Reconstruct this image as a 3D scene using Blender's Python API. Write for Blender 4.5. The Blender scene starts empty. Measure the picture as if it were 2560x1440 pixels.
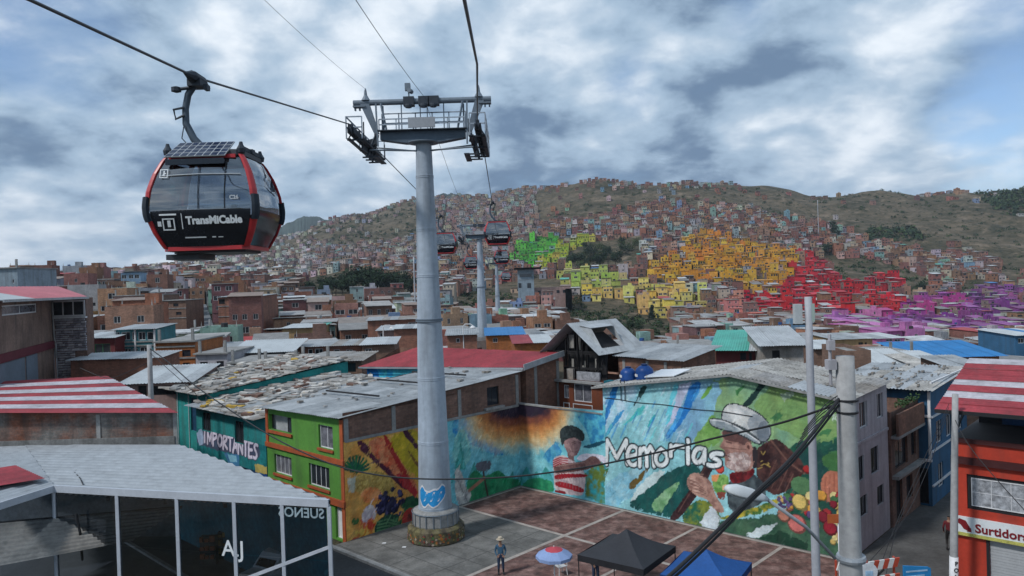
import bpy, bmesh, math, random
import numpy as np
from mathutils import Vector, Matrix, noise as mnoise

# ------------------------------------------------------------------ camera
sc = bpy.context.scene
FPX = 1850.0                       # focal length in photograph pixels (2560 wide)
CAM_H, ROLL, PITCH = 14.5, math.radians(1.8), math.radians(-0.46)
FW = Vector((0, math.cos(PITCH), math.sin(PITCH)))
RT = Vector((math.cos(ROLL), 0, -math.sin(ROLL))); RT = (RT - FW * RT.dot(FW)).normalized()
UP = RT.cross(FW)
EYE = Vector((0, 0, CAM_H))
cam_d = bpy.data.cameras.new('camera'); cam = bpy.data.objects.new('camera', cam_d)
sc.collection.objects.link(cam); sc.camera = cam
cam_d.sensor_width = 36.0; cam_d.lens = 36.0 * FPX / 2560.0
cam_d.clip_start = 0.1; cam_d.clip_end = 40000
cam.matrix_world = Matrix(((RT.x, UP.x, -FW.x, EYE.x), (RT.y, UP.y, -FW.y, EYE.y), (RT.z, UP.z, -FW.z, EYE.z), (0, 0, 0, 1)))
sc.render.resolution_x, sc.render.resolution_y = 1024, 576

def ray(u, v): return FW + RT * ((u - 1280) / FPX) + UP * ((720 - v) / FPX)
def G(u, v, z=0.0):
    d = ray(u, v); return EYE + d * ((z - CAM_H) / d.z)
def D(u, v, Y):
    d = ray(u, v); return EYE + d * (Y / d.y)
def PL(u, v, p, n):
    d = ray(u, v); return EYE + d * ((Vector(p) - EYE).dot(n) / d.dot(n))
def proj(P):
    q = Vector(P) - EYE; y = q.dot(FW); return 1280 + FPX * q.dot(RT) / y, 720 - FPX * q.dot(UP) / y

# ------------------------------------------------------------------ sky and sun
SUN_EL, SUN_AZ = math.radians(48), math.radians(-125)      # azimuth clockwise from +Y (view direction)
world = bpy.data.worlds.new('World'); sc.world = world; world.use_nodes = True
wn, wl = world.node_tree.nodes, world.node_tree.links
wn.clear()
def W(t, **k):
    n = wn.new(t)
    for a, b in k.items(): setattr(n, a, b)
    return n
def wm(op, a, b=None, c=None, clamp=False):
    n = W('ShaderNodeMath', operation=op, use_clamp=clamp)
    for i, x in enumerate((a, b, c)):
        if x is None: continue
        if isinstance(x, (int, float)): n.inputs[i].default_value = x
        else: wl.new(x, n.inputs[i])
    return n.outputs[0]
def wv(op, a, b=None, s=None):
    n = W('ShaderNodeVectorMath', operation=op)
    for i, x in enumerate((a, b)):
        if x is None: continue
        if isinstance(x, (tuple, Vector)): n.inputs[i].default_value = tuple(x)
        else: wl.new(x, n.inputs[i])
    if s is not None:
        if isinstance(s, (int, float)): n.inputs['Scale'].default_value = s
        else: wl.new(s, n.inputs['Scale'])
    return n
def wramp(x, lo, hi):
    n = W('ShaderNodeMapRange', interpolation_type='SMOOTHSTEP'); wl.new(x, n.inputs[0])
    n.inputs[1].default_value, n.inputs[2].default_value = lo, hi
    return n.outputs[0]
def wnoise(vec, scale, detail, rough=0.55, dist=0.0):
    n = W('ShaderNodeTexNoise'); wl.new(vec, n.inputs['Vector'])
    n.inputs['Scale'].default_value = scale; n.inputs['Detail'].default_value = detail
    n.inputs['Roughness'].default_value = rough; n.inputs['Distortion'].default_value = dist
    return n.outputs[0]
def wnoise_c(vec, scale, detail):
    n = W('ShaderNodeTexNoise'); wl.new(vec, n.inputs['Vector']); n.inputs['Scale'].default_value = scale; n.inputs['Detail'].default_value = detail
    return n.outputs['Color']
def wmix(f, a, b):
    n = W('ShaderNodeMix', data_type='RGBA')
    if isinstance(f, (int, float)): n.inputs[0].default_value = f
    else: wl.new(f, n.inputs[0])
    for i, x in ((6, a), (7, b)):
        if isinstance(x, tuple): n.inputs[i].default_value = (*x, 1)
        else: wl.new(x, n.inputs[i])
    return n.outputs[2]
def build_sky():
    sky = W('ShaderNodeTexSky', sky_type='NISHITA', sun_disc=False)
    sky.sun_elevation = SUN_EL; sky.sun_rotation = SUN_AZ; sky.altitude = 2700; sky.air_density = 1.3; sky.dust_density = 0.3; sky.ozone_density = 4.0
    bg_sky = W('ShaderNodeBackground'); wl.new(sky.outputs[0], bg_sky.inputs[0]); bg_sky.inputs[1].default_value = 0.115
    tc = W('ShaderNodeTexCoord'); d = tc.outputs['Generated']
    sep = W('ShaderNodeSeparateXYZ'); wl.new(d, sep.inputs[0])
    zz = wm('ADD', wm('MAXIMUM', sep.outputs[2], 0.0), 0.42)
    inv = wm('DIVIDE', 1.0, zz)
    p = wv('SCALE', d, s=inv).outputs[0]                       # position on a curved cloud deck
    p2 = wv('MULTIPLY', p, (1.0, 1.0, 1.6)).outputs[0]
    off = wv('ADD', p2, (-0.05, -0.015, 0.075)).outputs[0]        # towards the light
    warp = wv('SCALE', wv('SUBTRACT', wnoise_c(p2, 2.6, 4), (0.5, 0.5, 0.5)).outputs[0], s=0.12).outputs[0]
    pw = wv('ADD', p2, warp).outputs[0]; ow = wv('ADD', off, warp).outputs[0]
    def puff(vec, scale, det):                                  # cauliflower billows
        n = W('ShaderNodeTexVoronoi', feature='F1', normalize=True); wl.new(vec, n.inputs['Vector']); n.inputs['Scale'].default_value = scale
        n.inputs['Detail'].default_value = det; n.inputs['Roughness'].default_value = 0.55
        return wm('SUBTRACT', 1.0, n.outputs['Distance'])
    big = wnoise(pw, 1.25, 2, 0.5)
    def field(vec): return wm('ADD', wm('MULTIPLY', wnoise(vec, 2.1, 7, 0.57), 0.62), wm('MULTIPLY', puff(vec, 3.6, 2.0), 0.38))
    n1 = field(pw); n2 = field(ow)
    fine = wnoise(pw, 8.0, 6, 0.62)
    def lobe(u, v, rad):                                        # a soft patch of the sky about a direction
        c = ray(u, v).normalized(); dt = wv('DISTANCE', wv('ADD', d, wv('SCALE', warp, s=0.9).outputs[0]).outputs[0], tuple(c)).outputs['Value']
        return wm('SUBTRACT', 1.0, wramp(dt, 0.0, rad))
    def total(items):
        s = None
        for u, v, rad, k in items:
            x = wm('MULTIPLY', lobe(u, v, rad), k); s = x if s is None else wm('ADD', s, x)
        return s
    holes = total([(10, 60, .2, .2), (1565, 190, .09, .15), (2600, 250, .18, .11), (2540, 10, .2, .11), (1870, -10, .09, .17), (2480, 360, .12, .10), (640, 20, .1, .05)])
    lights = total([(430, 70, .2, .34), (1480, 245, .13, .40), (770, 470, .2, .36), (1180, 430, .16, .34), (820, 130, .22, .14), (2200, 390, .12, .34),
                    (120, 560, .2, .24), (2500, 350, .10, .3), (2180, 230, .16, .12)])
    darks = total([(1970, 130, .09, .36), (1900, 165, .05, .2), (1300, 330, .20, .34), (2330, 290, .20, .36), (330, 300, .30, .34), (2060, 60, .24, .14), (640, 230, .24, .22), (1750, 400, .2, .34), (120, 420, .2, .2)])
    cover = wm('ADD', wm('ADD', wm('MULTIPLY', n1, 0.62), wm('MULTIPLY', big, 0.42)), wm('MULTIPLY', fine, 0.14))
    cover = wm('SUBTRACT', cover, holes)
    mask = wramp(cover, 0.40, 0.60)
    lit = wm('ADD', wm('MULTIPLY', wm('SUBTRACT', n1, n2), 5.6), 0.52)
    lit = wm('ADD', lit, wm('MULTIPLY', wm('SUBTRACT', fine, 0.5), 0.6))
    lit = wm('ADD', lit, wm('MULTIPLY', wm('SUBTRACT', big, 0.5), 1.5))
    lit = wm('SUBTRACT', wm('ADD', lit, lights), darks)
    horizon = wramp(sep.outputs[2], 0.30, -0.02)
    lit = wm('ADD', lit, wm('MULTIPLY', horizon, 0.10))
    l1 = wramp(lit, -0.10, 0.58); l2 = wramp(lit, 0.44, 1.38)
    col = wmix(l1, (0.125, 0.20, 0.315), (0.35, 0.47, 0.605)); col = wmix(l2, col, (0.80, 0.86, 0.925))
    bg_c = W('ShaderNodeBackground'); wl.new(col, bg_c.inputs[0]); bg_c.inputs[1].default_value = 1.0
    mx = W('ShaderNodeMixShader'); wl.new(mask, mx.inputs[0]); wl.new(bg_sky.outputs[0], mx.inputs[1]); wl.new(bg_c.outputs[0], mx.inputs[2])
    out = W('ShaderNodeOutputWorld'); wl.new(mx.outputs[0], out.inputs[0])
build_sky()
sun_d = bpy.data.lights.new('sun', 'SUN'); sun_d.energy = 2.3; sun_d.angle = math.radians(6); sun_d.color = (1.0, 0.985, 0.965)
sun = bpy.data.objects.new('sun', sun_d); sc.collection.objects.link(sun)
sun_dir = Vector((math.sin(SUN_AZ) * math.cos(SUN_EL), math.cos(SUN_AZ) * math.cos(SUN_EL), math.sin(SUN_EL)))
sun.rotation_euler = sun_dir.to_track_quat('Z', 'Y').to_euler(); sun.location = (-40, -30, 80)
vs = sc.view_settings
vs.view_transform = 'Standard'; vs.look = 'None'; vs.exposure = 0.24; vs.gamma = 1.0; vs.use_curve_mapping = False
sc.cycles.max_bounces = 6; sc.cycles.diffuse_bounces = 2; sc.cycles.glossy_bounces = 3; sc.cycles.transmission_bounces = 4
sc.cycles.volume_bounces = 0; sc.cycles.transparent_max_bounces = 12
sc.cycles.use_denoising = True

# ------------------------------------------------------------------ helpers
COL = sc.collection
RNG = random.Random(7)
MATS = {}
def mat(name, col, rough=0.85, var=0.25, scale=1.2, bump=0.0, spec=0.3, metal=0.0, attr=False, brick=False, wave=None, stain=0.0, col2=None):
    """procedural material: noise-mottled colour, optional brick courses, corrugation and stains"""
    if name in MATS: return MATS[name]
    m = bpy.data.materials.new(name); m.use_nodes = True; MATS[name] = m
    nt = m.node_tree; N, L = nt.nodes, nt.links
    b = N['Principled BSDF']; b.inputs['Roughness'].default_value = rough; b.inputs['Metallic'].default_value = metal
    b.inputs['Specular IOR Level'].default_value = spec
    tc = N.new('ShaderNodeTexCoord'); geo = tc.outputs['Object']
    def noise(s, det=6, r=0.6):
        n = N.new('ShaderNodeTexNoise'); n.inputs['Scale'].default_value = s; n.inputs['Detail'].default_value = det; n.inputs['Roughness'].default_value = r
        L.new(geo, n.inputs['Vector']); return n.outputs[0]
    def ramp(x, lo, hi, a, c):
        n = N.new('ShaderNodeMapRange'); L.new(x, n.inputs[0])
        for i, q in enumerate((lo, hi, a, c)): n.inputs[i + 1].default_value = q
        return n.outputs[0]
    def mix(f, a, c, mode='MIX'):
        n = N.new('ShaderNodeMix'); n.data_type = 'RGBA'; n.blend_type = mode
        if isinstance(f, (int, float)): n.inputs[0].default_value = f
        else: L.new(f, n.inputs[0])
        for i, x in ((6, a), (7, c)):
            if isinstance(x, (tuple, list)): n.inputs[i].default_value = (x[0], x[1], x[2], 1)
            else: L.new(x, n.inputs[i])
        return n.outputs[2]
    def grey(v):
        n = N.new('ShaderNodeCombineColor'); 
        for i in range(3): L.new(v, n.inputs[i])
        return n.outputs[0]
    if attr:
        at = N.new('ShaderNodeAttribute'); at.attribute_name = 'Col'; base = at.outputs['Color']
    else:
        base = tuple(col)
    if col2 is not None:
        base = mix(ramp(noise(scale * 0.45, 5), 0.42, 0.6, 0, 1), base, tuple(col2))
    c = base
    if brick:
        bt = N.new('ShaderNodeTexBrick'); L.new(geo, bt.inputs['Vector'])
        mp = N.new('ShaderNodeMapping'); mp.inputs['Rotation'].default_value = (math.pi / 2, 0, 0)
        # courses run along world z: swizzle x+y -> x, z -> y
        sx = N.new('ShaderNodeSeparateXYZ'); L.new(geo, sx.inputs[0])
        ad = N.new('ShaderNodeMath'); L.new(sx.outputs[0], ad.inputs[0]); L.new(sx.outputs[1], ad.inputs[1])
        cb = N.new('ShaderNodeCombineXYZ'); L.new(ad.outputs[0], cb.inputs[0]); L.new(sx.outputs[2], cb.inputs[1])
        L.new(cb.outputs[0], bt.inputs['Vector'])
        bt.inputs['Scale'].default_value = 1.0; bt.inputs['Brick Width'].default_value = 0.34; bt.inputs['Row Height'].default_value = 0.14
        bt.inputs['Mortar Size'].default_value = 0.014
        bt.inputs['Color1'].default_value = (0.80, 0.80, 0.80, 1); bt.inputs['Color2'].default_value = (1.22, 1.16, 1.12, 1); bt.inputs['Mortar'].default_value = (0.85, 0.95, 1.0, 1)
        c = mix(float(brick), c, bt.outputs[0], 'MULTIPLY')
    if var:
        f = ramp(noise(scale), 0.3, 0.7, 1 - var, 1 + var)
        c = mix(1.0, c, grey(f), 'MULTIPLY')
        f = ramp(noise(scale * 9, 3), 0.3, 0.7, 1 - var * 0.6, 1 + var * 0.6)
        c = mix(1.0, c, grey(f), 'MULTIPLY')
    if stain:
        sx2 = N.new('ShaderNodeMapping'); sx2.inputs['Scale'].default_value = (1.6, 1.6, 0.16); L.new(geo, sx2.inputs[0])
        n = N.new('ShaderNodeTexNoise'); n.inputs['Scale'].default_value = 1.1; n.inputs['Detail'].default_value = 6; L.new(sx2.outputs[0], n.inputs['Vector'])
        f = ramp(n.outputs[0], 0.48, 0.72, 0, stain); c = mix(f, c, (0.05, 0.048, 0.045))
    h = None
    if wave:
        axis, period, amt = wave
        wt = N.new('ShaderNodeTexWave'); wt.wave_type = 'BANDS'; wt.bands_direction = axis; L.new(geo, wt.inputs[0]); wt.inputs['Scale'].default_value = 0.314 / period
        h = wt.outputs[1]
    if isinstance(c, tuple): b.inputs['Base Color'].default_value = (*c, 1)
    else: L.new(c, b.inputs['Base Color'])
    if bump or wave:
        bp = N.new('ShaderNodeBump'); bp.inputs['Strength'].default_value = (bump or 0.6); bp.inputs['Distance'].default_value = (wave[2] if wave else 0.03)
        L.new(h if h is not None else noise(scale * 14, 4), bp.inputs['Height']); L.new(bp.outputs[0], b.inputs['Normal'])
    return m

def glassmat(name, col=(0.03, 0.04, 0.05), rough=0.08, spec=0.6):
    return mat(name, col, rough, 0.3, 0.8, spec=spec)

class MB:
    def __init__(s): s.v, s.f, s.m, s.c = [], [], [], []
    def add(s, vs, fs, m=0, col=None):
        o = len(s.v); s.v += [tuple(q) for q in vs]
        for f in fs: s.f.append([o + i for i in f]); s.m.append(m); s.c.append(col)
    def quad(s, a, b, c, d, m=0, col=None): s.add((a, b, c, d), ((0, 1, 2, 3),), m, col)
    def poly(s, pts, m=0, col=None): s.add(pts, (tuple(range(len(pts))),), m, col)
    def box(s, x0, x1, y0, y1, z0, z1, m=0, col=None):
        s.add(((x0, y0, z0), (x1, y0, z0), (x1, y1, z0), (x0, y1, z0), (x0, y0, z1), (x1, y0, z1), (x1, y1, z1), (x0, y1, z1)),
              ((0, 3, 2, 1), (4, 5, 6, 7), (0, 1, 5, 4), (1, 2, 6, 5), (2, 3, 7, 6), (3, 0, 4, 7)), m, col)
    def beam(s, a, b, w, h, m=0, col=None, up=(0, 0, 1)):
        a, b = Vector(a), Vector(b); d = (b - a).normalized(); up = Vector(up)
        x = d.cross(up)
        if x.length < 1e-4: x = d.cross(Vector((1, 0, 0)))
        x.normalize(); y = x.cross(d); x *= w / 2; y *= h / 2
        s.add((a - x - y, a + x - y, a + x + y, a - x + y, b - x - y, b + x - y, b + x + y, b - x + y),
              ((0, 1, 2, 3), (7, 6, 5, 4), (0, 4, 5, 1), (1, 5, 6, 2), (2, 6, 7, 3), (3, 7, 4, 0)), m, col)
    def tube(s, pts, r, n=8, m=0, col=None, cap=True):
        pts = [Vector(p) for p in pts]; k = len(pts); rs = r if isinstance(r, (list, tuple)) else [r] * k
        ref = None; rings = []
        for i, p in enumerate(pts):
            t = (pts[min(i + 1, k - 1)] - pts[max(i - 1, 0)]).normalized()
            if ref is None:
                ref = Vector((0, 0, 1)) if abs(t.z) < 0.9 else Vector((1, 0, 0))
            x = t.cross(ref).normalized(); y = x.cross(t); ref = y
            rings.append([p + (x * math.cos(2 * math.pi * j / n) + y * math.sin(2 * math.pi * j / n)) * rs[i] for j in range(n)])
        vs = [q for g in rings for q in g]; fs = []
        for i in range(k - 1):
            for j in range(n): fs.append((i * n + j, i * n + (j + 1) % n, (i + 1) * n + (j + 1) % n, (i + 1) * n + j))
        if cap: fs.append(tuple(range(n - 1, -1, -1))); fs.append(tuple((k - 1) * n + j for j in range(n)))
        s.add(vs, fs, m, col)
    def lathe(s, prof, n=16, m=0, col=None, c=(0, 0, 0)):
        vs = []; fs = []
        for r, z in prof:
            for j in range(n): a = 2 * math.pi * j / n; vs.append((c[0] + r * math.cos(a), c[1] + r * math.sin(a), c[2] + z))
        for i in range(len(prof) - 1):
            for j in range(n): fs.append((i * n + j, i * n + (j + 1) % n, (i + 1) * n + (j + 1) % n, (i + 1) * n + j))
        fs.append(tuple(range(n - 1, -1, -1))); fs.append(tuple((len(prof) - 1) * n + j for j in range(n)))
        s.add(vs, fs, m, col)
    def prism(s, pts, off, m=0, col=None):
        """extrude a planar polygon (3-D points) by the vector off"""
        off = Vector(off); a = [Vector(p) for p in pts]; b = [p + off for p in a]; n = len(a)
        s.add(a + b, [tuple(range(n - 1, -1, -1)), tuple(range(n, 2 * n))] + [(i, (i + 1) % n, n + (i + 1) % n, n + i) for i in range(n)], m, col)
    def mesh(s, name, mats, smooth=False):
        me = bpy.data.meshes.new(name); me.from_pydata(s.v, [], s.f)
        for q in mats: me.materials.append(q)
        if len(mats) > 1: me.polygons.foreach_set('material_index', s.m)
        if smooth: me.polygons.foreach_set('use_smooth', [True] * len(s.f))
        if any(c is not None for c in s.c):
            at = me.color_attributes.new('Col', 'FLOAT_COLOR', 'CORNER')
            tot = np.empty(len(s.f), np.int32); me.polygons.foreach_get('loop_total', tot)
            cc = np.array([(*(c or (0.5, 0.5, 0.5)), 1.0) for c in s.c], np.float32)
            at.data.foreach_set('color', np.repeat(cc, tot, axis=0).ravel())
        me.update(); return me
    def build(s, name, mats, parent=None, smooth=False):
        if not isinstance(mats, (list, tuple)): mats = [mats]
        o = bpy.data.objects.new(name, s.mesh(name, mats, smooth)); COL.objects.link(o)
        if parent is not None: o.parent = parent
        return o

def tag(o, label, cat, group=None):
    o['label'] = label; o['category'] = cat
    if group: o['group'] = group
    return o
def struct(o): o['kind'] = 'structure'; return o
def stuff(o): o['kind'] = 'stuff'; return o
def thing(name, label, cat, loc=(0, 0, 0), rz=0.0, group=None):
    o = bpy.data.objects.new(name, None); COL.objects.link(o); o.location = loc; o.rotation_euler = (0, 0, rz); o.empty_display_size = 0.3
    return tag(o, label, cat, group)
def inst(name, me, parent=None, loc=(0, 0, 0), rz=0.0, scale=(1, 1, 1)):
    o = bpy.data.objects.new(name, me); COL.objects.link(o); o.location = loc; o.rotation_euler = (0, 0, rz); o.scale = scale
    if parent is not None: o.parent = parent
    return o
def lerp(a, b, t): return a + (b - a) * t
KEEPOUT = []   # footprints of the buildings made one by one: (x, y, radius)
def in_poly(u, v, P):
    r = False; n = len(P); j = n - 1
    for i in range(n):
        if (P[i][1] > v) != (P[j][1] > v) and u < (P[j][0] - P[i][0]) * (v - P[i][1]) / (P[j][1] - P[i][1]) + P[i][0]: r = not r
        j = i
    return r
ORD = ['first', 'second', 'third', 'fourth', 'fifth', 'sixth', 'seventh', 'eighth', 'ninth', 'tenth', 'eleventh', 'twelfth', 'thirteenth', 'fourteenth', 'fifteenth', 'sixteenth', 'seventeenth', 'eighteenth', 'nineteenth', 'twentieth']
def ordn(k): return ORD[k] if k < 20 else 'twenty-' + ORD[k - 20] if k < 40 else 'thirty-' + ORD[(k - 30) % 20]
def ground_hit(u, v, y0=85, y1=1500):
    """first terrain point seen along a bearing and row"""
    d = ray(u, v); Y = np.linspace(y0, y1, 1400); X = d.x / d.y * Y; Zr = CAM_H + d.z / d.y * Y; k = np.nonzero(terrain(X, Y) >= Zr)[0]
    i = int(k[0]) if len(k) else -1; return Vector((float(X[i]), float(Y[i]), tz(float(X[i]), float(Y[i]))))
# ------------------------------------------------------------------ terrain
# ground profile: for a few bearings (photo column) the distance and the image row at which the ground is seen there
PROFILE = {
    -300: [(160, 850), (230, 765), (400, 740), (700, 742), (1200, 748)],
    100: [(160, 850), (230, 752), (400, 712), (700, 706), (1200, 712)],
    400: [(160, 850), (240, 760), (400, 712), (700, 694), (1400, 668)],
    550: [(160, 850), (250, 775), (400, 716), (700, 684), (1400, 632)],
    700: [(160, 850), (250, 790), (350, 745), (600, 690), (1000, 650), (1500, 592)],
    900: [(120, 905), (250, 803), (330, 752), (600, 684), (1000, 612), (1500, 527)],
    1100: [(120, 893), (250, 818), (350, 774), (600, 692), (1000, 602), (1500, 489)],
    1200: [(120, 893), (250, 822), (380, 772), (600, 686), (1000, 590), (1400, 494)],
    1300: [(120, 893), (250, 826), (400, 772), (600, 674), (900, 580), (1300, 472)],
    1500: [(120, 902), (250, 842), (400, 778), (500, 702), (700, 622), (900, 540), (1200, 448)],
    1620: [(120, 905), (250, 850), (390, 792), (500, 712), (700, 606), (900, 530), (1200, 462)],
    1740: [(120, 906), (250, 852), (380, 802), (500, 716), (700, 602), (900, 528), (1200, 450)],
    1900: [(120, 906), (250, 852), (380, 802), (500, 722), (700, 612), (900, 532), (1200, 458)],
    2090: [(120, 906), (250, 860), (380, 804), (500, 742), (700, 642), (900, 556), (1150, 484)],
    2240: [(120, 908), (250, 862), (380, 806), (500, 748), (680, 664), (880, 566), (1120, 472)],
    2330: [(120, 908), (250, 864), (380, 808), (500, 752), (650, 680), (850, 580), (1100, 480)],
    2430: [(120, 910), (250, 868), (380, 812), (500, 758), (630, 690), (830, 590), (1070, 464)],
    2560: [(120, 912), (250, 872), (380, 814), (500, 762), (620, 702), (800, 602), (1050, 458)],
    2900: [(120, 912), (250, 876), (380, 820), (500, 768), (620, 702), (800, 612), (1050, 470)],
}
_YS = np.concatenate([np.linspace(0, 400, 81), np.linspace(410, 2600, 220)])
_TS, _ZT = [], []
for u, pr in sorted(PROFILE.items()):
    ys, zs = [0, 66, 82], [0, 0, 0.3]
    for Y, v in pr: ys.append(Y); zs.append(D(u, v, Y).z)
    Yl, zl = ys[-1], zs[-1]
    ys += [Yl + 60, Yl + 400, 2600]; zs += [zl - 1, zl - 40, zl - 90]
    zz = np.interp(_YS, ys, zs)
    k = np.exp(-np.linspace(-2, 2, 7) ** 2); k /= k.sum(); zz = np.convolve(np.pad(zz, 3, mode='edge'), k, 'valid')
    _TS.append((u - 1280) / FPX); _ZT.append(zz)
_TS = np.array(_TS); _ZT = np.array(_ZT)
_RG = np.random.RandomState(5)
_WV = [(_RG.uniform(-1, 1), _RG.uniform(-1, 1), _RG.uniform(0, 6.28), s) for s in (160, 120, 85, 60, 42, 30, 22, 16) for _ in range(3)]
def terrain(x, y):
    x = np.asarray(x, float); y = np.asarray(y, float)
    yy = np.maximum(y, 1.0); t = np.clip(x / np.maximum(yy, 30), _TS[0], _TS[-1])
    ti = np.interp(t, _TS, np.arange(len(_TS))); i = np.clip(ti.astype(int), 0, len(_TS) - 2); ft = ti - i
    ft = ft * ft * (3 - 2 * ft)
    yi = np.interp(np.clip(yy, 0, 2600), _YS, np.arange(len(_YS))); j = np.clip(yi.astype(int), 0, len(_YS) - 2); fy = yi - j
    z = (_ZT[i, j] * (1 - fy) + _ZT[i, j + 1] * fy) * (1 - ft) + (_ZT[i + 1, j] * (1 - fy) + _ZT[i + 1, j + 1] * fy) * ft
    amp = np.clip((y - 330) / 500, 0, 1); rel = 0
    for a, b, ph, s in _WV:
        rel = rel + np.sin((a * x + b * y) / s * 2.6 + ph + 0.8 * np.sin((b * x - a * y) / (s * 1.7) + ph)) * s * 0.017
    rel = -np.abs(rel) * 1.4 + 1.6
    return np.where(y < 66, 0.0, z + rel * amp)
def tz(x, y): return float(terrain(x, y))

def build_ground():
    az = np.concatenate([np.radians(np.linspace(-180, -52, 33))[:-1], np.radians(np.linspace(-52, 52, 521)), np.radians(np.linspace(52, 180, 33))[1:-1]])
    rr = np.concatenate([[0.0], np.geomspace(8, 60, 8), np.linspace(66, 420, 70), np.linspace(428, 1700, 190), np.geomspace(1760, 9000, 14)])
    A, Rr = np.meshgrid(az, rr)
    X = Rr * np.sin(A); Y = Rr * np.cos(A); Z = terrain(X, Y)
    far = np.clip((Rr - 2200) / 3000, 0, 1); Z = Z * (1 - far) - 0.02
    n = len(az); m = len(rr)
    V = np.stack([X, Y, Z], -1).reshape(-1, 3)
    i, j = np.meshgrid(np.arange(m - 1), np.arange(n), indexing='ij'); jn = (j + 1) % n
    Fq = np.stack([i * n + j, (i + 1) * n + j, (i + 1) * n + jn, i * n + jn], -1).reshape(-1, 4)
    me = bpy.data.meshes.new('ground'); me.from_pydata(V.tolist(), [], Fq.tolist()); me.polygons.foreach_set('use_smooth', [True] * len(Fq))
    m_ = bpy.data.materials.new('hill soil and dry grass'); m_.use_nodes = True; nt = m_.node_tree; N, L = nt.nodes, nt.links
    b = N['Principled BSDF']; b.inputs['Roughness'].default_value = 0.95; b.inputs['Specular IOR Level'].default_value = 0.1
    tc = N.new('ShaderNodeTexCoord'); o = tc.outputs['Object']
    def nz(s, d=8, r=0.6):
        q = N.new('ShaderNodeTexNoise'); q.inputs['Scale'].default_value = s; q.inputs['Detail'].default_value = d; q.inputs['Roughness'].default_value = r; L.new(o, q.inputs[0]); return q.outputs[0]
    def rp(x, stops):
        q = N.new('ShaderNodeValToRGB'); L.new(x, q.inputs[0]); e = q.color_ramp.elements
        while len(e) < len(stops): e.new(0.5)
        for k, (p, c) in enumerate(stops): e[k].position = p; e[k].color = (*c, 1)
        return q.outputs[0]
    c1 = rp(nz(0.012, 10), [(0.36, (0.040, 0.037, 0.022)), (0.45, (0.082, 0.067, 0.043)), (0.55, (0.125, 0.098, 0.067)), (0.68, (0.19, 0.145, 0.105))])
    c2 = rp(nz(0.07, 8, 0.65), [(0.40, (0.022, 0.028, 0.016)), (0.5, (0.075, 0.068, 0.045)), (0.64, (0.15, 0.12, 0.085))])
    mx = N.new('ShaderNodeMix'); mx.data_type = 'RGBA'; mx.inputs[0].default_value = 0.5; L.new(c1, mx.inputs[6]); L.new(c2, mx.inputs[7])
    sp = N.new('ShaderNodeMapRange'); L.new(nz(0.22, 5, 0.7), sp.inputs[0]); sp.inputs[1].default_value = 0.54; sp.inputs[2].default_value = 0.62
    m3 = N.new('ShaderNodeMix'); m3.data_type = 'RGBA'; L.new(sp.outputs[0], m3.inputs[0]); L.new(mx.outputs[2], m3.inputs[6]); m3.inputs[7].default_value = (0.020, 0.026, 0.014, 1)
    sp2 = N.new('ShaderNodeMapRange'); L.new(nz(0.035, 9, 0.75), sp2.inputs[0]); sp2.inputs[1].default_value = 0.56; sp2.inputs[2].default_value = 0.66
    m4 = N.new('ShaderNodeMix'); m4.data_type = 'RGBA'; L.new(sp2.outputs[0], m4.inputs[0]); L.new(m3.outputs[2], m4.inputs[6]); m4.inputs[7].default_value = (0.19, 0.15, 0.11, 1)
    L.new(m4.outputs[2], b.inputs['Base Color'])
    bp = N.new('ShaderNodeBump'); bp.inputs['Strength'].default_value = 0.9; bp.inputs['Distance'].default_value = 3.0; L.new(nz(0.09, 8, 0.7), bp.inputs['Height']); L.new(bp.outputs[0], b.inputs['Normal'])
    me.materials.append(m_); g = bpy.data.objects.new('ground', me); COL.objects.link(g); struct(g)
    return g
build_ground()

def far_ridge(name, pts, Y0, depth, col, seed):
    """a distant ridge with real depth: crest line given by bearing columns, falling away on both sides"""
    us = np.linspace(pts[0][0], pts[-1][0], 160); vs_ = np.interp(us, [p[0] for p in pts], [p[1] for p in pts])
    rs = np.random.RandomState(seed); jag = np.convolve(rs.randn(200), np.ones(5) / 5, 'same')[:160] * 3
    V, Fq = [], []
    for k, (u, v) in enumerate(zip(us, vs_ + jag)):
        c = D(u, v, Y0); x, y = c.x, c.y
        for s, f in ((-1, 0), (-0.6, .45), (-0.3, .75), (0, 1), (0.4, .6), (1, 0)):
            V.append((x * (1 + s * depth / Y0), y + s * depth, -20 + (c.z + 20) * f + (rs.rand() - .5) * 0.06 * c.z * (f > 0 and f < 1)))
    for k in range(159):
        for q in range(5): Fq.append((k * 6 + q, k * 6 + q + 1, (k + 1) * 6 + q + 1, (k + 1) * 6 + q))
    me = bpy.data.meshes.new(name); me.from_pydata(V, [], Fq); me.polygons.foreach_set('use_smooth', [True] * len(Fq))
    me.materials.append(mat(name, col, 0.95, 0.4, 0.01, spec=0.05)); o = bpy.data.objects.new(name, me); COL.objects.link(o); struct(o)
far_ridge('distant_hill', [(-500, 700), (-100, 690), (60, 684), (130, 680), (180, 676), (235, 666), (300, 680), (380, 668), (470, 655), (560, 660), (700, 690)], 3600, 700, (0.045, 0.06, 0.035), 3)
far_ridge('distant_mountain', [(560, 640), (640, 600), (700, 566), (745, 545), (790, 540), (850, 560), (950, 600)], 3300, 500, (0.035, 0.05, 0.04), 4)
far_ridge('distant_mountain', [(1040, 520), (1090, 488), (1110, 484), (1170, 487), (1230, 497), (1320, 520)], 2900, 400, (0.05, 0.07, 0.05), 8)
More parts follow.
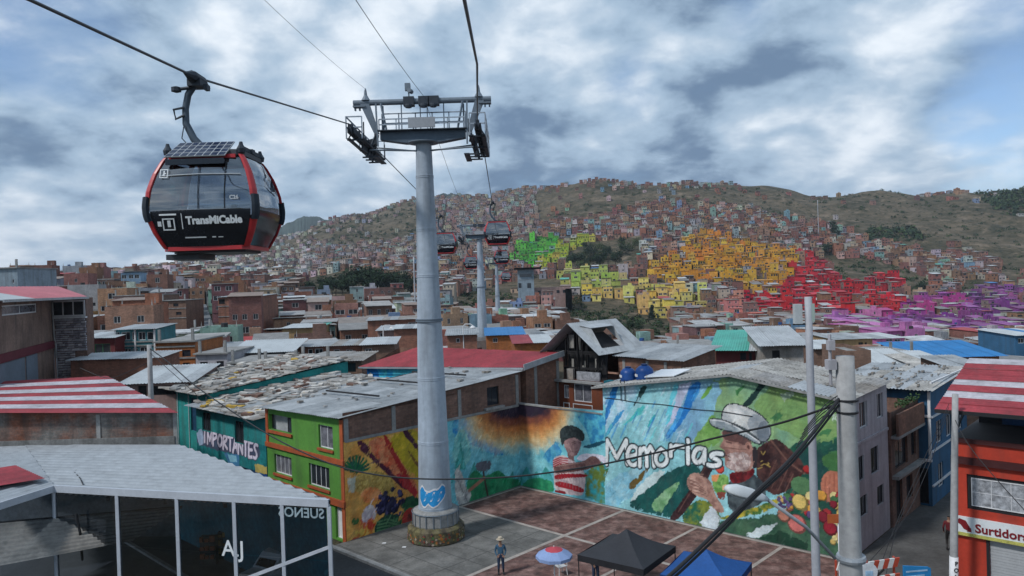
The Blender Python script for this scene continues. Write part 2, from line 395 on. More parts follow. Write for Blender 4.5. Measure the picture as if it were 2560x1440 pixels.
# ------------------------------------------------------------------ the square: frame with a along the left mural wall, b along the right mural wall
AZ = math.radians(43.5)
E1 = Vector((math.sin(AZ), math.cos(AZ), 0)); E2 = Vector((math.cos(AZ), -math.sin(AZ), 0))
C0 = G(1302, 1217); RZ = math.pi / 2 - AZ
def Wd(a, b, z=0.0): return C0 + E1 * a + E2 * b + Vector((0, 0, z))
def ab(P): q = P - C0; return q.dot(E1), q.dot(E2), P.z
def onL(u, v, b=0.0): return ab(PL(u, v, C0 + E2 * b, E2))
def onR(u, v, a=0.0): return ab(PL(u, v, C0 + E1 * a, E1))
def onG(u, v, z=0.0): return ab(G(u, v, z))
def block(name, label, cat, a0, b0, z0=0.0, group=None):
    t = thing(name, label, cat, Wd(a0, b0, z0), RZ, group)
    return t, (lambda a, b, z: (a - a0, -(b - b0), z - z0))
def facade(mb, P, s0, s1, z0, z1, ops=(), rev=0.15, m=0, top=None):
    """wall face with openings (s0,s1,z0,z1); P(s, depth, z); top(s) optional sloping top"""
    xs = sorted({s0, s1} | {q for o in ops for q in o[:2]}); zs = sorted({z0, z1} | {q for o in ops for q in o[2:4]})
    for i in range(len(xs) - 1):
        for j in range(len(zs) - 1):
            cx, cz = (xs[i] + xs[i + 1]) / 2, (zs[j] + zs[j + 1]) / 2
            if any(o[0] < cx < o[1] and o[2] < cz < o[3] for o in ops): continue
            t0 = t1 = zs[j + 1]
            if top and j == len(zs) - 2: t0, t1 = top(xs[i]), top(xs[i + 1])
            mb.quad(P(xs[i], 0, zs[j]), P(xs[i + 1], 0, zs[j]), P(xs[i + 1], 0, t1), P(xs[i], 0, t0), m)
    for a, b, c, d in [o[:4] for o in ops]:
        for q in (((a, c), (a, d)), ((b, d), (b, c)), ((a, d), (b, d)), ((b, c), (a, c))):
            (p, r), (p2, r2) = q
            mb.quad(P(p, 0, r), P(p2, 0, r2), P(p2, rev, r2), P(p, rev, r), m)
PANE = glassmat('window glass', (0.025, 0.03, 0.038), 0.06, 0.7)
CURT = mat('window glass over curtain', (0.14, 0.14, 0.16), 0.15, 0.5, 2.5, spec=0.6)
def add_window(t, P, s0, s1, z0, z1, dep, fm, nx=2, nz=1, pm=None, fw=0.07, name='window'):
    f = MB()
    def bx(a, b, c, d, y0, y1):
        vs_ = [P(x, y, z) for z in (c, d) for x, y in ((a, y0), (b, y0), (b, y1), (a, y1))]
        f.add(vs_, ((0, 3, 2, 1), (4, 5, 6, 7), (0, 1, 5, 4), (1, 2, 6, 5), (2, 3, 7, 6), (3, 0, 4, 7)))
    y0, y1 = dep - .03, dep + .03
    bx(s0, s0 + fw, z0, z1, y0, y1); bx(s1 - fw, s1, z0, z1, y0, y1); bx(s0 + fw, s1 - fw, z0, z0 + fw, y0, y1); bx(s0 + fw, s1 - fw, z1 - fw, z1, y0, y1)
    W_, H_ = s1 - s0 - 2 * fw, z1 - z0 - 2 * fw
    for i in range(1, nx): x = s0 + fw + W_ * i / nx; bx(x - fw * .35, x + fw * .35, z0 + fw, z1 - fw, y0 + .01, y1 - .01)
    for i in range(1, nz): z = z0 + fw + H_ * i / nz; bx(s0 + fw, s1 - fw, z - fw * .3, z + fw * .3, y0 + .013, y1 - .013)
    w = f.build(name, fm, t)
    for i in range(nx):
        for j in range(nz):
            g = MB(); a = s0 + fw + W_ * i / nx; b = s0 + fw + W_ * (i + 1) / nx; c = z0 + fw + H_ * j / nz; d = z0 + fw + H_ * (j + 1) / nz
            g.quad(P(a, dep, c), P(b, dep, c), P(b, dep, d), P(a, dep, d)); g.build('pane', pm or PANE, w)
    return w
def corr(mb, p00, p10, p01, p11, period=0.18, amp=0.025, m=0, nl=1):
    """corrugated sheet: corrugations counted along p00->p10, ribs run p00->p01"""
    p00, p10, p01, p11 = map(Vector, (p00, p10, p01, p11)); nrm = (p10 - p00).cross(p01 - p00).normalized()
    if nrm.z < 0: nrm = -nrm
    k = max(2, int((p10 - p00).length / period)) * 4
    vs_, fs = [], []
    for i in range(k + 1):
        t = i / k; o = nrm * (amp * math.sin(i * math.pi / 2))
        for j in range(nl + 1):
            q = j / nl; vs_.append(lerp(lerp(p00, p10, t), lerp(p01, p11, t), q) + o)
    for i in range(k):
        for j in range(nl): fs.append((i * (nl + 1) + j, (i + 1) * (nl + 1) + j, (i + 1) * (nl + 1) + j + 1, i * (nl + 1) + j + 1))
    mb.add(vs_, fs, m)
def sheet_roof(t, P, q00, q10, q01, q11, mats, nw, nl=1, period=.18, amp=.025, seed=1, pick=None):
    """roof of separate sheets; q = corners (local via P); sheets across q00->q10 and along q00->q01"""
    R = random.Random(seed); q00, q10, q01, q11 = [Vector(P(*q)) for q in (q00, q10, q01, q11)]
    f = lambda s, r: lerp(lerp(q00, q10, s), lerp(q01, q11, s), r)
    for i in range(nw):
        for j in range(nl):
            dz = Vector((0, 0, .006 + .012 * ((i + j) % 2) + R.uniform(0, .012) + .03 * (nl - 1 - j if q01.z > q00.z else j) * 0))
            s0, s1, r0, r1 = i / nw, (i + 1.04) / nw if i < nw - 1 else 1, j / nl, min(1, (j + 1.03) / nl)
            b = MB(); lift = Vector((0, 0, .02)) if j else Vector()
            corr(b, f(s0, r0) + dz + lift, f(s1, r0) + dz + lift, f(s0, r1) + dz, f(s1, r1) + dz, period, amp)
            k = pick(i, j, R) if pick else R.randrange(len(mats))
            b.build('roof_sheet', mats[k], t, smooth=True)

# ---- materials of the near block
M_BRICK = mat('rough red brick', (0.20, 0.105, 0.075), 0.92, 0.3, 0.5, brick=True, bump=0.4, stain=0.45)
M_BRICK2 = mat('brown hollow brick', (0.17, 0.10, 0.078), 0.92, 0.3, 0.6, brick=True, bump=0.4, stain=0.5)
M_CONC = mat('grey concrete', (0.25, 0.25, 0.245), 0.9, 0.25, 0.8, bump=0.25, stain=0.35)
M_GREEN = mat('lime green wall paint', (0.085, 0.235, 0.04), 0.75, 0.16, 0.7, stain=0.3)
M_ORTRIM = mat('burnt orange trim', (0.33, 0.075, 0.025), 0.75, 0.2, 1.5, stain=0.25)
M_TEAL = mat('teal wall paint', (0.018, 0.20, 0.20), 0.75, 0.28, 0.7, stain=0.4)
M_TEAL2 = mat('turquoise wall paint', (0.02, 0.26, 0.25), 0.75, 0.28, 0.7, stain=0.4)
M_NAVY = mat('dark blue painted base', (0.012, 0.045, 0.12), 0.75, 0.35, 0.7, stain=0.4)
M_WHITE = mat('white paint', (0.62, 0.62, 0.63), 0.7, 0.1, 1.2, stain=0.15)
M_WHITEW = mat('grimy white wall', (0.40, 0.39, 0.42), 0.85, 0.14, 0.6, stain=0.4)
M_TINA = mat('grey tin sheet', (0.26, 0.28, 0.295), 0.5, 0.22, 0.5, spec=0.45, stain=0.35, col2=(0.31, 0.325, 0.335))
M_TINB = mat('pale tin sheet', (0.35, 0.37, 0.385), 0.45, 0.18, 0.5, spec=0.45, stain=0.25)
M_TINR = mat('rusty tin sheet', (0.23, 0.205, 0.18), 0.7, 0.3, 0.8, stain=0.4, col2=(0.30, 0.29, 0.28))
M_ASB = mat('weathered cement sheet', (0.34, 0.325, 0.30), 0.9, 0.28, 0.7, stain=0.5, col2=(0.40, 0.39, 0.37))
M_REDTIN = mat('red painted tin', (0.26, 0.035, 0.045), 0.6, 0.28, 0.5, spec=0.4, stain=0.2)
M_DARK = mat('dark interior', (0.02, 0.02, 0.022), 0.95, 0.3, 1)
M_BLACKM = mat('black metal', (0.02, 0.02, 0.022), 0.5, 0.1, 2)
M_BROWNP = mat('brown wall paint', (0.16, 0.045, 0.02), 0.8, 0.2, 1, stain=0.3)
M_GALV = mat('galvanised steel', (0.33, 0.36, 0.39), 0.45, 0.12, 1.0, metal=0.3, spec=0.5, stain=0.12)

# ---- mural painter: colours rastered on the wall plane in metres, carried by the wall mesh itself
def srgb(c): return np.array([((q / 255) / 12.92 if q / 255 <= 0.04045 else ((q / 255 + 0.055) / 1.055) ** 2.4) for q in c])
class Mural:
    def __init__(s, s0, s1, z0, z1, res, mapping, base, gain=1.15):
        s.s0, s.s1, s.z0, s.z1, s.map, s.gain = s0, s1, z0, z1, mapping, gain
        s.nx, s.nz = int((s1 - s0) / res) + 1, int((z1 - z0) / res) + 1
        s.X, s.Z = np.meshgrid(np.linspace(s0, s1, s.nx), np.linspace(z0, z1, s.nz)); s.img = np.zeros((s.nz, s.nx, 3)); s.img[:] = s.c(base); s.rs = np.random.RandomState(3)
    def c(s, col): return np.clip(srgb(col) * s.gain, 0, .8)
    def pts(s, P): return [s.map(*p) for p in P]
    def noise(s, scale, seed):
        rs = np.random.RandomState(seed); out = 0; amp = 1; tot = 0
        for o in range(4):
            g = rs.rand(64, 64); x = s.X / scale * 2 ** o % 63; z = (s.Z + 7) / scale * 2 ** o % 63; i = x.astype(int); j = z.astype(int); fx = x - i; fz = z - j
            fx = fx * fx * (3 - 2 * fx); fz = fz * fz * (3 - 2 * fz)
            v = (g[j, i] * (1 - fx) + g[j, (i + 1) % 64] * fx) * (1 - fz) + (g[(j + 1) % 64, i] * (1 - fx) + g[(j + 1) % 64, (i + 1) % 64] * fx) * fz
            out = out + v * amp; tot += amp; amp *= .55
        return out / tot
    def put(s, mask, col, alpha=1.0):
        m = (mask * alpha)[..., None]; s.img = s.img * (1 - m) + (s.c(col) if not isinstance(col, np.ndarray) else col) * m
    def inside(s, P, rough=0.0, seed=1):
        X, Z = s.X, s.Z
        if rough:
            X = X + (s.noise(.5, seed) - .5) * rough * 2; Z = Z + (s.noise(.5, seed + 9) - .5) * rough * 2
        r = np.zeros(X.shape, bool); n = len(P); j = n - 1
        for i in range(n):
            (xi, zi), (xj, zj) = P[i], P[j]
            if zi != zj: r ^= ((zi > Z) != (zj > Z)) & (X < (xj - xi) * (Z - zi) / (zj - zi) + xi)
            j = i
        return r.astype(float)
    def poly(s, P, col, alpha=1.0, rough=0.0, seed=1, col2=None, nsc=.6, sm=2):
        P = s.pts(P)
        for _ in range(sm if len(P) > 4 else 0): P = [(a[0] * k + b[0] * (1 - k), a[1] * k + b[1] * (1 - k)) for a, b in zip(P, P[1:] + P[:1]) for k in (.75, .25)]
        m = s.inside(P, rough, seed)
        if col2 is not None:
            n = np.clip((s.noise(nsc, seed + 3) - .35) / .3, 0, 1)[..., None]; s.put(m, s.c(col) * (1 - n) + s.c(col2) * n, alpha)
        else: s.put(m, col, alpha)
    def ell(s, P, ru, rv, col, alpha=1.0, soft=0.0, rough=0.0, seed=1):
        cx, cz = s.map(*P); ex = abs(s.map(P[0] + ru, P[1])[0] - cx); ez = abs(s.map(P[0], P[1] + rv)[1] - cz)
        n = (s.noise(.35, seed) - .5) * rough if rough else 0
        d = np.sqrt(((s.X - cx) / ex) ** 2 + ((s.Z - cz) / ez) ** 2) + n
        s.put(np.clip((1 - d) / soft, 0, 1) if soft else (d < 1).astype(float), col, alpha)
    def line(s, P, w, col, alpha=1.0):
        q = s.pts(P)
        for _ in range(2 if len(P) > 5 else 0): q = q[:1] + [(a[0] * k + b[0] * (1 - k), a[1] * k + b[1] * (1 - k)) for a, b in zip(q, q[1:]) for k in (.75, .25)] + q[-1:]
        best = np.full(s.X.shape, 1e9)
        for (x0, z0), (x1, z1) in zip(q, q[1:]):
            dx, dz = x1 - x0, z1 - z0; L2 = dx * dx + dz * dz + 1e-9; t = np.clip(((s.X - x0) * dx + (s.Z - z0) * dz) / L2, 0, 1)
            best = np.minimum(best, np.hypot(s.X - x0 - t * dx, s.Z - z0 - t * dz))
        s.put(np.clip((w / 2 - best) / .03 + .5, 0, 1), col, alpha)
    def dabs(s, n, seed, smin=.03, smax=.09, lmax=.45, amt=.28, ang=None):
        """short brush strokes that pick up the colour under them"""
        R = random.Random(seed); dx = (s.s1 - s.s0) / (s.nx - 1); dz = (s.z1 - s.z0) / (s.nz - 1)
        for _ in range(n):
            x, z = R.uniform(s.s0, s.s1), R.uniform(s.z0, s.z1); l = R.uniform(.1, lmax); a = R.uniform(0, 3.14) if ang is None else R.gauss(ang, .35); w = R.uniform(smin, smax)
            j, i = int((x - s.s0) / dx), int((z - s.z0) / dz); c = np.clip(s.img[min(i, s.nz - 1), min(j, s.nx - 1)] * (1 + R.uniform(-amt, amt)) + R.uniform(-.02, .03), 0, .8)
            r = l + w; j0, j1, i0, i1 = max(0, int((x - r - s.s0) / dx)), int((x + r - s.s0) / dx) + 2, max(0, int((z - r - s.z0) / dz)), int((z + r - s.z0) / dz) + 2
            X, Z = s.X[i0:i1, j0:j1], s.Z[i0:i1, j0:j1]; ca, sa = math.cos(a), math.sin(a); t = np.clip((X - x) * ca + (Z - z) * sa, -l / 2, l / 2); d = np.hypot(X - x - t * ca, Z - z - t * sa)
            m = (np.clip((w / 2 - d) / .03 + .5, 0, 1) * .8)[..., None]; s.img[i0:i1, j0:j1] = s.img[i0:i1, j0:j1] * (1 - m) + c * m
    def mesh(s, P, top=None, material=None):
        """grid mesh in the plane P(s,z); cells above top(s) are left out"""
        keep = np.ones(s.X.shape, bool)
        Z = s.Z.copy()
        if top is not None:
            T = np.interp(s.X[0], [p[0] for p in top], [p[1] for p in top]); Z = np.minimum(Z, T[None, :])
            keep = s.Z <= T[None, :] + (s.Z[1, 0] - s.Z[0, 0])
        g = (.72 + .36 * s.noise(.22, 77) + .2 * s.noise(1.4, 78))[..., None]; img = s.img * g
        V = [P(x, z) for x, z in zip(s.X.ravel(), Z.ravel())]
        i, j = np.meshgrid(np.arange(s.nz - 1), np.arange(s.nx - 1), indexing='ij'); k = keep[:-1, :-1]
        i, j = i[k], j[k]; Fq = np.stack([i * s.nx + j, i * s.nx + j + 1, (i + 1) * s.nx + j + 1, (i + 1) * s.nx + j], -1)
        me = bpy.data.meshes.new('mural'); me.from_pydata(V, [], Fq.tolist())
        at = me.color_attributes.new('Col', 'FLOAT_COLOR', 'POINT'); cc = np.ones((len(V), 4), np.float32); cc[:, :3] = np.clip(img, 0, .8).reshape(-1, 3); at.data.foreach_set('color', cc.ravel())
        me.materials.append(material or M_MURAL); return me
M_MURAL = mat('mural paint', (0, 0, 0), 0.75, 0.14, 1.5, attr=True, spec=0.2, stain=0.22, brick=0.45)
# strokes for hand-lettered words: unit boxes 0..1
GLY = {'M': [[(0, 1), (.05, 0), (.5, .75), (.95, 0), (1, 1)]], 'e': [[(.1, .6), (.9, .5), (.8, .2), (.4, .1), (.1, .4), (.15, .8), (.5, 1), (.9, .85)]], 'm': [[(0, 1), (.05, .1), (.1, .35), (.35, .1), (.5, .4), (.5, 1)], [(.5, .4), (.75, .1), (.95, .35), (1, 1)]],
       'o': [[(.5, .1), (.1, .4), (.15, .85), (.5, 1), (.9, .8), (.9, .35), (.5, .1)]], 'r': [[(.1, 1), (.12, .1)], [(.12, .45), (.45, .12), (.95, .2)]], 'i': [[(.5, .3), (.5, 1)], [(.5, 0), (.52, .08)]], 'a': [[(.9, .2), (.4, .1), (.1, .5), (.2, .95), (.6, .95), (.9, .5), (.9, .2), (.9, 1)]],
       's': [[(.9, .15), (.4, .1), (.15, .35), (.75, .6), (.8, .9), (.3, 1), (.05, .9)]], 'I': [[(.5, 0), (.5, 1)]], 'P': [[(.1, 1), (.1, 0), (.8, .05), (.9, .35), (.1, .55)]], 'O': [[(.5, 0), (.05, .3), (.05, .7), (.5, 1), (.95, .7), (.95, .3), (.5, 0)]], 'R': [[(.1, 1), (.1, 0), (.8, .05), (.85, .4), (.1, .5), (.95, 1)]],
       'T': [[(0, 0), (1, 0)], [(.5, 0), (.5, 1)]], 'A': [[(0, 1), (.5, 0), (1, 1)], [(.2, .65), (.8, .65)]], 'N': [[(.05, 1), (.05, 0), (.95, 1), (.95, 0)]], 'E': [[(.95, 0), (.1, 0), (.1, 1), (.95, 1)], [(.1, .5), (.8, .5)]], 'S': [[(.9, .1), (.5, 0), (.1, .2), (.85, .7), (.5, 1), (.05, .9)]]}
def letter(mu, ch, u0, v0, u1, v1, u0b=None, w=.2, col=(205, 215, 220), out=(40, 50, 55), ow=.13):
    for colr, ww in ((out, w + ow), (col, w)):
        if colr is None: continue
        for st in GLY[ch]: mu.line([(u0 + (u1 - u0) * x, v0 + (v1 - v0) * y) for x, y in st], ww, colr)

def paint_right():
    mu = Mural(0, 22.35, 0, 9.1, .05, lambda u, v: onR(u, v)[1:], (122, 176, 184)); q = lambda *pp: [(1480 + x / 2.769, 880 + y / 2.769) for x, y in pp]; z7 = lambda *pp: [(840 + x / 3.273, 1000 + y / 3.273) for x, y in pp]
    mu.poly(q((-700, 0), (2000, 0), (2000, 1700), (-700, 1700)), (120, 175, 182), 1, 0, 2, (140, 190, 196), 1.5)
    mu.poly(q((700, 150), (1800, 150), (1800, 900), (1100, 800), (640, 640)), (112, 150, 122), 1, .3, 4, (128, 160, 112), 1.2)
    mu.poly(q((560, 210), (900, 180), (860, 420), (720, 640), (460, 640)), (112, 152, 180), 1, .25, 5, (122, 168, 186), 1)
    mu.poly(q((60, 220), (380, 220), (240, 470), (80, 600), (20, 620)), (176, 200, 214), 1, .2, 6, (130, 185, 200), .8)
    for P, c in [(((145, 225), (200, 225), (120, 420), (80, 520), (30, 640), (-20, 640), (60, 500), (100, 380)), (38, 110, 170)), (((340, 230), (385, 230), (345, 310), (290, 380), (285, 365), (325, 290)), (32, 62, 62)),
                 (((370, 340), (350, 420), (270, 480), (200, 520), (300, 420)), (75, 175, 175)), (((180, 420), (230, 400), (120, 560), (60, 610)), (60, 140, 190)), (((680, 225), (770, 190), (715, 330), (655, 440), (570, 560), (505, 640), (545, 520), (640, 360)), (36, 112, 180)),
                 (((560, 225), (620, 210), (570, 400), (500, 560), (470, 610), (520, 400)), (100, 190, 205)), (((610, 225), (690, 205), (590, 430), (520, 530)), (178, 185, 208)), (((790, 250), (830, 220), (840, 240), (770, 330), (745, 330)), (100, 150, 70)),
                 (((420, 420), (440, 430), (390, 520), (370, 510)), (60, 160, 165)), (((600, 380), (640, 370), (560, 560), (520, 600)), (70, 150, 205)), (((480, 480), (520, 440), (500, 620), (470, 620)), (150, 200, 215))]:
        mu.poly(q(*P), c, 1, .12, 7)
    for k in range(46):       # dragged brush strokes
        r = random.Random(k); x, y = r.uniform(60, 760), r.uniform(230, 620); l = r.uniform(40, 120)
        mu.line(q((x, y), (x - l * .45, y + l)), r.uniform(.04, .13), r.choice([(185, 205, 220), (70, 150, 200), (95, 185, 190), (40, 110, 170), (150, 190, 200)]), .7)
    mu.poly(q((1165, 205), (1235, 200), (1160, 290), (1085, 380), (1025, 375), (1110, 290)), (26, 50, 48), 1, .14, 8)
    mu.poly(q((1240, 215), (1800, 300), (1800, 620), (1450, 640), (1240, 500), (1100, 385), (1170, 290)), (122, 152, 92), 1, .2, 9, (108, 142, 88), .9)
    for P in (((1240, 460), (1300, 420), (1330, 440), (1290, 480)), ((1560, 580), (1600, 545), (1660, 530), (1640, 570)), ((1000, 270), (1050, 220), (1060, 240), (1010, 300)), ((1650, 600), (1750, 560), (1750, 590))): mu.poly(q(*P), (62, 112, 70), 1, .12, 10)
    for P in (((1310, 290), (1400, 260), (1400, 300), (1330, 340)), ((1440, 300), (1500, 280), (1480, 310))): mu.poly(q(*P), (150, 168, 150), .8, .12, 11)
    mu.poly(q((700, 640), (740, 560), (800, 470), (860, 420), (900, 640), (800, 660)), (98, 142, 70), 1, .15, 12, (120, 160, 90))
    mu.poly(q((1340, 650), (1430, 620), (1560, 640), (1800, 575), (1800, 1400), (1340, 1300)), (24, 62, 60), 1, .2, 13, (30, 78, 62), .7)
    mu.poly(q((1590, 740), (1640, 700), (1800, 640), (1800, 860), (1640, 840)), (58, 100, 58), 1, .2, 14, (82, 124, 66), .5)
    # landscape below the words
    mu.poly(q((40, 1060), (80, 930), (200, 830), (420, 770), (380, 880), (230, 1060)), (112, 170, 192), 1, .15, 15, (150, 190, 200), .5)
    mu.poly(q((-60, 800), (120, 800), (60, 1000), (-60, 1000)), (40, 110, 80), 1, .15, 16, (130, 110, 60), .4)
    mu.poly(q((220, 1070), (400, 900), (540, 810), (730, 760), (760, 900), (640, 1160), (400, 1120)), (26, 82, 78), 1, .18, 17, (20, 66, 66), .6)
    mu.poly(q((390, 850), (540, 810), (400, 940), (300, 1020), (250, 1020)), (182, 200, 200), 1, .2, 18)
    mu.poly(q((240, 930), (330, 850), (390, 800), (390, 830), (290, 950)), (98, 80, 40), 1, .12, 19)
    mu.poly(q((400, 1090), (450, 990), (630, 870), (560, 990), (480, 1110)), (98, 146, 100), 1, .15, 20, (140, 180, 140), .4)
    mu.poly(q((600, 1180), (700, 1020), (830, 1040), (900, 1120), (880, 1240), (700, 1220)), (120, 130, 50), 1, .2, 21, (30, 90, 70), .3)
    mu.poly(q((740, 1190), (830, 1070), (880, 1150), (860, 1230)), (190, 200, 205), 1, .2, 22)
    mu.poly(q((860, 1250), (900, 1150), (1500, 1120), (1800, 1300), (1800, 1600), (1400, 1420), (1100, 1310)), (46, 78, 62), 1, .2, 23, (66, 98, 74), .5)
    mu.poly(q((1040, 1270), (1160, 1205), (1310, 1205), (1180, 1270), (1100, 1290)), (186, 198, 200), 1, .2, 24)
    for P in (((1150, 1290), (1300, 1240), (1500, 1330), (1480, 1400)), ((900, 1180), (1000, 1150), (980, 1190))): mu.poly(q(*P), (28, 58, 44), 1, .15, 25)
    mu.poly(q((830, 1160), (1000, 1110), (1210, 1050), (1340, 990), (1330, 1030), (1200, 1100), (1000, 1160)), (176, 160, 54), 1, .15, 26, (60, 100, 50), .25)
    mu.dabs(1500, 5, ang=1.0)
    # basket, man
    zA = lambda *pp: [(1700 + x / 2.7306, 990 + y / 2.73) for x, y in pp]
    mu.poly(zA((515, 370), (560, 330), (640, 290), (705, 310), (860, 470), (830, 550), (690, 690), (590, 650), (520, 560)), (78, 50, 47), 1, .05, 27, (50, 32, 33), .22)
    for k in range(11): mu.line(zA((640 + k * 19, 420 + k * 16), (560 + k * 22, 600 + k * 9)), .05, [(46, 28, 29), (104, 74, 66)][k % 2], .8)
    mu.line(zA((620, 300), (740, 450), (850, 530)), .09, (118, 84, 74), .8); mu.ell(zA((580, 430))[0], 18, 24, (38, 22, 26), 1, .3)
    for k in range(9): r = random.Random(k); x, y = r.uniform(545, 620), r.uniform(385, 490); mu.line(zA((x, y), (x + r.uniform(-40, 40), y + r.uniform(-25, 25))), .045, (172, 146, 82), .8)
    mu.poly(zA((320, 560), (510, 515), (600, 640), (560, 740), (400, 800), (320, 760)), (78, 88, 92), 1, .06, 28, (48, 56, 62), .3)
    mu.poly(zA((335, 520), (420, 520), (510, 485), (518, 530), (460, 575), (380, 605), (338, 575)), (116, 30, 36), 1, .03, 29, (78, 18, 26), .2)
    mu.poly(zA((470, 340), (530, 345), (528, 480), (505, 505), (470, 450)), (44, 38, 42), 1, .04, 33)
    mu.poly(zA((285, 225), (330, 222), (440, 278), (500, 330), (492, 420), (502, 500), (440, 518), (380, 518), (322, 492), (303, 462), (308, 430), (298, 402), (308, 372), (268, 348), (274, 330), (298, 308), (288, 270)), (164, 126, 114), 1, .015, 30, (132, 96, 88), .3)
    mu.poly(zA((284, 222), (440, 270), (505, 325), (450, 340), (400, 318), (330, 306), (292, 288)), (78, 52, 52), .85, .03, 32)
    mu.poly(zA((312, 402), (360, 384), (440, 380), (482, 420), (482, 500), (400, 517), (330, 497), (310, 462), (342, 432)), (196, 178, 172), 1, .05, 31, (150, 126, 122), .18)
    for P, w, c in ((((302, 352), (380, 360), (470, 368)), .05, (100, 64, 60)), (((308, 402), (326, 410), (346, 418)), .06, (70, 42, 42)), (((318, 436), (346, 442)), .05, (84, 54, 52)), (((318, 312), (352, 322)), .06, (40, 28, 30)), (((380, 400), (430, 470)), .04, (150, 118, 112)), (((360, 440), (400, 500)), .04, (210, 198, 194)), (((430, 400), (460, 480)), .04, (210, 198, 194))): mu.line(zA(*P), w, c, .85)
    mu.ell(zA((466, 345))[0], 7, 12, (158, 116, 104)); mu.ell(zA((468, 348))[0], 3, 6, (90, 58, 54))
    crown = ((283, 168), (282, 110), (308, 63), (350, 46), (420, 56), (512, 96), (584, 146), (620, 200), (626, 262), (604, 304), (562, 326), (500, 268), (430, 218), (350, 188)); mu.poly(zA(*crown), (36, 42, 46), sm=1)
    mu.poly(zA((289, 166), (289, 114), (314, 70), (352, 54), (420, 64), (508, 104), (577, 153), (612, 204), (618, 260), (598, 296), (560, 316), (500, 258), (430, 208), (350, 180)), (198, 198, 194), 1, .01, 34, (166, 170, 172), .5, 1)
    mu.poly(zA((450, 190), (500, 110), (577, 153), (612, 204), (618, 260), (598, 296), (560, 316), (500, 258)), (92, 106, 120), .55, .05, 35); mu.poly(zA((530, 200), (577, 160), (612, 204), (618, 260), (598, 296), (560, 316), (520, 270)), (70, 84, 98), .6, .05, 36)
    mu.ell(zA((370, 120))[0], 26, 18, (222, 220, 216), .8, .6); mu.line(zA((300, 178), (360, 190), (440, 226), (510, 278), (562, 322)), .16, (66, 74, 80), .8)
    mu.poly(zA((190, 158), (240, 148), (300, 160), (384, 196), (474, 250), (545, 302), (568, 328), (532, 336), (450, 288), (370, 252), (300, 238), (244, 222), (212, 204)), (40, 46, 50), sm=1)
    mu.poly(zA((198, 162), (240, 155), (300, 168), (380, 203), (470, 258), (538, 306), (552, 322), (530, 326), (450, 278), (370, 242), (300, 228), (247, 212), (217, 197)), (158, 166, 168), 1, .01, 37, (124, 134, 140), .4, 1)
    mu.line(zA((205, 164), (300, 172), (380, 208), (470, 263), (545, 315)), .05, (224, 226, 224), .9)
    mu.poly(zA((150, 500), (195, 440), (242, 450), (205, 540), (130, 660), (50, 770), (-30, 860), (-90, 860), (30, 690), (120, 570)), (64, 40, 42), 1, .03, 38, (42, 26, 30), .2); mu.line(zA((185, 460), (100, 610), (-10, 790)), .06, (104, 72, 66), .7)
    mu.poly(zA((48, 560), (88, 518), (132, 538), (202, 568), (228, 622), (244, 682), (306, 772), (294, 800), (240, 785), (190, 704), (112, 684), (48, 624)), (170, 134, 120), 1, .015, 39, (134, 100, 90), .25)
    for k in range(4): mu.line(zA((58 + k * 6, 566 + k * 27), (110 + k * 8, 592 + k * 24), (168 + k * 6, 636 + k * 16)), .035, (92, 62, 58), .85); mu.line(zA((64 + k * 6, 558 + k * 27), (120 + k * 6, 582 + k * 24)), .03, (204, 172, 158), .8)
    mu.poly(zA((214, 540), (330, 528), (338, 600), (292, 694), (240, 662), (220, 612)), (78, 126, 62), 1, .05, 40, (120, 160, 84), .2); mu.poly(zA((214, 540), (272, 536), (250, 584), (218, 580)), (208, 140, 92), 1, .03); mu.poly(zA((290, 610), (325, 600), (320, 650), (290, 640)), (206, 170, 130)); mu.poly(zA((250, 655), (318, 655), (300, 705), (262, 700)), (120, 62, 52), 1, .04)
    mu.ell(zA((272, 494))[0], 12, 13, (120, 34, 34)); mu.ell(zA((268, 490))[0], 10.5, 11, (184, 66, 56)); mu.ell(zA((260, 480))[0], 3.5, 3.5, (222, 150, 130), .8, .5)
    # fruit heap
    mu.ell(q((1455, 925))[0], 28, 22, (76, 112, 76)); mu.ell(q((1675, 940))[0], 33, 42, (168, 104, 82))
    for k in range(5): mu.line(q((1620 + k * 28, 840 + abs(k - 2) * 12), (1612 + k * 32, 940), (1625 + k * 26, 1040)), .05, (128, 70, 58), .8)
    rr = random.Random(9)
    for k in range(70):
        x, y = rr.uniform(1270, 1740), rr.uniform(985, 1330)
        if y - 985 > (x - 1240) * .8: continue
        c = rr.choice([(190, 160, 92), (176, 96, 88), (150, 44, 48), (196, 140, 60), (88, 70, 110), (60, 98, 62), (206, 190, 130), (120, 30, 44)]); rad = rr.uniform(6, 16)
        mu.ell(q((x, y))[0], rad, rad * rr.uniform(.8, 1.1), tuple(int(i * .55) for i in c)); mu.ell(q((x - 3, y - 4))[0], rad * .82, rad * .8, c)
    for k in range(16): mu.ell(q((1290 + rr.uniform(0, 90), 1010 + rr.uniform(0, 70)))[0], 4.5, 4.5, rr.choice([(90, 76, 116), (70, 58, 92)]))
    for x, y, r_, c in ((1420, 1190, 24, (186, 104, 98)), (1330, 1130, 17, (166, 110, 92)), (1650, 1220, 18, (132, 30, 44)), (1440, 1040, 20, (196, 170, 98)), (1490, 815, 10, (150, 40, 40))):
        mu.ell(q((x, y))[0], r_, r_, tuple(int(i * .6) for i in c)); mu.ell(q((x - 4, y - 6))[0], r_ * .85, r_ * .85, c)
    for k in range(26):
        x, y = rr.uniform(1620, 1750), rr.uniform(390, 480); mu.line(q((x, y), (x + rr.uniform(-30, 30), y - rr.uniform(10, 40))), .04, (190, 205, 190), .8)
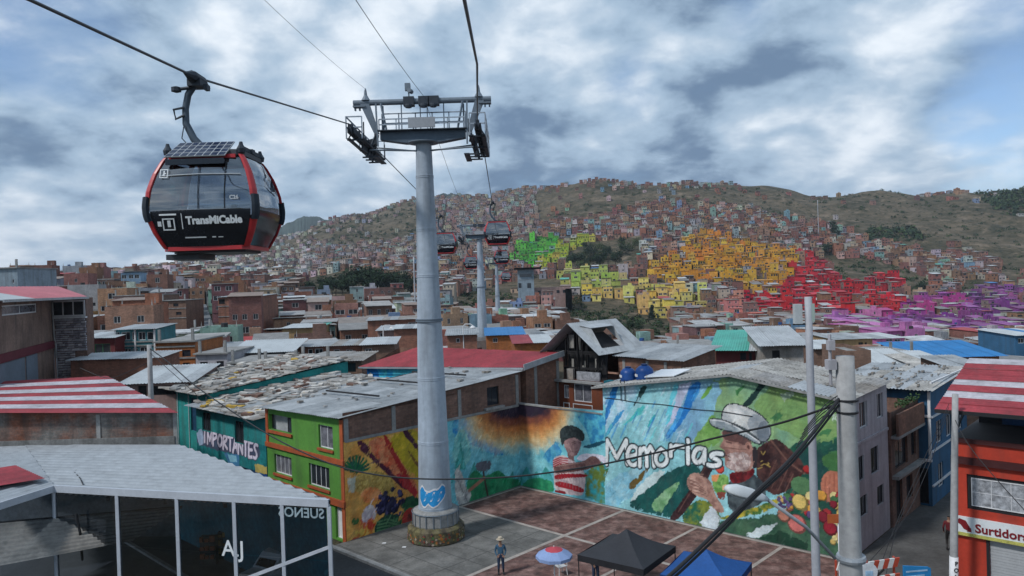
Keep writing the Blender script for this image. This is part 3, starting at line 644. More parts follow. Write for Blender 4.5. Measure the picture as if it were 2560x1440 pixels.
    for ch, x0, y0, x1, y1 in (('M', 100, 610, 245, 775), ('e', 235, 630, 330, 790), ('m', 330, 640, 430, 790), ('o', 430, 660, 530, 790), ('r', 535, 640, 640, 720), ('i', 640, 610, 690, 770), ('a', 690, 650, 790, 770), ('s', 800, 690, 910, 790)):
        (a, b), (c, d) = q((x0, y0), (x1, y1)); letter(mu, ch, a, b, c, d, w=.24, col=(212, 222, 226), out=(36, 48, 54), ow=.2)
    # low wall: sun, boy
    mu.poly(z7((1500, 0), (2205, 40), (2205, 1000), (1500, 900)), (96, 168, 182), 1, 0, 41, (130, 196, 204), .6)
    mu.poly(z7((1950, 110), (2205, 90), (2205, 330), (2100, 400), (2050, 250)), (50, 130, 176), 1, .1, 42, (90, 180, 200), .3)
    for k, (rx, ry, c) in enumerate(((470, 395, (196, 186, 150)), (420, 330, (196, 152, 96)), (370, 260, (176, 112, 62)), (310, 180, (112, 62, 50)), (255, 105, (32, 30, 48)))): mu.ell(z7((1520, 45))[0], rx / 3.273, ry / 3.273, c, .95, .25, .25, 43 + k)
    mu.poly(z7((1690, 470), (1800, 330), (1850, 420), (1790, 560)), (40, 118, 170), .9, .12, 50, (80, 160, 190), .3)
    for x, y, w, h in ((1560, 600, 90, 110), (1640, 640, 80, 120), (1720, 600, 90, 110), (1500, 640, 60, 100)): mu.poly(z7((x - w, y + h), (x - w * .2, y - h * .3), (x, y - h * .6), (x + w * .4, y), (x + w, y + h)), (34, 128, 118), .8, .1, 51, (60, 160, 160), .3)
    mu.poly(z7((1490, 740), (1560, 650), (1640, 640), (1780, 660), (1790, 760), (1640, 740)), (32, 116, 82), 1, .1, 52, (46, 140, 96), .4)
    mu.poly(z7((2040, 600), (2205, 470), (2205, 850), (2040, 800)), (44, 140, 150), 1, .15, 53, (90, 110, 50), .3)
    mu.poly(z7((2000, 390), (2090, 360), (2205, 320), (2205, 350), (2090, 400)), (28, 74, 92), 1, .06, 54)
    mu.dabs(500, 9, ang=1.0)
    zB = lambda *pp: [(1360 + x / 3.275, 1010 + y / 3.276) for x, y in pp]
    mu.poly(zB((260, 452), (300, 408), (380, 404), (480, 415), (515, 450), (500, 495), (440, 452), (380, 432), (330, 474)), (206, 202, 214), 1, .03, 56)
    mu.poly(zB((75, 450), (110, 424), (160, 418), (215, 448), (250, 468), (322, 540), (345, 600), (328, 750), (250, 750), (88, 718), (84, 600), (74, 500)), (198, 182, 182), 1, .015, 55, (170, 152, 156), .25)
    for k in range(4): mu.line(zB((78, 462 + k * 17), (130, 440 + k * 16), (196, 446 + k * 20)), .085, (150, 40, 48))
    mu.poly(zB((84, 575), (200, 570), (360, 572), (350, 600), (220, 602), (90, 625)), (142, 30, 40), 1, .03); mu.poly(zB((90, 632), (180, 640), (330, 690), (326, 735), (180, 690), (90, 672)), (150, 34, 44), 1, .03); mu.poly(zB((92, 705), (170, 712), (190, 740), (92, 724)), (120, 30, 38), 1, .02)
    for k in range(9): mu.line(zB((120 + k * 24, 600), (112 + k * 25, 650 + k * 8)), .035, (140, 120, 126), .7)
    mu.poly(zB((80, 502), (250, 478), (330, 468), (392, 418), (444, 440), (476, 490), (380, 530), (300, 548), (120, 572), (84, 560)), (128, 96, 90), 1, .015, 57, (98, 70, 70), .2); mu.line(zB((100, 556), (250, 545), (380, 522), (470, 492)), .08, (70, 48, 52), .8); mu.line(zB((100, 510), (250, 488), (330, 478)), .05, (168, 136, 128), .7)
    for k in range(4): mu.line(zB((392 + k * 16, 428 + k * 6), (424 + k * 12, 488)), .03, (76, 52, 54), .8)
    mu.poly(zB((188, 385), (245, 420), (250, 470), (200, 450)), (112, 84, 84), 1, .02)
    mu.poly(zB((163, 292), (200, 270), (270, 276), (312, 304), (302, 352), (282, 402), (256, 432), (214, 422), (184, 382), (164, 342)), (150, 122, 120), 1, .012, 58, (122, 94, 96), .25); mu.poly(zB((250, 300), (312, 304), (302, 352), (282, 402), (256, 432), (246, 380)), (92, 70, 80), .45, .03)
    mu.ell(zB((160, 308))[0], 4.5, 7, (136, 106, 104)); mu.poly(zB((135, 275), (128, 230), (150, 188), (210, 172), (272, 184), (327, 230), (335, 282), (312, 314), (272, 284), (232, 274), (192, 288), (170, 300), (152, 352), (140, 312)), (32, 40, 42), 1, .03, 59, (52, 62, 64), .15)
    for P, w, c in ((((226, 316), (262, 308)), .045, (50, 36, 40)), (((282, 312), (306, 318)), .045, (50, 36, 40)), (((234, 326), (258, 322)), .035, (30, 22, 28)), (((286, 324), (302, 328)), .035, (30, 22, 28)), (((268, 330), (274, 358), (262, 366)), .03, (96, 70, 74)), (((232, 388), (250, 394), (270, 388)), .04, (84, 48, 52)), (((210, 350), (222, 380)), .04, (176, 150, 146))): mu.line(zB(*P), w, c, .9)
    return mu
def paint_left():
    mu = Mural(-14.5, 0, 0, 5.76, .05, lambda u, v: (onL(u, v)[0], onL(u, v)[2]), (198, 142, 70)); z7 = lambda *pp: [(840 + x / 3.273, 1000 + y / 3.273) for x, y in pp]
    mu.poly(z7((60, 200), (720, 200), (720, 1300), (60, 1300)), (196, 136, 66), 1, 0, 2, (208, 160, 84), .8)
    mu.poly(z7((230, 340), (400, 285), (560, 560), (700, 760), (620, 780), (480, 640), (340, 480)), (190, 84, 56), 1, .1, 3, (206, 130, 90), .35)
    mu.poly(z7((370, 300), (410, 285), (560, 560), (600, 640), (540, 620), (470, 470)), (160, 46, 42), 1, .08, 4)
    mu.poly(z7((405, 290), (720, 210), (720, 650), (610, 600), (520, 480)), (192, 164, 46), 1, .1, 5, (170, 150, 40), .5)
    mu.poly(z7((150, 345), (235, 325), (300, 460), (470, 600), (600, 740), (560, 740), (420, 610), (255, 460)), (78, 34, 52), 1, .08, 6)
    mu.poly(z7((530, 255), (580, 240), (650, 340), (720, 450), (690, 440), (600, 340)), (70, 34, 52), 1, .08, 7)
    mu.poly(z7((580, 400), (640, 470), (720, 570), (700, 580), (620, 480)), (110, 70, 40), .9, .06, 8)
    mu.poly(z7((470, 600), (560, 600), (680, 760), (660, 800), (560, 720)), (170, 46, 50), 1, .08, 9)
    mu.poly(z7((130, 660), (200, 590), (330, 580), (440, 620), (480, 680), (470, 780), (330, 800), (170, 770)), (186, 158, 88), 1, .05, 10, (150, 120, 60), .12)
    for k in range(8): mu.line(z7((140 + k * 44, 620 + (k % 2) * 20), (200 + k * 40, 780)), .04, (110, 84, 40), .6)
    for k in range(11):
        a = math.radians(-170 + k * 16); mu.line(z7((165, 590), (165 + 110 * math.cos(a), 580 + 120 * math.sin(a))), .16, (28, 74 + (k % 3) * 14, 60))
    mu.poly(z7((90, 640), (160, 640), (150, 760), (100, 750)), (170, 180, 170), .8, .06, 11)
    mu.poly(z7((190, 740), (340, 705), (390, 790), (330, 830), (215, 850)), (196, 112, 62), 1, .05, 12, (208, 140, 90), .3)
    mu.poly(z7((500, 850), (560, 800), (650, 770), (720, 850), (700, 1010), (560, 910)), (44, 96, 58), 1, .08, 13, (26, 66, 48), .25)
    r = random.Random(3)
    for k in range(48):
        x, y = 430 + r.gauss(0, 48), 860 + r.gauss(0, 44); c = r.choice([(48, 46, 84), (36, 34, 66), (66, 64, 104)]); mu.ell(z7((x, y))[0], 6.5, 6.5, (24, 22, 44)); mu.ell(z7((x - 5, y - 6))[0], 5, 5, c)
    mu.ell(z7((425, 1035))[0], 33, 30, (30, 64, 50))
    for k in range(5): mu.line(z7((335, 1000 + k * 24), (425, 975 + k * 26), (515, 1000 + k * 24)), .10, (96, 140, 96), .8)
    mu.ell(z7((612, 960))[0], 24, 27, (60, 110, 60)); mu.ell(z7((604, 962))[0], 20, 24, (178, 56, 50)); mu.ell(z7((600, 962))[0], 6, 9, (70, 40, 36), .8)
    mu.poly(z7((205, 930), (240, 870), (300, 845), (335, 950), (250, 1045), (215, 1000)), (206, 196, 196), 1, .04, 14, (176, 160, 170), .2)
    for k in range(34):
        x, y = r.uniform(150, 320), r.uniform(980, 1190); c = r.choice([(196, 120, 50), (176, 60, 40), (206, 170, 80), (60, 100, 50), (190, 90, 60)]); mu.ell(z7((x, y))[0], r.uniform(4, 10), r.uniform(4, 10), c)
    # landscape right of the pylon
    mu.poly(z7((690, 60), (1520, 0), (1520, 1000), (690, 1100)), (92, 164, 178), 1, 0, 20, (120, 190, 200), .6)
    mu.poly(z7((930, 170), (1130, 110), (1300, 380), (1400, 440), (1300, 460), (1130, 360), (960, 330)), (44, 124, 176), 1, .12, 21, (80, 165, 195), .3)
    mu.poly(z7((950, 330), (1040, 200), (1120, 420), (1060, 560), (960, 560)), (84, 160, 160), 1, .12, 22, (130, 190, 185), .3)
    for k, (rx, ry, c) in enumerate(((470, 395, (196, 186, 150)), (420, 330, (196, 152, 96)), (370, 260, (176, 112, 62)), (310, 180, (112, 62, 50)), (255, 105, (32, 30, 48)))): mu.ell(z7((1520, 45))[0], rx / 3.273, ry / 3.273, c, .95, .25, .25, 43 + k)
    for x, y, w, h in ((1020, 420, 50, 150), (1000, 560, 60, 120), (1130, 560, 70, 130), (1330, 640, 90, 130), (1440, 640, 80, 120)): mu.poly(z7((x - w, y + h), (x, y - h * .5), (x + w, y + h)), (40, 124, 112), .85, .1, 30, (70, 160, 160), .3)
    mu.poly(z7((1040, 880), (1080, 620), (1150, 570), (1200, 640), (1330, 560), (1400, 640), (1520, 640), (1520, 760), (1240, 810)), (30, 108, 72), 1, .1, 31, (44, 136, 92), .4)
    mu.poly(z7((965, 540), (1030, 580), (1060, 720), (1120, 760), (1070, 870), (980, 880)), (196, 194, 188), 1, .05, 32, (150, 150, 150), .25)
    for k in range(6): mu.line(z7((985 + k * 14, 640 + k * 30), (1010 + k * 14, 690 + k * 30)), .04, (90, 88, 90), .8)
    mu.poly(z7((1140, 515), (1200, 495), (1285, 500), (1245, 590), (1150, 585)), (88, 90, 100), 1, .05, 33)
    mu.dabs(1800, 11, ang=.9)
    mu.line(z7((1205, 590), (1220, 680), (1245, 800)), .16, (60, 44, 42)); mu.line(z7((1090, 740), (1150, 690), (1210, 640)), .24, (148, 104, 86))
    return mu
# ------------------------------------------------------------------ ground of the square
M_PAVE = mat('worn grey concrete paving', (0.12, 0.117, 0.11), 0.9, 0.28, 0.9, bump=0.25, stain=0.4, col2=(0.16, 0.155, 0.145))
M_COURT = mat('brick red court pavers', (0.105, 0.055, 0.047), 0.9, 0.55, 2.6, bump=0.4, stain=0.3, col2=(0.19, 0.115, 0.10))
M_LINE = mat('pale kerb strip', (0.33, 0.29, 0.26), 0.85, 0.25, 1.2)
M_ASPH = mat('asphalt', (0.055, 0.055, 0.057), 0.9, 0.3, 0.6, bump=0.3, stain=0.2)
M_STREET = mat('grey street concrete', (0.085, 0.085, 0.083), 0.9, 0.28, 0.5, bump=0.2, stain=0.4)
def sheet(name, pts, z, m, parent=None, th=None):
    mb = MB(); P = [Wd(a, b, z) for a, b in pts]
    if th: mb.prism([p - Vector((0, 0, th)) for p in P], (0, 0, th))
    else: mb.poly(P)
    o = mb.build(name, m, parent)
    if parent is None: struct(o)
    return o
sheet('plaza_pavement', [(-15.3, -.05), (-.05, -.05), (-.05, 24), (-15.3, 24)], .12, M_PAVE, th=.14)
sheet('road', [(-15.35, -60), (-15.35, 70), (-22.5, 70), (-22.5, -60)], .012, M_ASPH)
sheet('street', [(-15.25, 24.05), (-.03, 24.05), (-.03, 22.45), (40, 22.45), (40, 27.15), (-.72, 27.15), (-.72, 60), (-15.25, 60)], .016, M_STREET)
for a0, b0, a1, b1 in ((-15.6, -60, -15.3, 24.0), (-22.7, -60, -22.5, 70)): sheet('kerb', [(a0, b0), (a1, b0), (a1, b1), (a0, b1)], .15, M_CONC, th=.15)
sheet('court_paving', [(-6.1, .35), (-.35, .35), (-.35, 23.2), (-14.0, 23.2), (-14.0, 9.1), (-6.1, 9.1)], .124, M_COURT)
for k, (a0, b0, a1, b1) in enumerate(((-6.25, .2, -6.0, 23.2), (-14.2, 8.9, -.4, 9.15), (-14.2, 14.0, -.4, 14.2), (-14.2, 19.0, -.4, 19.2), (-.42, .3, -.2, 23.2), (-6.2, .25, -.3, .42))):
    sheet('paving_strip', [(a0, b0), (a1, b0), (a1, b1), (a0, b1)], .128 + .004 * (k % 2), M_LINE)
for k in range(3): sheet('paving_joint', [(-15.2, 2.2 + k * 2.6 - .02), (-6.3, 2.2 + k * 2.6 - .02), (-6.3, 2.2 + k * 2.6 + .02), (-15.2, 2.2 + k * 2.6 + .02)], .1235, mat('dark joint', (.05, .05, .05), .9))

mb = MB()
for k in range(6):
    for q0, q1 in (((-15.1 + k * 1.5, .1), (-15.1 + k * 1.5, 8.8)),): p, q = Wd(*q0, .1236), Wd(*q1, .1236); d = E1 * .018; mb.quad(p - d, p + d, q + d, q - d)
struct(mb.build('paving_joint', mat('dark joint', (.05, .05, .05), .9)))
# ------------------------------------------------------------------ long corner building: green front, brick side with the fruit mural
def rect_P(L, axis, fixed, sgn):
    """P(s, depth, z) for a wall on a=fixed (axis 'a': s runs along b) or b=fixed (s runs along a); depth goes into the building"""
    if axis == 'a': return lambda s, d, z: L(fixed + sgn * d, s, z)
    return lambda s, d, z: L(s, fixed + sgn * d, z)
t, L = block('green_corner_house', 'lime green three storey house with orange trim and fruit mural along its brick side', 'house', -14.5, -4.2)
Fa = rect_P(L, 'a', -14.5, 1); B0 = -8.75
ops_mid = [(-7.85, -5.75, 2.85, 4.05), (-3.75, -1.55, 2.75, 4.05)]; ops_top = [(-8.4, -5.6, 5.55, 6.55), (-2.55, -1.05, 5.15, 6.5)]; ops_g = [(-1.05, -.25, .12, 2.15), (-7.5, -5.2, .12, 2.2)]
mb = MB(); top = lambda s: 7.05 + (s - B0) / 8.75 * .05
facade(mb, Fa, B0, 0, 0.0, 7.0, ops_mid + ops_top + ops_g, .22); mb.build('front_wall', M_GREEN, t)
mb = MB()   # trim
for z0, z1, d in ((4.45, 4.72, .14), (2.05, 2.4, .16)): mb.add([L(-14.5 - y, s, z) for z in (z0, z1) for s, y in ((B0, .003), (B0, d), (.08, d), (.08, .003))], ((0, 3, 2, 1), (4, 5, 6, 7), (0, 1, 5, 4), (1, 2, 6, 5), (2, 3, 7, 6), (3, 0, 4, 7)))
mb.build('trim_band', M_ORTRIM, t)
def lbox(L, a0, a1, b0, b1, z0, z1, name, m, t):
    mb = MB(); mb.add([L(a, b, z) for z in (z0, z1) for a, b in ((a0, b0), (a0, b1), (a1, b1), (a1, b0))], ((0, 1, 2, 3), (7, 6, 5, 4), (0, 4, 5, 1), (1, 5, 6, 2), (2, 6, 7, 3), (3, 7, 4, 0)))
    return mb.build(name, m, t)
for b0, z0, z1 in ((-.28, 0, 2.05), (-.28, 2.4, 4.45), (-.28, 4.72, 7.0), (B0, 4.72, 7.0)): lbox(L, -14.56, -14.503, b0, b0 + .3, z0, z1, 'corner_trim', M_ORTRIM, t)
for (a, b, c, d), nx, pm in ((ops_mid[0], 4, CURT), (ops_mid[1], 4, PANE), (ops_top[1], 2, CURT)):
    add_window(t, Fa, a, b, c, d, .16, M_WHITE, nx, 1, pm, .06); lbox(L, -14.60, -14.504, a - .08, b + .08, c - .16, c - .02, 'window_sill', M_ORTRIM, t)
lbox(L, -14.62, -14.505, -8.5, -5.5, 5.36, 5.52, 'window_sill', M_ORTRIM, t)
lbox(L, -14.05, -14.0, -8.75, -5.2, 5.2, 6.9, 'balcony_back', mat('grey plaster', (.30, .31, .32), .85), t); add_window(t, Fa, -6.35, -5.65, 5.55, 6.5, .2, M_BLACKM, 1, 1, PANE, .05)
add_window(t, Fa, *ops_g[1], .18, M_BLACKM, 3, 1, M_DARK, .06, 'garage_door'); add_window(t, Fa, *ops_g[0], .18, M_WHITE, 1, 1, M_WHITE, .06, 'door')
mb = MB(); Fb = rect_P(L, 'b', 0, -1); topL = lambda s: 7.12 + (s + 14.5) / 14.5 * .95
win = [(-3.05, -1.9, 6.15, 7.4)]
facade(mb, Fb, -14.5, 0.3, 5.76, 8.0, win, .2, 0, topL); mb.quad(L(-14.5, 0, 0), L(.3, 0, 0), L(.3, 0, 5.76), L(-14.5, 0, 5.76)); mb.quad(L(-14.5, B0, 0), L(.3, B0, 0), L(.3, B0, 8.0), L(-14.5, B0, 7.0)); mb.quad(L(.3, B0, 0), L(.3, 0, 0), L(.3, 0, 8.1), L(.3, B0, 8.0))
mb.build('brick_wall', M_BRICK2, t)
for a, z1 in ((-10.95, 7.3), (-5.6, 7.6), (-.1, 7.95), (-14.3, 7.05)): lbox(L, a - .14, a + .14, .003, .05, 5.76, z1, 'concrete_column', M_CONC, t)
lbox(L, -14.4, .2, .004, .06, 5.70, 5.86, 'ledge', M_CONC, t)
add_window(t, Fb, *win[0], .12, M_BLACKM, 2, 1, PANE, .05); lbox(L, -3.4, -1.6, .005, .25, 5.9, 6.05, 'window_sill', M_CONC, t)
mu = paint_left(); me = mu.mesh(lambda s, z: L(s, .012, z)); o = inst('mural', me, t); o['label'] = 'fruit and sun mural painted along the brick side'
sheet_roof(t, L, (-14.95, B0 - .2, 6.95), (-14.95, .3, 7.17), (.6, B0 - .2, 7.9), (.6, .3, 8.2), [M_TINA, M_TINB], 8, 4, .2, .03, 5, pick=lambda i, j, R: 1 if (i == 1 and j == 0) or R.random() < .12 else 0)
mb = MB()
for a in (-10.6, -6.4, -3.2): mb.beam(L(a, B0 + 1, 7.33 + (a + 14.5) * .063), L(a + .1, -2, 7.42 + (a + 14.5) * .064), .12, .10)
mb.build('roof_batten', M_BLACKM, t)
R_ = random.Random(4); mb = MB()
for k in range(26):
    a, b = R_.uniform(-14, 0), R_.uniform(B0, -.5); z = 7.0 + (a + 14.9) / 15.5 * .98 + (b - B0) / 8.75 * .22 + .05
    s = R_.uniform(.06, .16); x, y, z_ = L(a, b, z); mb.box(x - s, x + s * 1.4, y - s, y + s, z_, z_ + s * .8)
stuff(mb.build('roof_stones', M_TINR, t))

# ------------------------------------------------------------------ teal houses with the painted words
def cluttered_roof(t, L, a0, a1, b0, b1, z0, z1, seed, mats, stones, yellow=False):
    sheet_roof(t, L, (a0, b0, z0), (a0, b1, z0), (a1, b0, z1), (a1, b1, z1), mats, max(3, int((b1 - b0) / 1.0)), 4, .2, .03, seed)
    R = random.Random(seed); mb = MB(); cm = [M_TINR, M_ASB, M_CONC, mat('yellow tarpaulin scraps', (.42, .27, .05), .8, .3, 2), mat('pale rubble', (.45, .43, .40), .9, .3, 2), M_BRICK2]
    for k in range(stones):
        a, b = R.uniform(a0 + .2, a1 - .2), R.uniform(b0 + .1, b1 - .1); z = lerp(z0, z1, (a - a0) / (a1 - a0)) + .04; c = Vector(L(a, b, z)); w, d, h = R.uniform(.15, .55), R.uniform(.1, .35), R.uniform(.04, .16); th = R.uniform(0, 3.1)
        m = R.choices(range(6), (3, 3, 2, 3 if (yellow and a < a0 + 2.2) else .25, 4, 1.5))[0]
        x, y = Vector((math.cos(th), math.sin(th), 0)) * w, Vector((-math.sin(th), math.cos(th), 0)) * d; tl = Vector((0, 0, R.uniform(0, .1)))
        lo = [c - x - y, c + x - y, c + x + y, c - x + y]; hi = [p + Vector((0, 0, h)) + (tl if i in (1, 2) else Vector()) for i, p in enumerate(lo)]
        mb.add(lo + hi, ((4, 5, 6, 7), (0, 1, 5, 4), (1, 2, 6, 5), (2, 3, 7, 6), (3, 0, 4, 7)), m)
    stuff(mb.build('roof_rubble', cm, t))
    mb = MB()
    for k in range(9):
        a, b = R.uniform(a0 + .3, a1 - 3), R.uniform(b0 + .4, b1 - .4); l = R.uniform(1.5, 3.5); z = lerp(z0, z1, (a - a0) / (a1 - a0)) + .12; zb = lerp(z0, z1, (a + l - a0) / (a1 - a0)) + .12
        mb.beam(L(a, b, z), L(a + l, b + R.uniform(-.6, .6), zb), .1, .06)
    stuff(mb.build('roof_planks', M_TINR, t))
t, L = block('teal_house', 'teal two storey house with white graffiti word and rubble strewn roof', 'house', -14.5, -14)
Fa = rect_P(L, 'a', -14.5, 1); b0, b1 = -19.3, -8.85
ops = [(-18.3, -16.9, 4.35, 5.7), (-13.2, -11.9, 4.1, 5.6), (-16.0, -14.9, .15, 2.3), (-12.6, -10.9, .15, 2.5)]
mb = MB(); facade(mb, Fa, b0, b1, 2.55, 6.15, ops[:2], .2, 0); facade(mb, Fa, b0, b1, 0, 2.55, ops[2:], .2, 1); mb.quad(L(-14.5, b0, 0), L(-3, b0, 0), L(-3, b0, 7), L(-14.5, b0, 6.15)); mb.quad(L(-14.5, b1, 0), L(-3, b1, 0), L(-3, b1, 7), L(-14.5, b1, 6.15)); mb.quad(L(-3, b0, 0), L(-3, b1, 0), L(-3, b1, 7), L(-3, b0, 7))
mb.build('wall', [M_TEAL, M_NAVY], t)
for o in ops[:2]: add_window(t, Fa, *o, .14, M_BLACKM, 2, 1, PANE, .06)
add_window(t, Fa, *ops[2], .14, M_BLACKM, 1, 1, M_NAVY, .06, 'door'); add_window(t, Fa, *ops[3], .14, M_BLACKM, 2, 1, M_DARK, .06, 'garage_door')
mu = Mural(b0, b1, 0, 4.4, .045, lambda u, v: onR(u, v, -14.5)[1:], (30, 92, 100)); xw = lambda x, y: (380 + x / 4.0, 900 + y / 4.0)
mu.poly([(480, 1000), (680, 1000), (680, 1100), (480, 1000)], (24, 96, 104)); mu.img[:] = mu.c((20, 96, 100)); mu.put((mu.Z < 2.55).astype(float), (16, 46, 78)); mu.put((mu.noise(.7, 4) > .56).astype(float), (34, 120, 122), .5)
mu.poly([xw(445, 760), xw(510, 680), xw(1060, 830), xw(1090, 960), xw(1040, 1000), xw(450, 850)], (70, 64, 92), .8, .15, 3); mu.poly([xw(440, 720), xw(500, 690), xw(530, 830), xw(470, 850)], (150, 170, 196), .8, .15, 5)
for k, ch in enumerate('IMPORTANTES'):
    x0 = 505 + k * 51; y0 = 700 + k * 14; p, q_ = xw(x0, y0), xw(x0 + 46, y0 + 118 + k * 3); letter(mu, ch, p[0], p[1], q_[0], q_[1], w=.22, col=(196, 190, 206), out=(58, 50, 76), ow=.12)
for P, c in ((((720, 930), (870, 950), (880, 1090), (780, 1060)), (60, 110, 150)), (((760, 940), (840, 960), (850, 1020), (780, 1010)), (120, 170, 190)), (((1030, 1040), (1160, 1060), (1160, 1140), (1040, 1120)), (170, 150, 80)), (((1040, 1120), (1170, 1150), (1170, 1210), (1040, 1180)), (24, 60, 120))): mu.poly([xw(*p) for p in P], c, .9, .1, 6)
keep = mu.mesh(lambda s, z: L(-14.512, s, z)); bmx = bmesh.new(); bmx.from_mesh(keep)
def in_ops(c): 
    s, z = -c.y + -14, c.z
    return any(o[0] - .02 < s < o[1] + .02 and o[2] - .02 < z < o[3] + .02 for o in ops)
bmesh.ops.delete(bmx, geom=[f for f in bmx.faces if in_ops(f.calc_center_median())], context='FACES'); bmx.to_mesh(keep); bmx.free()
inst('painted_words', keep, t)
cluttered_roof(t, L, -15.3, -2.6, b0 - .2, b1 - .05, 6.15, 7.2, 21, [M_TINR, M_ASB, M_TINA], 260, True)
t, L = block('turquoise_house', 'turquoise house behind the striped roof with stone weighted roof sheets', 'house', -13.4, -23.6)
Fa = rect_P(L, 'a', -13.4, 1); b0, b1 = -29.5, -19.45
ops = [(-27.2, -25.6, 4.0, 6.1), (-22.9, -21.6, 3.6, 6.2), (-21.0, -20.2, 1.0, 3.0)]
mb = MB(); facade(mb, Fa, b0, b1, 0, 6.75, ops, .2); mb.quad(L(-13.4, b1, 0), L(-1, b1, 0), L(-1, b1, 8), L(-13.4, b1, 6.75)); mb.quad(L(-13.4, b0, 0), L(-1, b0, 0), L(-1, b0, 8), L(-13.4, b0, 6.75)); mb.quad(L(-1, b0, 0), L(-1, b1, 0), L(-1, b1, 8), L(-1, b0, 8)); mb.build('wall', M_TEAL2, t)
for o in ops: add_window(t, Fa, *o, .14, M_NAVY, 1, 1, mat('dark blue door leaf', (.012, .05, .10), .6, .3, 2), .07)
mb = MB()
for s in (-25.2, -23.1, -21.4, -19.9): mb.beam(L(-13.45, s, .2), L(-13.45, s, 6.5), .05, .05)
mb.build('drain_pipe', M_WHITE, t)
cluttered_roof(t, L, -14.3, -.6, b0 - .2, b1 + .3, 6.75, 8.2, 33, [M_ASB, M_TINR], 330)

# ------------------------------------------------------------------ red roofed hall behind the long building
t, L = block('red_roofed_hall', 'long hall with rose red metal roof and cyan mural behind the grey tin roof', 'building', 1.0, -9.0)
mb = MB(); b0 = -19.3; zf = lambda b: 7.35 + (b + 19.6) / 19.8 * 1.0
mb.quad(L(.9, 0, 0), L(4.6, 0, 0), L(4.6, 0, 8.95), L(.9, 0, zf(0))); mb.quad(L(4.6, b0, 0), L(4.6, 0, 0), L(4.6, 0, 8.95), L(4.6, b0, 8.75)); mb.quad(L(.9, b0, 0), L(4.6, b0, 0), L(4.6, b0, 8.75), L(.9, b0, zf(b0))); mb.quad(L(.9, b0, 0), L(.9, 0, 0), L(.9, 0, zf(0)), L(.9, b0, zf(b0)))
mb.build('brick_wall', M_BRICK, t)
mu = Mural(b0, -8.9, 4.6, 8.0, .06, lambda u, v: onR(u, v, .9)[1:], (84, 186, 206)); mu.img[:] = mu.c((80, 184, 204)); zz5 = lambda *pp: [(600 + x / 3.6, 640 + y / 3.6) for x, y in pp]
mu.poly(zz5((1090, 980), (1160, 980), (1110, 1100), (1100, 1180), (1080, 1180)), (206, 176, 100), 1, .1, 3); mu.poly(zz5((1150, 985), (1220, 980), (1270, 1120), (1240, 1150), (1180, 1050), (1140, 1160), (1100, 1160)), (24, 110, 180), 1, .1, 4); mu.poly(zz5((1140, 1160), (1165, 1060), (1180, 1050), (1215, 1150)), (220, 190, 120), 1, .1, 5); mu.poly(zz5((1210, 980), (1390, 985), (1370, 1120), (1280, 1110)), (40, 150, 200), .9, .15, 6, (90, 200, 210), .5)
inst('mural', mu.mesh(lambda s, z: L(.885, s, z), [(b0, zf(b0) - .02), (-8.9, zf(-8.9) - .02)]), t)
sheet_roof(t, L, (.35, b0 - .5, 7.35), (.35, .35, 8.42), (4.75, b0 + 2.6, 8.86), (4.75, .35, 9.08), [M_REDTIN], 16, 1, .25, .03, 8)
mb = MB(); mb.beam(L(.3, .38, 8.45), L(4.8, .38, 9.05), .06, .42); mb.build('fascia', M_TINB, t); mb = MB(); mb.beam(L(.3, b0 - .5, 7.28), L(.3, .3, 8.35), .05, .14); mb.build('gutter', M_GALV, t)
for a in (1.9, 4.4): lbox(L, a - .14, a + .14, .003, .05, 4.6, 8.5, 'concrete_column', M_CONC, t)

# ------------------------------------------------------------------ low mural wall and the gabled building with the big mural
t, L = block('mural_building', 'three storey building with large countryside mural and grey cement sheet roof', 'building', 0, 15)
TOP = [(0, 5.85), (7.42, 6.1), (7.43, 7.72), (16.43, 8.98), (22.35, 8.15)]
mu = paint_right(); o = inst('mural', mu.mesh(lambda s, z: L(-.012, s, z), TOP), t); o['label'] = 'mural of an old farmer in a white hat, a boy and fruit'
mb = MB(); xs = [0, 7.42, 7.43, 16.43, 22.35]
for (s0, z0), (s1, z1) in zip(TOP, TOP[1:]): mb.quad(L(0, s0, 0), L(0, s1, 0), L(0, s1, z1), L(0, s0, z0))
mb.quad(L(.25, 0, 0), L(.25, 7.4, 0), L(.25, 7.4, 6.1), L(.25, 0, 5.85)); mb.quad(L(0, 0, 5.85), L(0, 7.42, 6.1), L(.25, 7.42, 6.1), L(.25, 0, 5.85)); mb.quad(L(0, 7.42, 0), L(6.4, 7.42, 0), L(6.4, 7.42, 7.9), L(0, 7.42, 7.7)); mb.quad(L(6.4, 7.42, 0), L(6.4, 22.35, 0), L(6.4, 22.35, 8.3), L(6.4, 7.42, 7.9))
mb.build('wall', M_CONC, t)
lbox(L, -.06, .3, 0, 7.38, 5.86, 5.95, 'coping', M_CONC, t)
Fs = rect_P(L, 'b', 22.38, -1); ops = [(2.0, 3.2, 6.3, 7.65), (4.75, 5.75, 6.4, 7.75), (1.55, 2.5, 3.65, 4.9), (3.55, 4.8, 3.6, 5.0), (1.7, 2.85, 1.75, 2.8), (4.4, 5.5, 1.7, 2.75)]
mb = MB(); facade(mb, Fs, 0, 6.45, 0, 8.2, ops, .18); mb.build('white_side_wall', M_WHITEW, t)
for k, w in enumerate(ops): add_window(t, Fs, *w, .12, M_BLACKM if k > 1 else M_WHITE, 2, 1, PANE, .05)
lbox(L, 0, 6.4, 22.385, 22.45, 5.55, 5.7, 'floor_band', M_WHITEW, t)
tone = lambda i, j, R: 2 if (i in (3, 4) and j == 0) else R.choice((0, 0, 1))
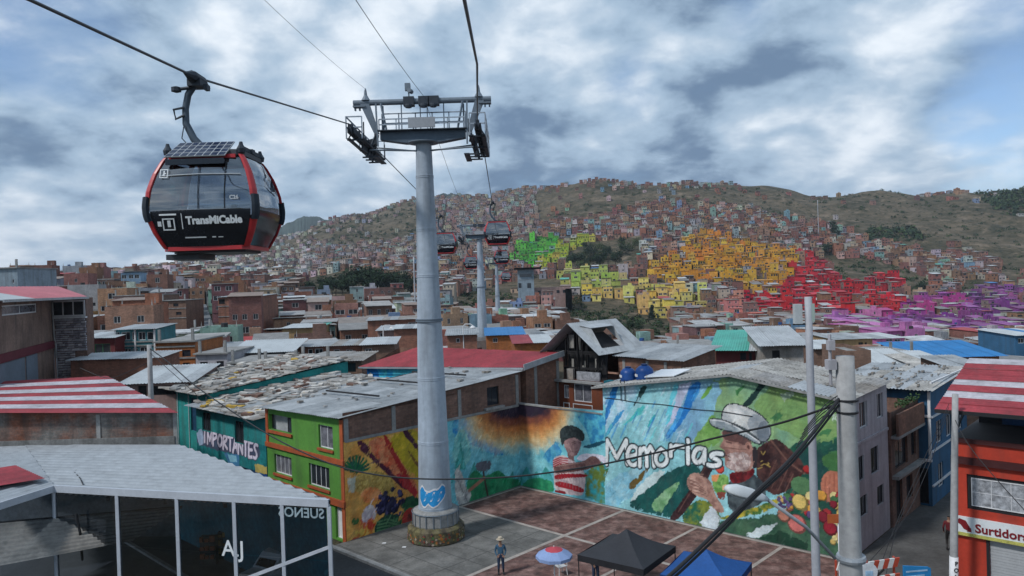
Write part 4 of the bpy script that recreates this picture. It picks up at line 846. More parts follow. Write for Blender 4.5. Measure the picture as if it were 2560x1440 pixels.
sheet_roof(t, L, (-.45, 7.0, 7.66), (-.45, 16.43, 9.05), (6.2, 7.0, 7.9), (6.2, 16.43, 9.3), [M_ASB, M_TINB, M_TINB], 8, 3, .22, .035, 9, pick=lambda i, j, R: 1 if j == 1 and R.random() < .3 else 0)
sheet_roof(t, L, (-.45, 16.43, 9.05), (-.45, 22.8, 8.12), (6.2, 16.43, 9.3), (6.2, 22.8, 8.3), [M_ASB, M_TINR, M_TINB], 6, 3, .22, .035, 10, pick=tone)
mb = MB(); mb.beam(L(-.5, 6.9, 7.60), L(-.5, 16.43, 9.0), .05, .12); mb.beam(L(-.5, 16.43, 9.0), L(-.5, 22.9, 8.05), .05, .12); mb.build('barge_board', M_CONC, t)
mb = MB()   # drawn cable and dark streaks of the wall: slim conduit
mb.tube([L(-.05, s, 6.95 + .03 * math.sin(s * 1.7) - .012 * (s - 7.5)) for s in np.linspace(7.6, 17.5, 22)], .02, 5); mb.build('wall_conduit', M_BLACKM, t)
mb = MB()
for s in (8.9, 9.2): mb.tube([L(-.1, s, 6.9), L(-.1, s + .02, 7.9), L(-.25, s + .1, 8.2)], .03, 5)
mb.build('drain_pipe', M_BLACKM, t)

# blue water tanks on the roof edge
def tank(a, b, z, label, s=1.0):
    t, L = block('water_tank', label, 'water tank', a, b, z, 'blue water tanks')
    mb = MB(); mb.lathe([(.48 * s, 0), (.52 * s, .1), (.50 * s, .3), (.53 * s, .34), (.50 * s, .4), (.51 * s, .7 * s), (.47 * s, .85 * s), (.3 * s, 1.0 * s), (.16 * s, 1.05 * s)], 18); mb.build('body', mat('blue plastic tank', (.008, .05, .20), .4, .15, 2), t, True)
    mb = MB(); mb.lathe([(.17 * s, 1.05 * s), (.2 * s, 1.07 * s), (.2 * s, 1.12 * s), (.02, 1.15 * s)], 14); mb.build('lid', mat('dark blue lid', (.006, .03, .12), .5), t)
    mb = MB()
    for k in range(5): x, y, z_ = -.515 * s * math.cos(.35 + k * .16) - .01, .515 * s * math.sin(.35 + k * .16), .46; mb.box(x - .012, x + .012, y - .03, y + .03, z_, z_ + .16)
    mb.build('printed_mark', M_WHITE, t)
tank(1.2, 8.6, 7.75, 'left one of the two blue water tanks above the mural'); tank(1.4, 9.7, 7.85, 'right and taller one of the two blue water tanks above the mural', 1.1)
t, L = block('tank_platform', 'small brick and plank platform under the blue water tanks', 'platform', 1.2, 9.1)
lbox(L, .4, 2.2, 7.9, 10.4, 6.9, 7.74, 'brick_base', M_BRICK2, t)
mb = MB(); P0 = [L(.6, 10.2, 8.35), L(.6, 12.3, 8.55), L(2.6, 12.3, 8.75), L(2.6, 10.2, 8.6)]; mb.prism(P0, (0, 0, .05)); mb.build('white_tarp', mat('white tarpaulin', (.62, .65, .68), .7, .08, 1), t)
mb = MB()
for a, b in ((.7, 10.3), (.7, 12.2), (2.5, 12.2), (2.5, 10.3)): mb.beam(L(a, b, 7.7), L(a, b, 8.5), .06, .06)
mb.build('post', M_TINR, t)

# ------------------------------------------------------------------ house front with white framed windows and the burnt gable house behind
t, L = block('brown_front_house', 'brown painted upper floor with white framed windows beside the burnt gable house', 'house', 4.4, 2.4)
Fa = rect_P(L, 'a', 4.4, 1); ops = [(.55, 1.05, 5.75, 6.75), (1.5, 3.15, 5.6, 6.9)]
mb = MB(); facade(mb, Fa, .1, 4.3, 0, 7.1, ops, .15); mb.quad(L(4.4, 4.3, 0), L(9, 4.3, 0), L(9, 4.3, 7.1), L(4.4, 4.3, 7.1)); mb.quad(L(4.4, .1, 0), L(9, .1, 0), L(9, .1, 7.1), L(4.4, .1, 7.1)); mb.quad(L(4.4, .1, 7.1), L(4.4, 4.3, 7.1), L(9, 4.3, 7.1), L(9, .1, 7.1)); mb.build('wall', M_BROWNP, t)
for o in ops: add_window(t, Fa, *o, .1, M_WHITE, 2, 1, CURT, .07)
mb = MB()
for a, b in ((.5, 1.1), (1.42, 3.22)):
    for s0, s1, z0, z1 in ((a, b, 5.38, 5.44), (a, b, 4.98, 5.04), (a, a + .06, 5.04, 5.38), (b - .06, b, 5.04, 5.38)): mb.add([L(4.395 - y, s, z) for z in (z0, z1) for s, y in ((s0, 0), (s0, .03), (s1, .03), (s1, 0))], ((0, 1, 2, 3), (7, 6, 5, 4), (0, 4, 5, 1), (1, 5, 6, 2), (2, 6, 7, 3), (3, 7, 4, 0)))
mb.build('panel_moulding', M_WHITE, t)
lbox(L, 4.3, 5.0, 4.33, 4.9, 4.6, 7.3, 'teal_pillar', mat('deep teal pillar', (.01, .12, .16), .7, .2, 1), t)
lbox(L, 4.0, 4.38, 0, 4.3, 7.0, 7.16, 'floor_slab', M_CONC, t)
t, L = block('burnt_gable_house', 'steep gabled house open at the front with charred boards and pale tin roof', 'house', 4.8, 1.3)
A0, A1 = 4.7, 10.6; apex, el, er = (1.05, 11.3), (-1.75, 9.05), (3.9, 9.05)
mb = MB(); mb.quad(L(A0 + .3, .1, 7.1), L(A0 + .3, .1, 9.2), L(A1, .1, 9.2), L(A1, .1, 7.1)); mb.quad(L(A1, .1, 7), L(A1, 3.8, 7), L(A1, 3.8, 9.1), L(A1, .1, 9.2)); mb.build('brick_wall', M_BRICK2, t)
charb = mat('charred timber', (.018, .017, .018), .9, .5, 2)
mb = MB(); R_ = random.Random(2)
for k in range(15):
    s = .15 + k * .245; zt = min(9.0 + (s + 1.75) * .80, 9.0 + (3.9 - s) * .79) - .2; a = A0 + R_.uniform(.25, .5)
    if R_.random() < .8: mb.beam(L(a, s, 7.1 + R_.uniform(0, 1.2)), L(a, s + R_.uniform(-.15, .15), zt - R_.uniform(0, .6)), R_.uniform(.06, .22), .04)
for z in (9.0, 9.08, 7.9): mb.beam(L(A0 + .4, -1.5 if z > 8.5 else .1, z), L(A0 + .4, 3.7, z + .1), .12, .16)
mb.build('charred_boards', charb, t)
for s0, s1, z0, z1 in ((.45, .95, 9.4, 10.4), (1.25, 1.6, 9.3, 10.5), (.7, .9, 7.3, 8.6), (1.7, 2.0, 7.3, 8.5), (2.9, 3.1, 7.3, 8.7)): lbox(L, A0 + .56, A0 + .6, s0, s1, z0, z1, 'pale_board', mat('scorched pale board', (.22, .21, .19), .9, .3, 2), t)
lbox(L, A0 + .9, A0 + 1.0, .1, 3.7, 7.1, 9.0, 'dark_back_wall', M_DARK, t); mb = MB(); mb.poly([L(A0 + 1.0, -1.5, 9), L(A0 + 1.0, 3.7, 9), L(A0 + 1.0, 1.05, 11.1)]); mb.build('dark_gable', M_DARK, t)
lbox(L, A0 + .1, A0 + .25, 1.5, 3.6, 7.12, 7.75, 'printed_banner', mat('faded grey banner', (.25, .26, .28), .8, .5, 3), t); lbox(L, A0 + .05, A0 + .3, .6, 1.2, 7.12, 7.9, 'grey_drum', M_TINR, t)
sheet_roof(t, L, (A0 - .3, apex[0], apex[1]), (A1, apex[0], apex[1]), (A0 - .3, el[0], el[1]), (A1, el[0], el[1]), [M_TINB, M_TINA], 5, 1, .2, .03, 3)
for a0, a1, s0, s1 in ((A0 - .3, A0 + .8, 0, 1), (A0 + 3.6, A1, 0, 1), (A0 + .8, A0 + 3.6, 0, .14), (A0 + .8, A0 + 3.6, .82, 1)):
    q = lambda a, s: (a, lerp(apex[0], er[0], s), lerp(apex[1], er[1], s)); sheet_roof(t, L, q(a0, s0), q(a1, s0), q(a0, s1), q(a1, s1), [M_TINB], max(1, int((a1 - a0) / 1.1)), 1, .2, .025, 6)
mb = MB()       # raised dormer flap over the hole and its dark opening
q = lambda a, s, dz=0: L(a, lerp(apex[0], er[0], s), lerp(apex[1], er[1], s) + dz)
mb.prism([q(A0 + .75, .12, .05), q(A0 + 3.65, .12, .05), q(A0 + 3.65, .5, .75), q(A0 + .75, .5, .72)], (0, 0, .04)); mb.build('dormer_flap', M_TINB, t)
for a_ in (A0 + .8, A0 + 3.6): mb = MB(); mb.poly([q(a_, .14), q(a_, .5, .7), q(a_, .82)]); mb.build('dormer_cheek', M_TINB, t)
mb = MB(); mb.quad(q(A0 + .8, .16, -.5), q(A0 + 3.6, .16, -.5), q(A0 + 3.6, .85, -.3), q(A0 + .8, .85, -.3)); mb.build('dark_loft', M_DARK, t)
# lower lean-to roof running right from the gable
t, L = block('brick_lean_to', 'brick lean-to with pale tin roof joined to the burnt gable house', 'shed', 8, 7)
mb = MB(); Fb = rect_P(L, 'a', 6.6, 1); facade(mb, Fb, 4.0, 9.2, 0, 8.7, (), .1); mb.quad(L(6.6, 9.2, 0), L(11.5, 9.2, 0), L(11.5, 9.2, 9.1), L(6.6, 9.2, 8.7)); mb.build('wall', M_BRICK, t)
for b in (4.4, 6.4, 7.9): lbox(L, 6.55, 6.597, b, b + .22, 5, 8.6, 'concrete_column', M_CONC, t)
sheet_roof(t, L, (6.2, 3.7, 8.86), (6.2, 9.7, 8.74), (11.8, 3.7, 9.35), (11.8, 9.7, 9.35), [M_TINB, M_TINA], 6, 1, .2, .03, 16)

# ------------------------------------------------------------------ the side street: brick house, blue house
t, L = block('street_brick_house', 'brown brick three storey house with terrace next to the white wall', 'house', 6.6, 21)
Fs = rect_P(L, 'b', 22.5, -1); ops = [(7.2, 9.6, 3.1, 4.7), (7.3, 8.4, .15, 2.6), (9.2, 10.4, .9, 2.3), (10.3, 11.3, 3.3, 4.7)]
mb = MB(); facade(mb, Fs, 6.55, 11.9, 0, 6.5, ops, .2); mb.quad(L(11.9, 22.5, 0), L(11.9, 15, 0), L(11.9, 15, 6.5), L(11.9, 22.5, 6.5)); mb.quad(L(6.55, 22.5, 0), L(6.55, 15, 0), L(6.55, 15, 7.6), L(6.55, 22.5, 6.5)); mb.build('wall', M_BRICK2, t)
for k, o in enumerate(ops): add_window(t, Fs, *o, .15, M_BLACKM, 2, 1, PANE, .06, 'door' if k == 1 else 'window')
lbox(L, 6.6, 11.9, 22.503, 22.85, 2.72, 2.9, 'floor_band', M_CONC, t); lbox(L, 6.6, 11.85, 22.503, 22.9, 5.0, 5.15, 'balcony_slab', M_CONC, t); lbox(L, 6.7, 11.8, 22.75, 22.88, 5.15, 6.4, 'balcony_wall', M_BRICK, t)
lbox(L, 7.0, 9.0, 19.5, 19.6, 6.5, 8.0, 'terrace_wall', mat('ochre plaster', (.30, .19, .10), .85, .2, 1), t)
mb = MB()
for k in range(9):
    s = 8.2 + k * .38; x, y, z = L(s, 22.5, 6.5); r = R_.uniform(.14, .26)
    for j in range(18): th, ph = R_.uniform(0, 6.3), R_.uniform(0, 3); c = Vector((x + r * math.cos(th) * .8, y + r * math.sin(th), z + .1 + r * ph * .5)); d1 = Vector((R_.gauss(0, 1), R_.gauss(0, 1), R_.gauss(0, 1))).normalized() * .12; d2 = d1.cross(Vector((R_.gauss(0, 1), R_.gauss(0, 1), R_.gauss(0, 1)))).normalized() * .06; mb.quad(c - d1, c + d2, c + d1, c - d2)
stuff(mb.build('terrace_plants', mat('potted plant leaves', (.04, .08, .03), .8, .4, 3), t))
t, L = block('blue_house', 'deep blue two storey house with white corner trims across the side street end', 'house', 12, 23)
M_BLUE = mat('deep blue paint', (.03, .105, .20), .75, .18, .7, stain=.4); mb = MB(); Fa = rect_P(L, 'a', 12.0, 1); Fs = rect_P(L, 'b', 23.15, -1)
ops = [(22.45, 22.95, .1, 2.3)]; facade(mb, Fa, 20, 23.15, 0, 7.1, ops, .2); o2 = [(13.2, 14.4, 3.6, 5.0), (15.6, 16.8, 3.6, 5.0), (13.4, 14.6, .8, 2.3), (16.4, 17.5, .1, 2.3), (18.5, 19.6, 3.6, 5.0)]; facade(mb, Fs, 12.0, 21, 0, 7.1, o2, .15); mb.build('wall', M_BLUE, t)
for o in ops: add_window(t, Fa, *o, .15, M_BLACKM, 1, 1, M_DARK, .06, 'door')
for o in o2: add_window(t, Fs, *o, .1, M_WHITE, 2, 1, PANE, .06)
for z in (2.75, 5.45): lbox(L, 11.85, 11.997, 22.2, 23.2, z, z + .14, 'white_band', M_WHITE, t)
lbox(L, 11.9, 11.996, 23.03, 23.18, 2.9, 5.45, 'white_corner_trim', M_WHITE, t); lbox(L, 11.9, 11.996, 23.03, 23.18, 5.6, 7.0, 'white_corner_trim', M_WHITE, t)
for k in range(4): lbox(L, 12.0, 21, 23.155, 23.25, 1.2 + k * 2.1, 1.3 + k * 2.1, 'white_stripe', M_WHITE, t)
sheet_roof(t, L, (11.3, 17, 7.15), (11.3, 23.5, 7.15), (21, 17, 7.6), (21, 23.5, 7.6), [M_TINA, M_TINB, M_ASB], 8, 3, .2, .03, 18)
R_ = random.Random(14); mb = MB()
for k in range(60):
    a, b = R_.uniform(11.6, 20.5), R_.uniform(17.3, 23.2); z = 7.2 + (a - 11.3) * .047 + .02; x, y, z = L(a, b, z); s = R_.uniform(.05, .22); mb.box(x - s, x + s, y - s * .4, y + s * .4, z, z + R_.uniform(.03, .12))
stuff(mb.build('roof_clutter', M_TINR, t))
t, L = block('grey_end_house', 'grey house closing the far end of the side street', 'house', 26, 26)
mb = MB(); Fa = rect_P(L, 'a', 26, 1); ops = [(24.6, 25.6, 3.4, 4.6), (26.4, 27.4, 3.4, 4.6)]; facade(mb, Fa, 22, 31, 0, 6.2, ops, .15); mb.quad(L(26, 22, 6.2), L(26, 31, 6.2), L(34, 31, 6.2), L(34, 22, 6.2)); mb.build('wall', M_BRICK2, t)
for o in ops: add_window(t, Fa, *o, .1, M_WHITE, 2, 1, PANE, .06)

# ------------------------------------------------------------------ orange house with the striped roof and shop sign
t, L = block('orange_shop_house', 'orange red house with open upper terrace, striped red metal roof and shop sign', 'house', -.72, 30)
M_ORANGE = mat('orange red wall paint', (.40, .040, .020), .7, .14, .7, stain=.28); Fa = rect_P(L, 'a', -.72, 1); b0, b1 = 27.2, 40
ops = [(27.75, 30.3, 3.85, 5.4), (32.0, 34.2, 3.85, 5.4), (28.55, 31.6, .02, 2.75), (33, 36, .02, 2.75)]
mb = MB(); facade(mb, Fa, b0, b1, 0, 6.95, ops, .2); mb.quad(L(-.72, b0, 0), L(8, b0, 0), L(8, b0, 6.95), L(-.72, b0, 6.95)); mb.quad(L(-.72, b1, 0), L(8, b1, 0), L(8, b1, 6.95), L(-.72, b1, 6.95)); mb.build('wall', M_ORANGE, t); mb = MB(); mb.quad(L(-.72, b0, 6.95), L(-.72, b1, 6.95), L(8, b1, 6.95), L(8, b0, 6.95)); mb.build('terrace_floor', mat('shade toned terrace floor', (.04, .035, .035), .7, .2, 1), t)  # terrace floor coloured dark for the shade under the striped roof
lace = mat('window glass over lace curtain', (.30, .31, .33), .3, .55, 5, spec=.5)
for o in ops[:2]: add_window(t, Fa, *o, .12, M_BLACKM, 1, 1, lace, .14); add_window(t, Fa, o[0] + .16, o[1] - .16, o[2] + .16, o[3] - .16, .07, M_WHITE, 3, 2, lace, .035, 'window_grille')
for o in ops[2:]:
    sh = MB()
    for k in range(22): z = .05 + k * .122; sh.add([L(-.62 + .015 * (k % 2), s, z + q) for q in (0, .122) for s in (o[0], o[1])], ((0, 1, 3, 2),))
    sh.build('roller_shutter', mat('grey roller shutter', (.36, .37, .38), .5, .1, 1, spec=.4), t)
    lbox(L, -.73, -.6, o[0] - .12, o[0], 0, 2.75, 'shutter_guide', M_BLACKM, t)
lbox(L, -.9, -.722, b0, b1, 5.85, 6.15, 'dark_cornice', mat('dark maroon trim', (.05, .012, .012), .7, .2, 1), t); lbox(L, -.82, -.723, b0, b1, 6.78, 6.98, 'terrace_rail_beam', mat('dark maroon trim', (.05, .012, .012), .7, .2, 1), t)
# terrace back wall, posts
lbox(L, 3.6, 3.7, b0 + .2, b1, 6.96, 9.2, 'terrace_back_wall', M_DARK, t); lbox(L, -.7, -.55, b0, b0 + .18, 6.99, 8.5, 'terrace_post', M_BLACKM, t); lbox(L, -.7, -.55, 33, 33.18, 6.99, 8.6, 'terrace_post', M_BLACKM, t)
lbox(L, 3.4, 3.58, 28.4, 29.3, 7.0, 8.9, 'terrace_door', M_NAVY, t)
mb = MB(); mb.beam(L(-.6, b0 + .1, 7.1), L(3.5, b0 + .1, 8.7), .08, .08); mb.build('stair_rail', M_BLACKM, t)
wht = mat('white painted tin', (.40, .385, .42), .5, .22, .6, spec=.4, stain=.3)
def stripe_roof(t, L, q00, q10, q01, q11, n, whites, seed):
    sheet_roof(t, L, q00, q10, q01, q11, [M_REDTIN, wht], n, 1, .22, .03, seed, pick=lambda i, j, R: 1 if i in whites else 0)
stripe_roof(t, L, (-1.9, b0 - .35, 8.35), (4.6, b0 - .35, 9.95), (-1.9, b1, 8.45), (4.6, b1, 10.05), 9, (2, 4, 8), 30)
mb = MB(); mb.beam(L(-1.92, b0 - .35, 8.28), L(-1.92, b1, 8.38), .05, .16); mb.build('eave_board', M_BLACKM, t)
# sign
t2, L2 = block('shop_sign', 'white fascia sign with dark red lettering above the roller shutter', 'sign', -.72, 30, 2.7)
lbox(L2, -.86, -.725, 27.25, 36, 2.82, 3.5, 'board', mat('white sign board', (.60, .63, .64), .6, .06, 1), t2); lbox(L2, -.89, -.722, 27.22, 36, 2.68, 2.815, 'painted_edge', mat('yellow green edge', (.42, .40, .10), .7, .35, 3), t2)
def text_mesh(s, size, m, parent, loc, rot, name='lettering', ext=.012, align='LEFT', sx=1.0, bold=0.0):
    cu = bpy.data.curves.new(name, 'FONT'); cu.body = s; cu.size = size; cu.extrude = ext; cu.align_x = align; cu.offset = bold; cu.resolution_u = 3
    o = bpy.data.objects.new(name, cu); COL.objects.link(o); dg = bpy.context.evaluated_depsgraph_get(); me = bpy.data.meshes.new_from_object(o.evaluated_get(dg)); bpy.data.objects.remove(o); bpy.data.curves.remove(cu)
    me.materials.clear(); me.materials.append(m); o = bpy.data.objects.new(name, me); COL.objects.link(o); o.parent = parent; o.location = loc; o.rotation_euler = rot; o.scale = (sx, 1, 1); return o
M_SIGNR = mat('dark red lettering', (.17, .008, .012), .6, .1, 2)
# the front faces -a: local -x; text runs along +b (local -y)
text_mesh('Surtidora de aves 22', .52, M_SIGNR, t2, L2(-.875, 28.05, 2.92), (math.pi / 2, 0, -math.pi / 2), bold=.012)
mb = MB(); P0 = lambda s, z: L2(-.87, s, z); mb.poly([P0(27.32, 3.25), P0(27.45, 3.42), P0(27.7, 3.36), P0(27.85, 3.1), P0(27.8, 2.9), P0(27.62, 2.98), P0(27.5, 3.15)]); mb.poly([P0(27.75, 2.88), P0(27.92, 2.88), P0(27.9, 3.06), P0(27.8, 3.1)]); mb.build('hen_emblem', M_SIGNR, t2)
# ------------------------------------------------------------------ cableway: pylons, ropes, gondolas
M_SHAFT = mat('pale blue grey pylon paint', (0.33, 0.385, 0.45), 0.6, 0.14, 0.35, spec=0.35, stain=0.4)
M_STEEL = mat('grey pylon steelwork', (0.14, 0.175, 0.215), 0.55, 0.15, 1.0, spec=0.4)
M_STEELD = mat('dark sheave rubber and steel', (0.035, 0.045, 0.06), 0.6, 0.2, 2)
M_GRAF = mat('blue graffiti paint', (0.02, 0.25, 0.55), 0.6, 0.2, 2)
M_ROPE = mat('steel rope', (0.06, 0.065, 0.075), 0.5, 0.1, 2, spec=0.4)
def radial_mosaic():
    m = mat('painted flower mosaic', (0.085, 0.07, 0.05), 0.85, 0.6, 3.2, bump=0.4, col2=(0.12, 0.105, 0.05)); return m
TX, TY = -4.75, 42.0
def pylon(x, y, z0, top, r0, r1, label, rings, head, head_x, sides=28, base=False):
    t = thing('cable_pylon', label, 'pylon', (x, y, z0), 0, 'cableway pylons'); h = top - z0; rad = lambda z: lerp(r0, r1, z / h)
    zs = [0.0] + [q for q in rings] + [h]
    for a, b in zip(zs, zs[1:]):
        mb = MB(); mb.lathe([(rad(a), a), (rad((a + b) / 2), (a + b) / 2), (rad(b), b)], sides); mb.build('shaft_section', M_SHAFT, t, False)
    for k, q in enumerate(rings):
        o = .09 if q in (12.5, 12.6, 11.0) else .018
        mb = MB(); mb.lathe([(rad(q) + .01, q - .09), (rad(q) + o, q - .08), (rad(q) + o, q - .01), (rad(q) + o * .3, q - .005), (rad(q) + o * .3, q + .015), (rad(q) + o, q + .02), (rad(q) + o, q + .08), (rad(q) + .01, q + .09)], sides); mb.build('flange_ring', M_STEEL if o > .05 else M_SHAFT, t)
    if base:
        mb = MB(); mb.lathe([(1.55, .10), (1.62, .2), (1.60, .85), (1.5, .95), (1.45, 1.0)], 26); mb.build('flower_base', radial_mosaic(), t)
        R = random.Random(6); mb = MB(); cols = [(.24, .05, .03), (.24, .17, .05), (.05, .12, .04), (.34, .13, .03), (.08, .05, .05), (.3, .25, .2)]
        for k in range(170):
            a, z, w_, h_ = R.uniform(0, 6.28), R.uniform(.18, .82), R.uniform(.04, .10), R.uniform(.08, .22); r = 1.628; c = [(a - w_ / r, z), (a, z - h_ / 2), (a + w_ / r, z), (a, z + h_ / 2)]; o_ = .003 * (k % 4); mb.add([((r + o_) * math.cos(q), (r + o_) * math.sin(q), p) for q, p in c], ((0, 1, 2, 3),), 0, R.choice(cols))
        stuff(mb.build('painted_flowers', mat('flower paint', (0, 0, 0), .8, .3, 3, attr=True), t))
        mb = MB(); mb.lathe([(1.28, .98), (1.30, 1.05), (1.28, 1.75), (1.2, 1.82), (1.0, 1.86)], 26); mb.build('concrete_collar', M_CONC, t)
        mb = MB()
        for k in range(20): a = k * math.pi / 10; mb.beam((1.32 * math.cos(a), 1.32 * math.sin(a), 1.0), (1.32 * math.cos(a), 1.32 * math.sin(a), 1.75), .05, .03)
        mb.tube([(1.33 * math.cos(a), 1.33 * math.sin(a), 1.72) for a in np.linspace(0, 2 * math.pi, 33)], .025, 5); mb.build('collar_cage', M_STEEL, t)
        # graffiti patch wrapped round the shaft, facing the camera
        mb = MB(); n = 16
        def gp(k, z, o): a = math.radians(-145 + k * 100 / n); r = rad(z) + o; return (r * math.cos(a), r * math.sin(a), z)
        top_z = [3.05, 3.2, 3.28, 3.2, 3.05, 3.0, 2.98, 3.0, 3.05, 3.1, 3.12, 3.1, 3.15, 3.25, 3.35, 3.3, 3.2]; bot = [2.5, 2.3, 2.15, 2.1, 2.1, 2.2, 2.3, 2.2, 2.12, 2.1, 2.15, 2.2, 2.3, 2.4, 2.5, 2.6, 2.8]
        for k in range(n): mb.quad(gp(k, bot[k], .006), gp(k + 1, bot[k + 1], .006), gp(k + 1, top_z[k + 1], .006), gp(k, top_z[k], .006), 0)
        for k in range(n):
            for z_, w in ((top_z, .07), (bot, .06)): mb.quad(gp(k, z_[k] - w, .010), gp(k + 1, z_[k + 1] - w, .010), gp(k + 1, z_[k + 1] + w * .5, .010), gp(k, z_[k] + w * .5, .010), 1)
        for k in (3, 7, 11): mb.quad(gp(k, 2.4, .011), gp(k + 1, 2.45, .011), gp(k + 3, 2.95, .011), gp(k + 2, 2.95, .011), 1)
        stuff(mb.build('graffiti_tag', [M_GRAF, M_WHITE], t))
    hz = h
    if head:
        def part(name, m=M_STEEL, smooth=False):
            mb = MB(); return mb, (lambda: mb.build(name, m, t, smooth))
        mb, fin = part('main_arm', mat('dark arm steel', (.075, .105, .14), .55, .15, 1))
        mb.add([(-2.4, -.3, hz + .12), (-1.0, -.36, hz - .10), (1.0, -.36, hz - .10), (2.4, -.3, hz + .12), (2.4, -.3, hz + .62), (-2.4, -.3, hz + .62)] + [(-2.4, .3, hz + .12), (-1.0, .36, hz - .10), (1.0, .36, hz - .10), (2.4, .3, hz + .12), (2.4, .3, hz + .62), (-2.4, .3, hz + .62)],
               ((0, 1, 2, 3, 4, 5), (11, 10, 9, 8, 7, 6), (0, 6, 7, 1), (1, 7, 8, 2), (2, 8, 9, 3), (3, 9, 10, 4), (4, 10, 11, 5), (5, 11, 6, 0))); fin()
        mb, fin = part('shaft_cap'); mb.lathe([(r1 + .12, h - .18), (r1 + .14, h - .12), (.9, h - .1), (.9, h - .05)], 20); fin()
        mb, fin = part('top_beam'); mb.tube([(-3.9, 0, hz + 2.28), (3.9, 0, hz + 2.28)], .17, 12); fin()
        for s in (-1, 1):
            mb, fin = part('beam_end_bracket'); mb.box(min(s * 3.2, s * 3.9), max(s * 3.2, s * 3.9), -.22, .22, hz + 2.02, hz + 2.10)
            for q in (3.3, 3.55, 3.8): mb.box(s * q - .04, s * q + .04, -.1, .1, hz + 1.85, hz + 2.02)
            fin()
            mb, fin = part('tapered_post'); a, b = Vector((s * 3.25, 0, hz + 2.2)), Vector((s * 2.62, 0, hz + .5))
            mb.add([a + Vector((-.26, -.16, 0)), a + Vector((.26, -.16, 0)), a + Vector((.26, .16, 0)), a + Vector((-.26, .16, 0)), b + Vector((-.14, -.12, 0)), b + Vector((.14, -.12, 0)), b + Vector((.14, .12, 0)), b + Vector((-.14, .12, 0))], ((0, 1, 2, 3), (7, 6, 5, 4), (0, 4, 5, 1), (1, 5, 6, 2), (2, 6, 7, 3), (3, 7, 4, 0))); fin()
            mb, fin = part('rope_finial'); mb.lathe([(.28, 2.4), (.2, 2.52), (.10, 2.7), (.07, 2.95), (.03, 3.1)], 8, c=(s * 3.2, 0, hz)); fin()
            # thin braces
            mb, fin = part('brace')
            mb.beam((s * 2.3, -.3, hz + 2.15), (s * 2.0, -.5, hz + .6), .09, .09); mb.beam((s * 2.55, -.5, hz + 2.1), (s * 2.5, -.5, hz - .3), .09, .09); mb.beam((s * 1.2, 0, hz + 2.15), (s * 1.2, 0, hz + .6), .06, .06); mb.beam((s * 2.3, .3, hz + 2.15), (s * 2.3, .5, hz + .6), .09, .09); fin()
            mb, fin = part('lower_strut'); mb.tube([(s * 2.9, -.9, hz - .55), (s * r1 * .9, -.2, hz - .55)], .05, 6); mb.tube([(s * 2.9, .9, hz - .1), (s * r1 * .9, .2, hz - .5)], .045, 6); fin()
            mb, fin = part('support_frame', M_STEELD)
            for q in (-.9, 0, .9): mb.beam((s * 2.6, q * .3, hz + .5), (s * 3.1, q, hz - .95), .09, .09); mb.beam((s * 2.45, q, hz - .95), (s * 3.3, q, hz - .95), .08, .08)
            mb.beam((s * 2.5, -1.3, hz - .98), (s * 2.5, 1.3, hz - .98), .3, .06); mb.beam((s * 2.62, 0, hz + .1), (s * 3.25, 0, hz - .05), .3, .35); mb.beam((s * 3.05, -2.2, hz - .6), (s * 3.05, 2.2, hz - .6), .1, .3)
            fin()
            # sheave train
            beam_m = MB(); beam_m.beam((s * 3.25, -4.3, hz + .05), (s * 3.25, 4.3, hz + .05), .12, .22)
            for q in (-3.2, -1.1, 1.1, 3.2): beam_m.beam((s * 3.25 + .14, q - .9, hz - .08), (s * 3.25 + .14, q + .9, hz - .08), .06, .3); beam_m.beam((s * 3.25 - .14, q - .9, hz - .08), (s * 3.25 - .14, q + .9, hz - .08), .06, .3)
            beam_m.build('sheave_frame', M_STEELD, t)
            for k in range(10):
                yy = -4.05 + k * .9; w = MB(); c0 = Vector((s * 3.25, yy, hz - .02)); n = 12
                for xo, rr in ((0, 0),):
                    ring = []
                    for x_, r_ in ((-.09, .0), (-.09, .3), (-.03, .25), (.03, .25), (.09, .3), (.09, .0)): ring.append([c0 + Vector((x_, r_ * math.cos(2 * math.pi * j / n), r_ * math.sin(2 * math.pi * j / n))) for j in range(n)])
                    w.add([p for g in ring for p in g], [(i * n + j, i * n + (j + 1) % n, (i + 1) * n + (j + 1) % n, (i + 1) * n + j) for i in range(5) for j in range(n)])
                w.build('sheave', M_STEELD, t)
            mb, fin = part('catwalk_deck', M_STEELD); mb.box(min(s * 2.75, s * 3.0), max(s * 2.75, s * 3.0), -3.4, 3.4, hz - .42, hz - .36); mb.box(min(s * 3.42, s * 3.62), max(s * 3.42, s * 3.62), -3.4, 3.4, hz - .42, hz - .36); fin()
            mb, fin = part('catwalk_hanger', M_STEELD)
            for q in (-3.2, 0, 3.2):
                mb.beam((s * 2.75, q, hz - .42), (s * 2.75, q, hz + .5), .06, .06); mb.beam((s * 3.6, q, hz - .42), (s * 3.3, q, hz + .05), .06, .06); mb.beam((s * 2.75, q, hz - .42), (s * 3.62, q, hz - .42), .08, .08)
            fin()
            mb, fin = part('catwalk_railing', M_SHAFT)
            for q in np.linspace(-3.4, 3.4, 5): mb.beam((s * 3.62, q, hz - .4), (s * 3.62, q, hz + .75), .06, .06)
            for z in (.2, .75): mb.beam((s * 3.62, -3.4, hz + z), (s * 3.62, 3.4, hz + z), .06, .06)
            for z in (.2, .75):
                for q in (-3.4, 3.4): mb.beam((s * 2.8, q, hz + z), (s * 3.62, q, hz + z), .06, .06)
            for q in (-3.4, 3.4): mb.beam((s * 2.8, q, hz - .4), (s * 2.8, q, hz + .75), .06, .06)
            fin()
        mb, fin = part('deck_railing', M_SHAFT)
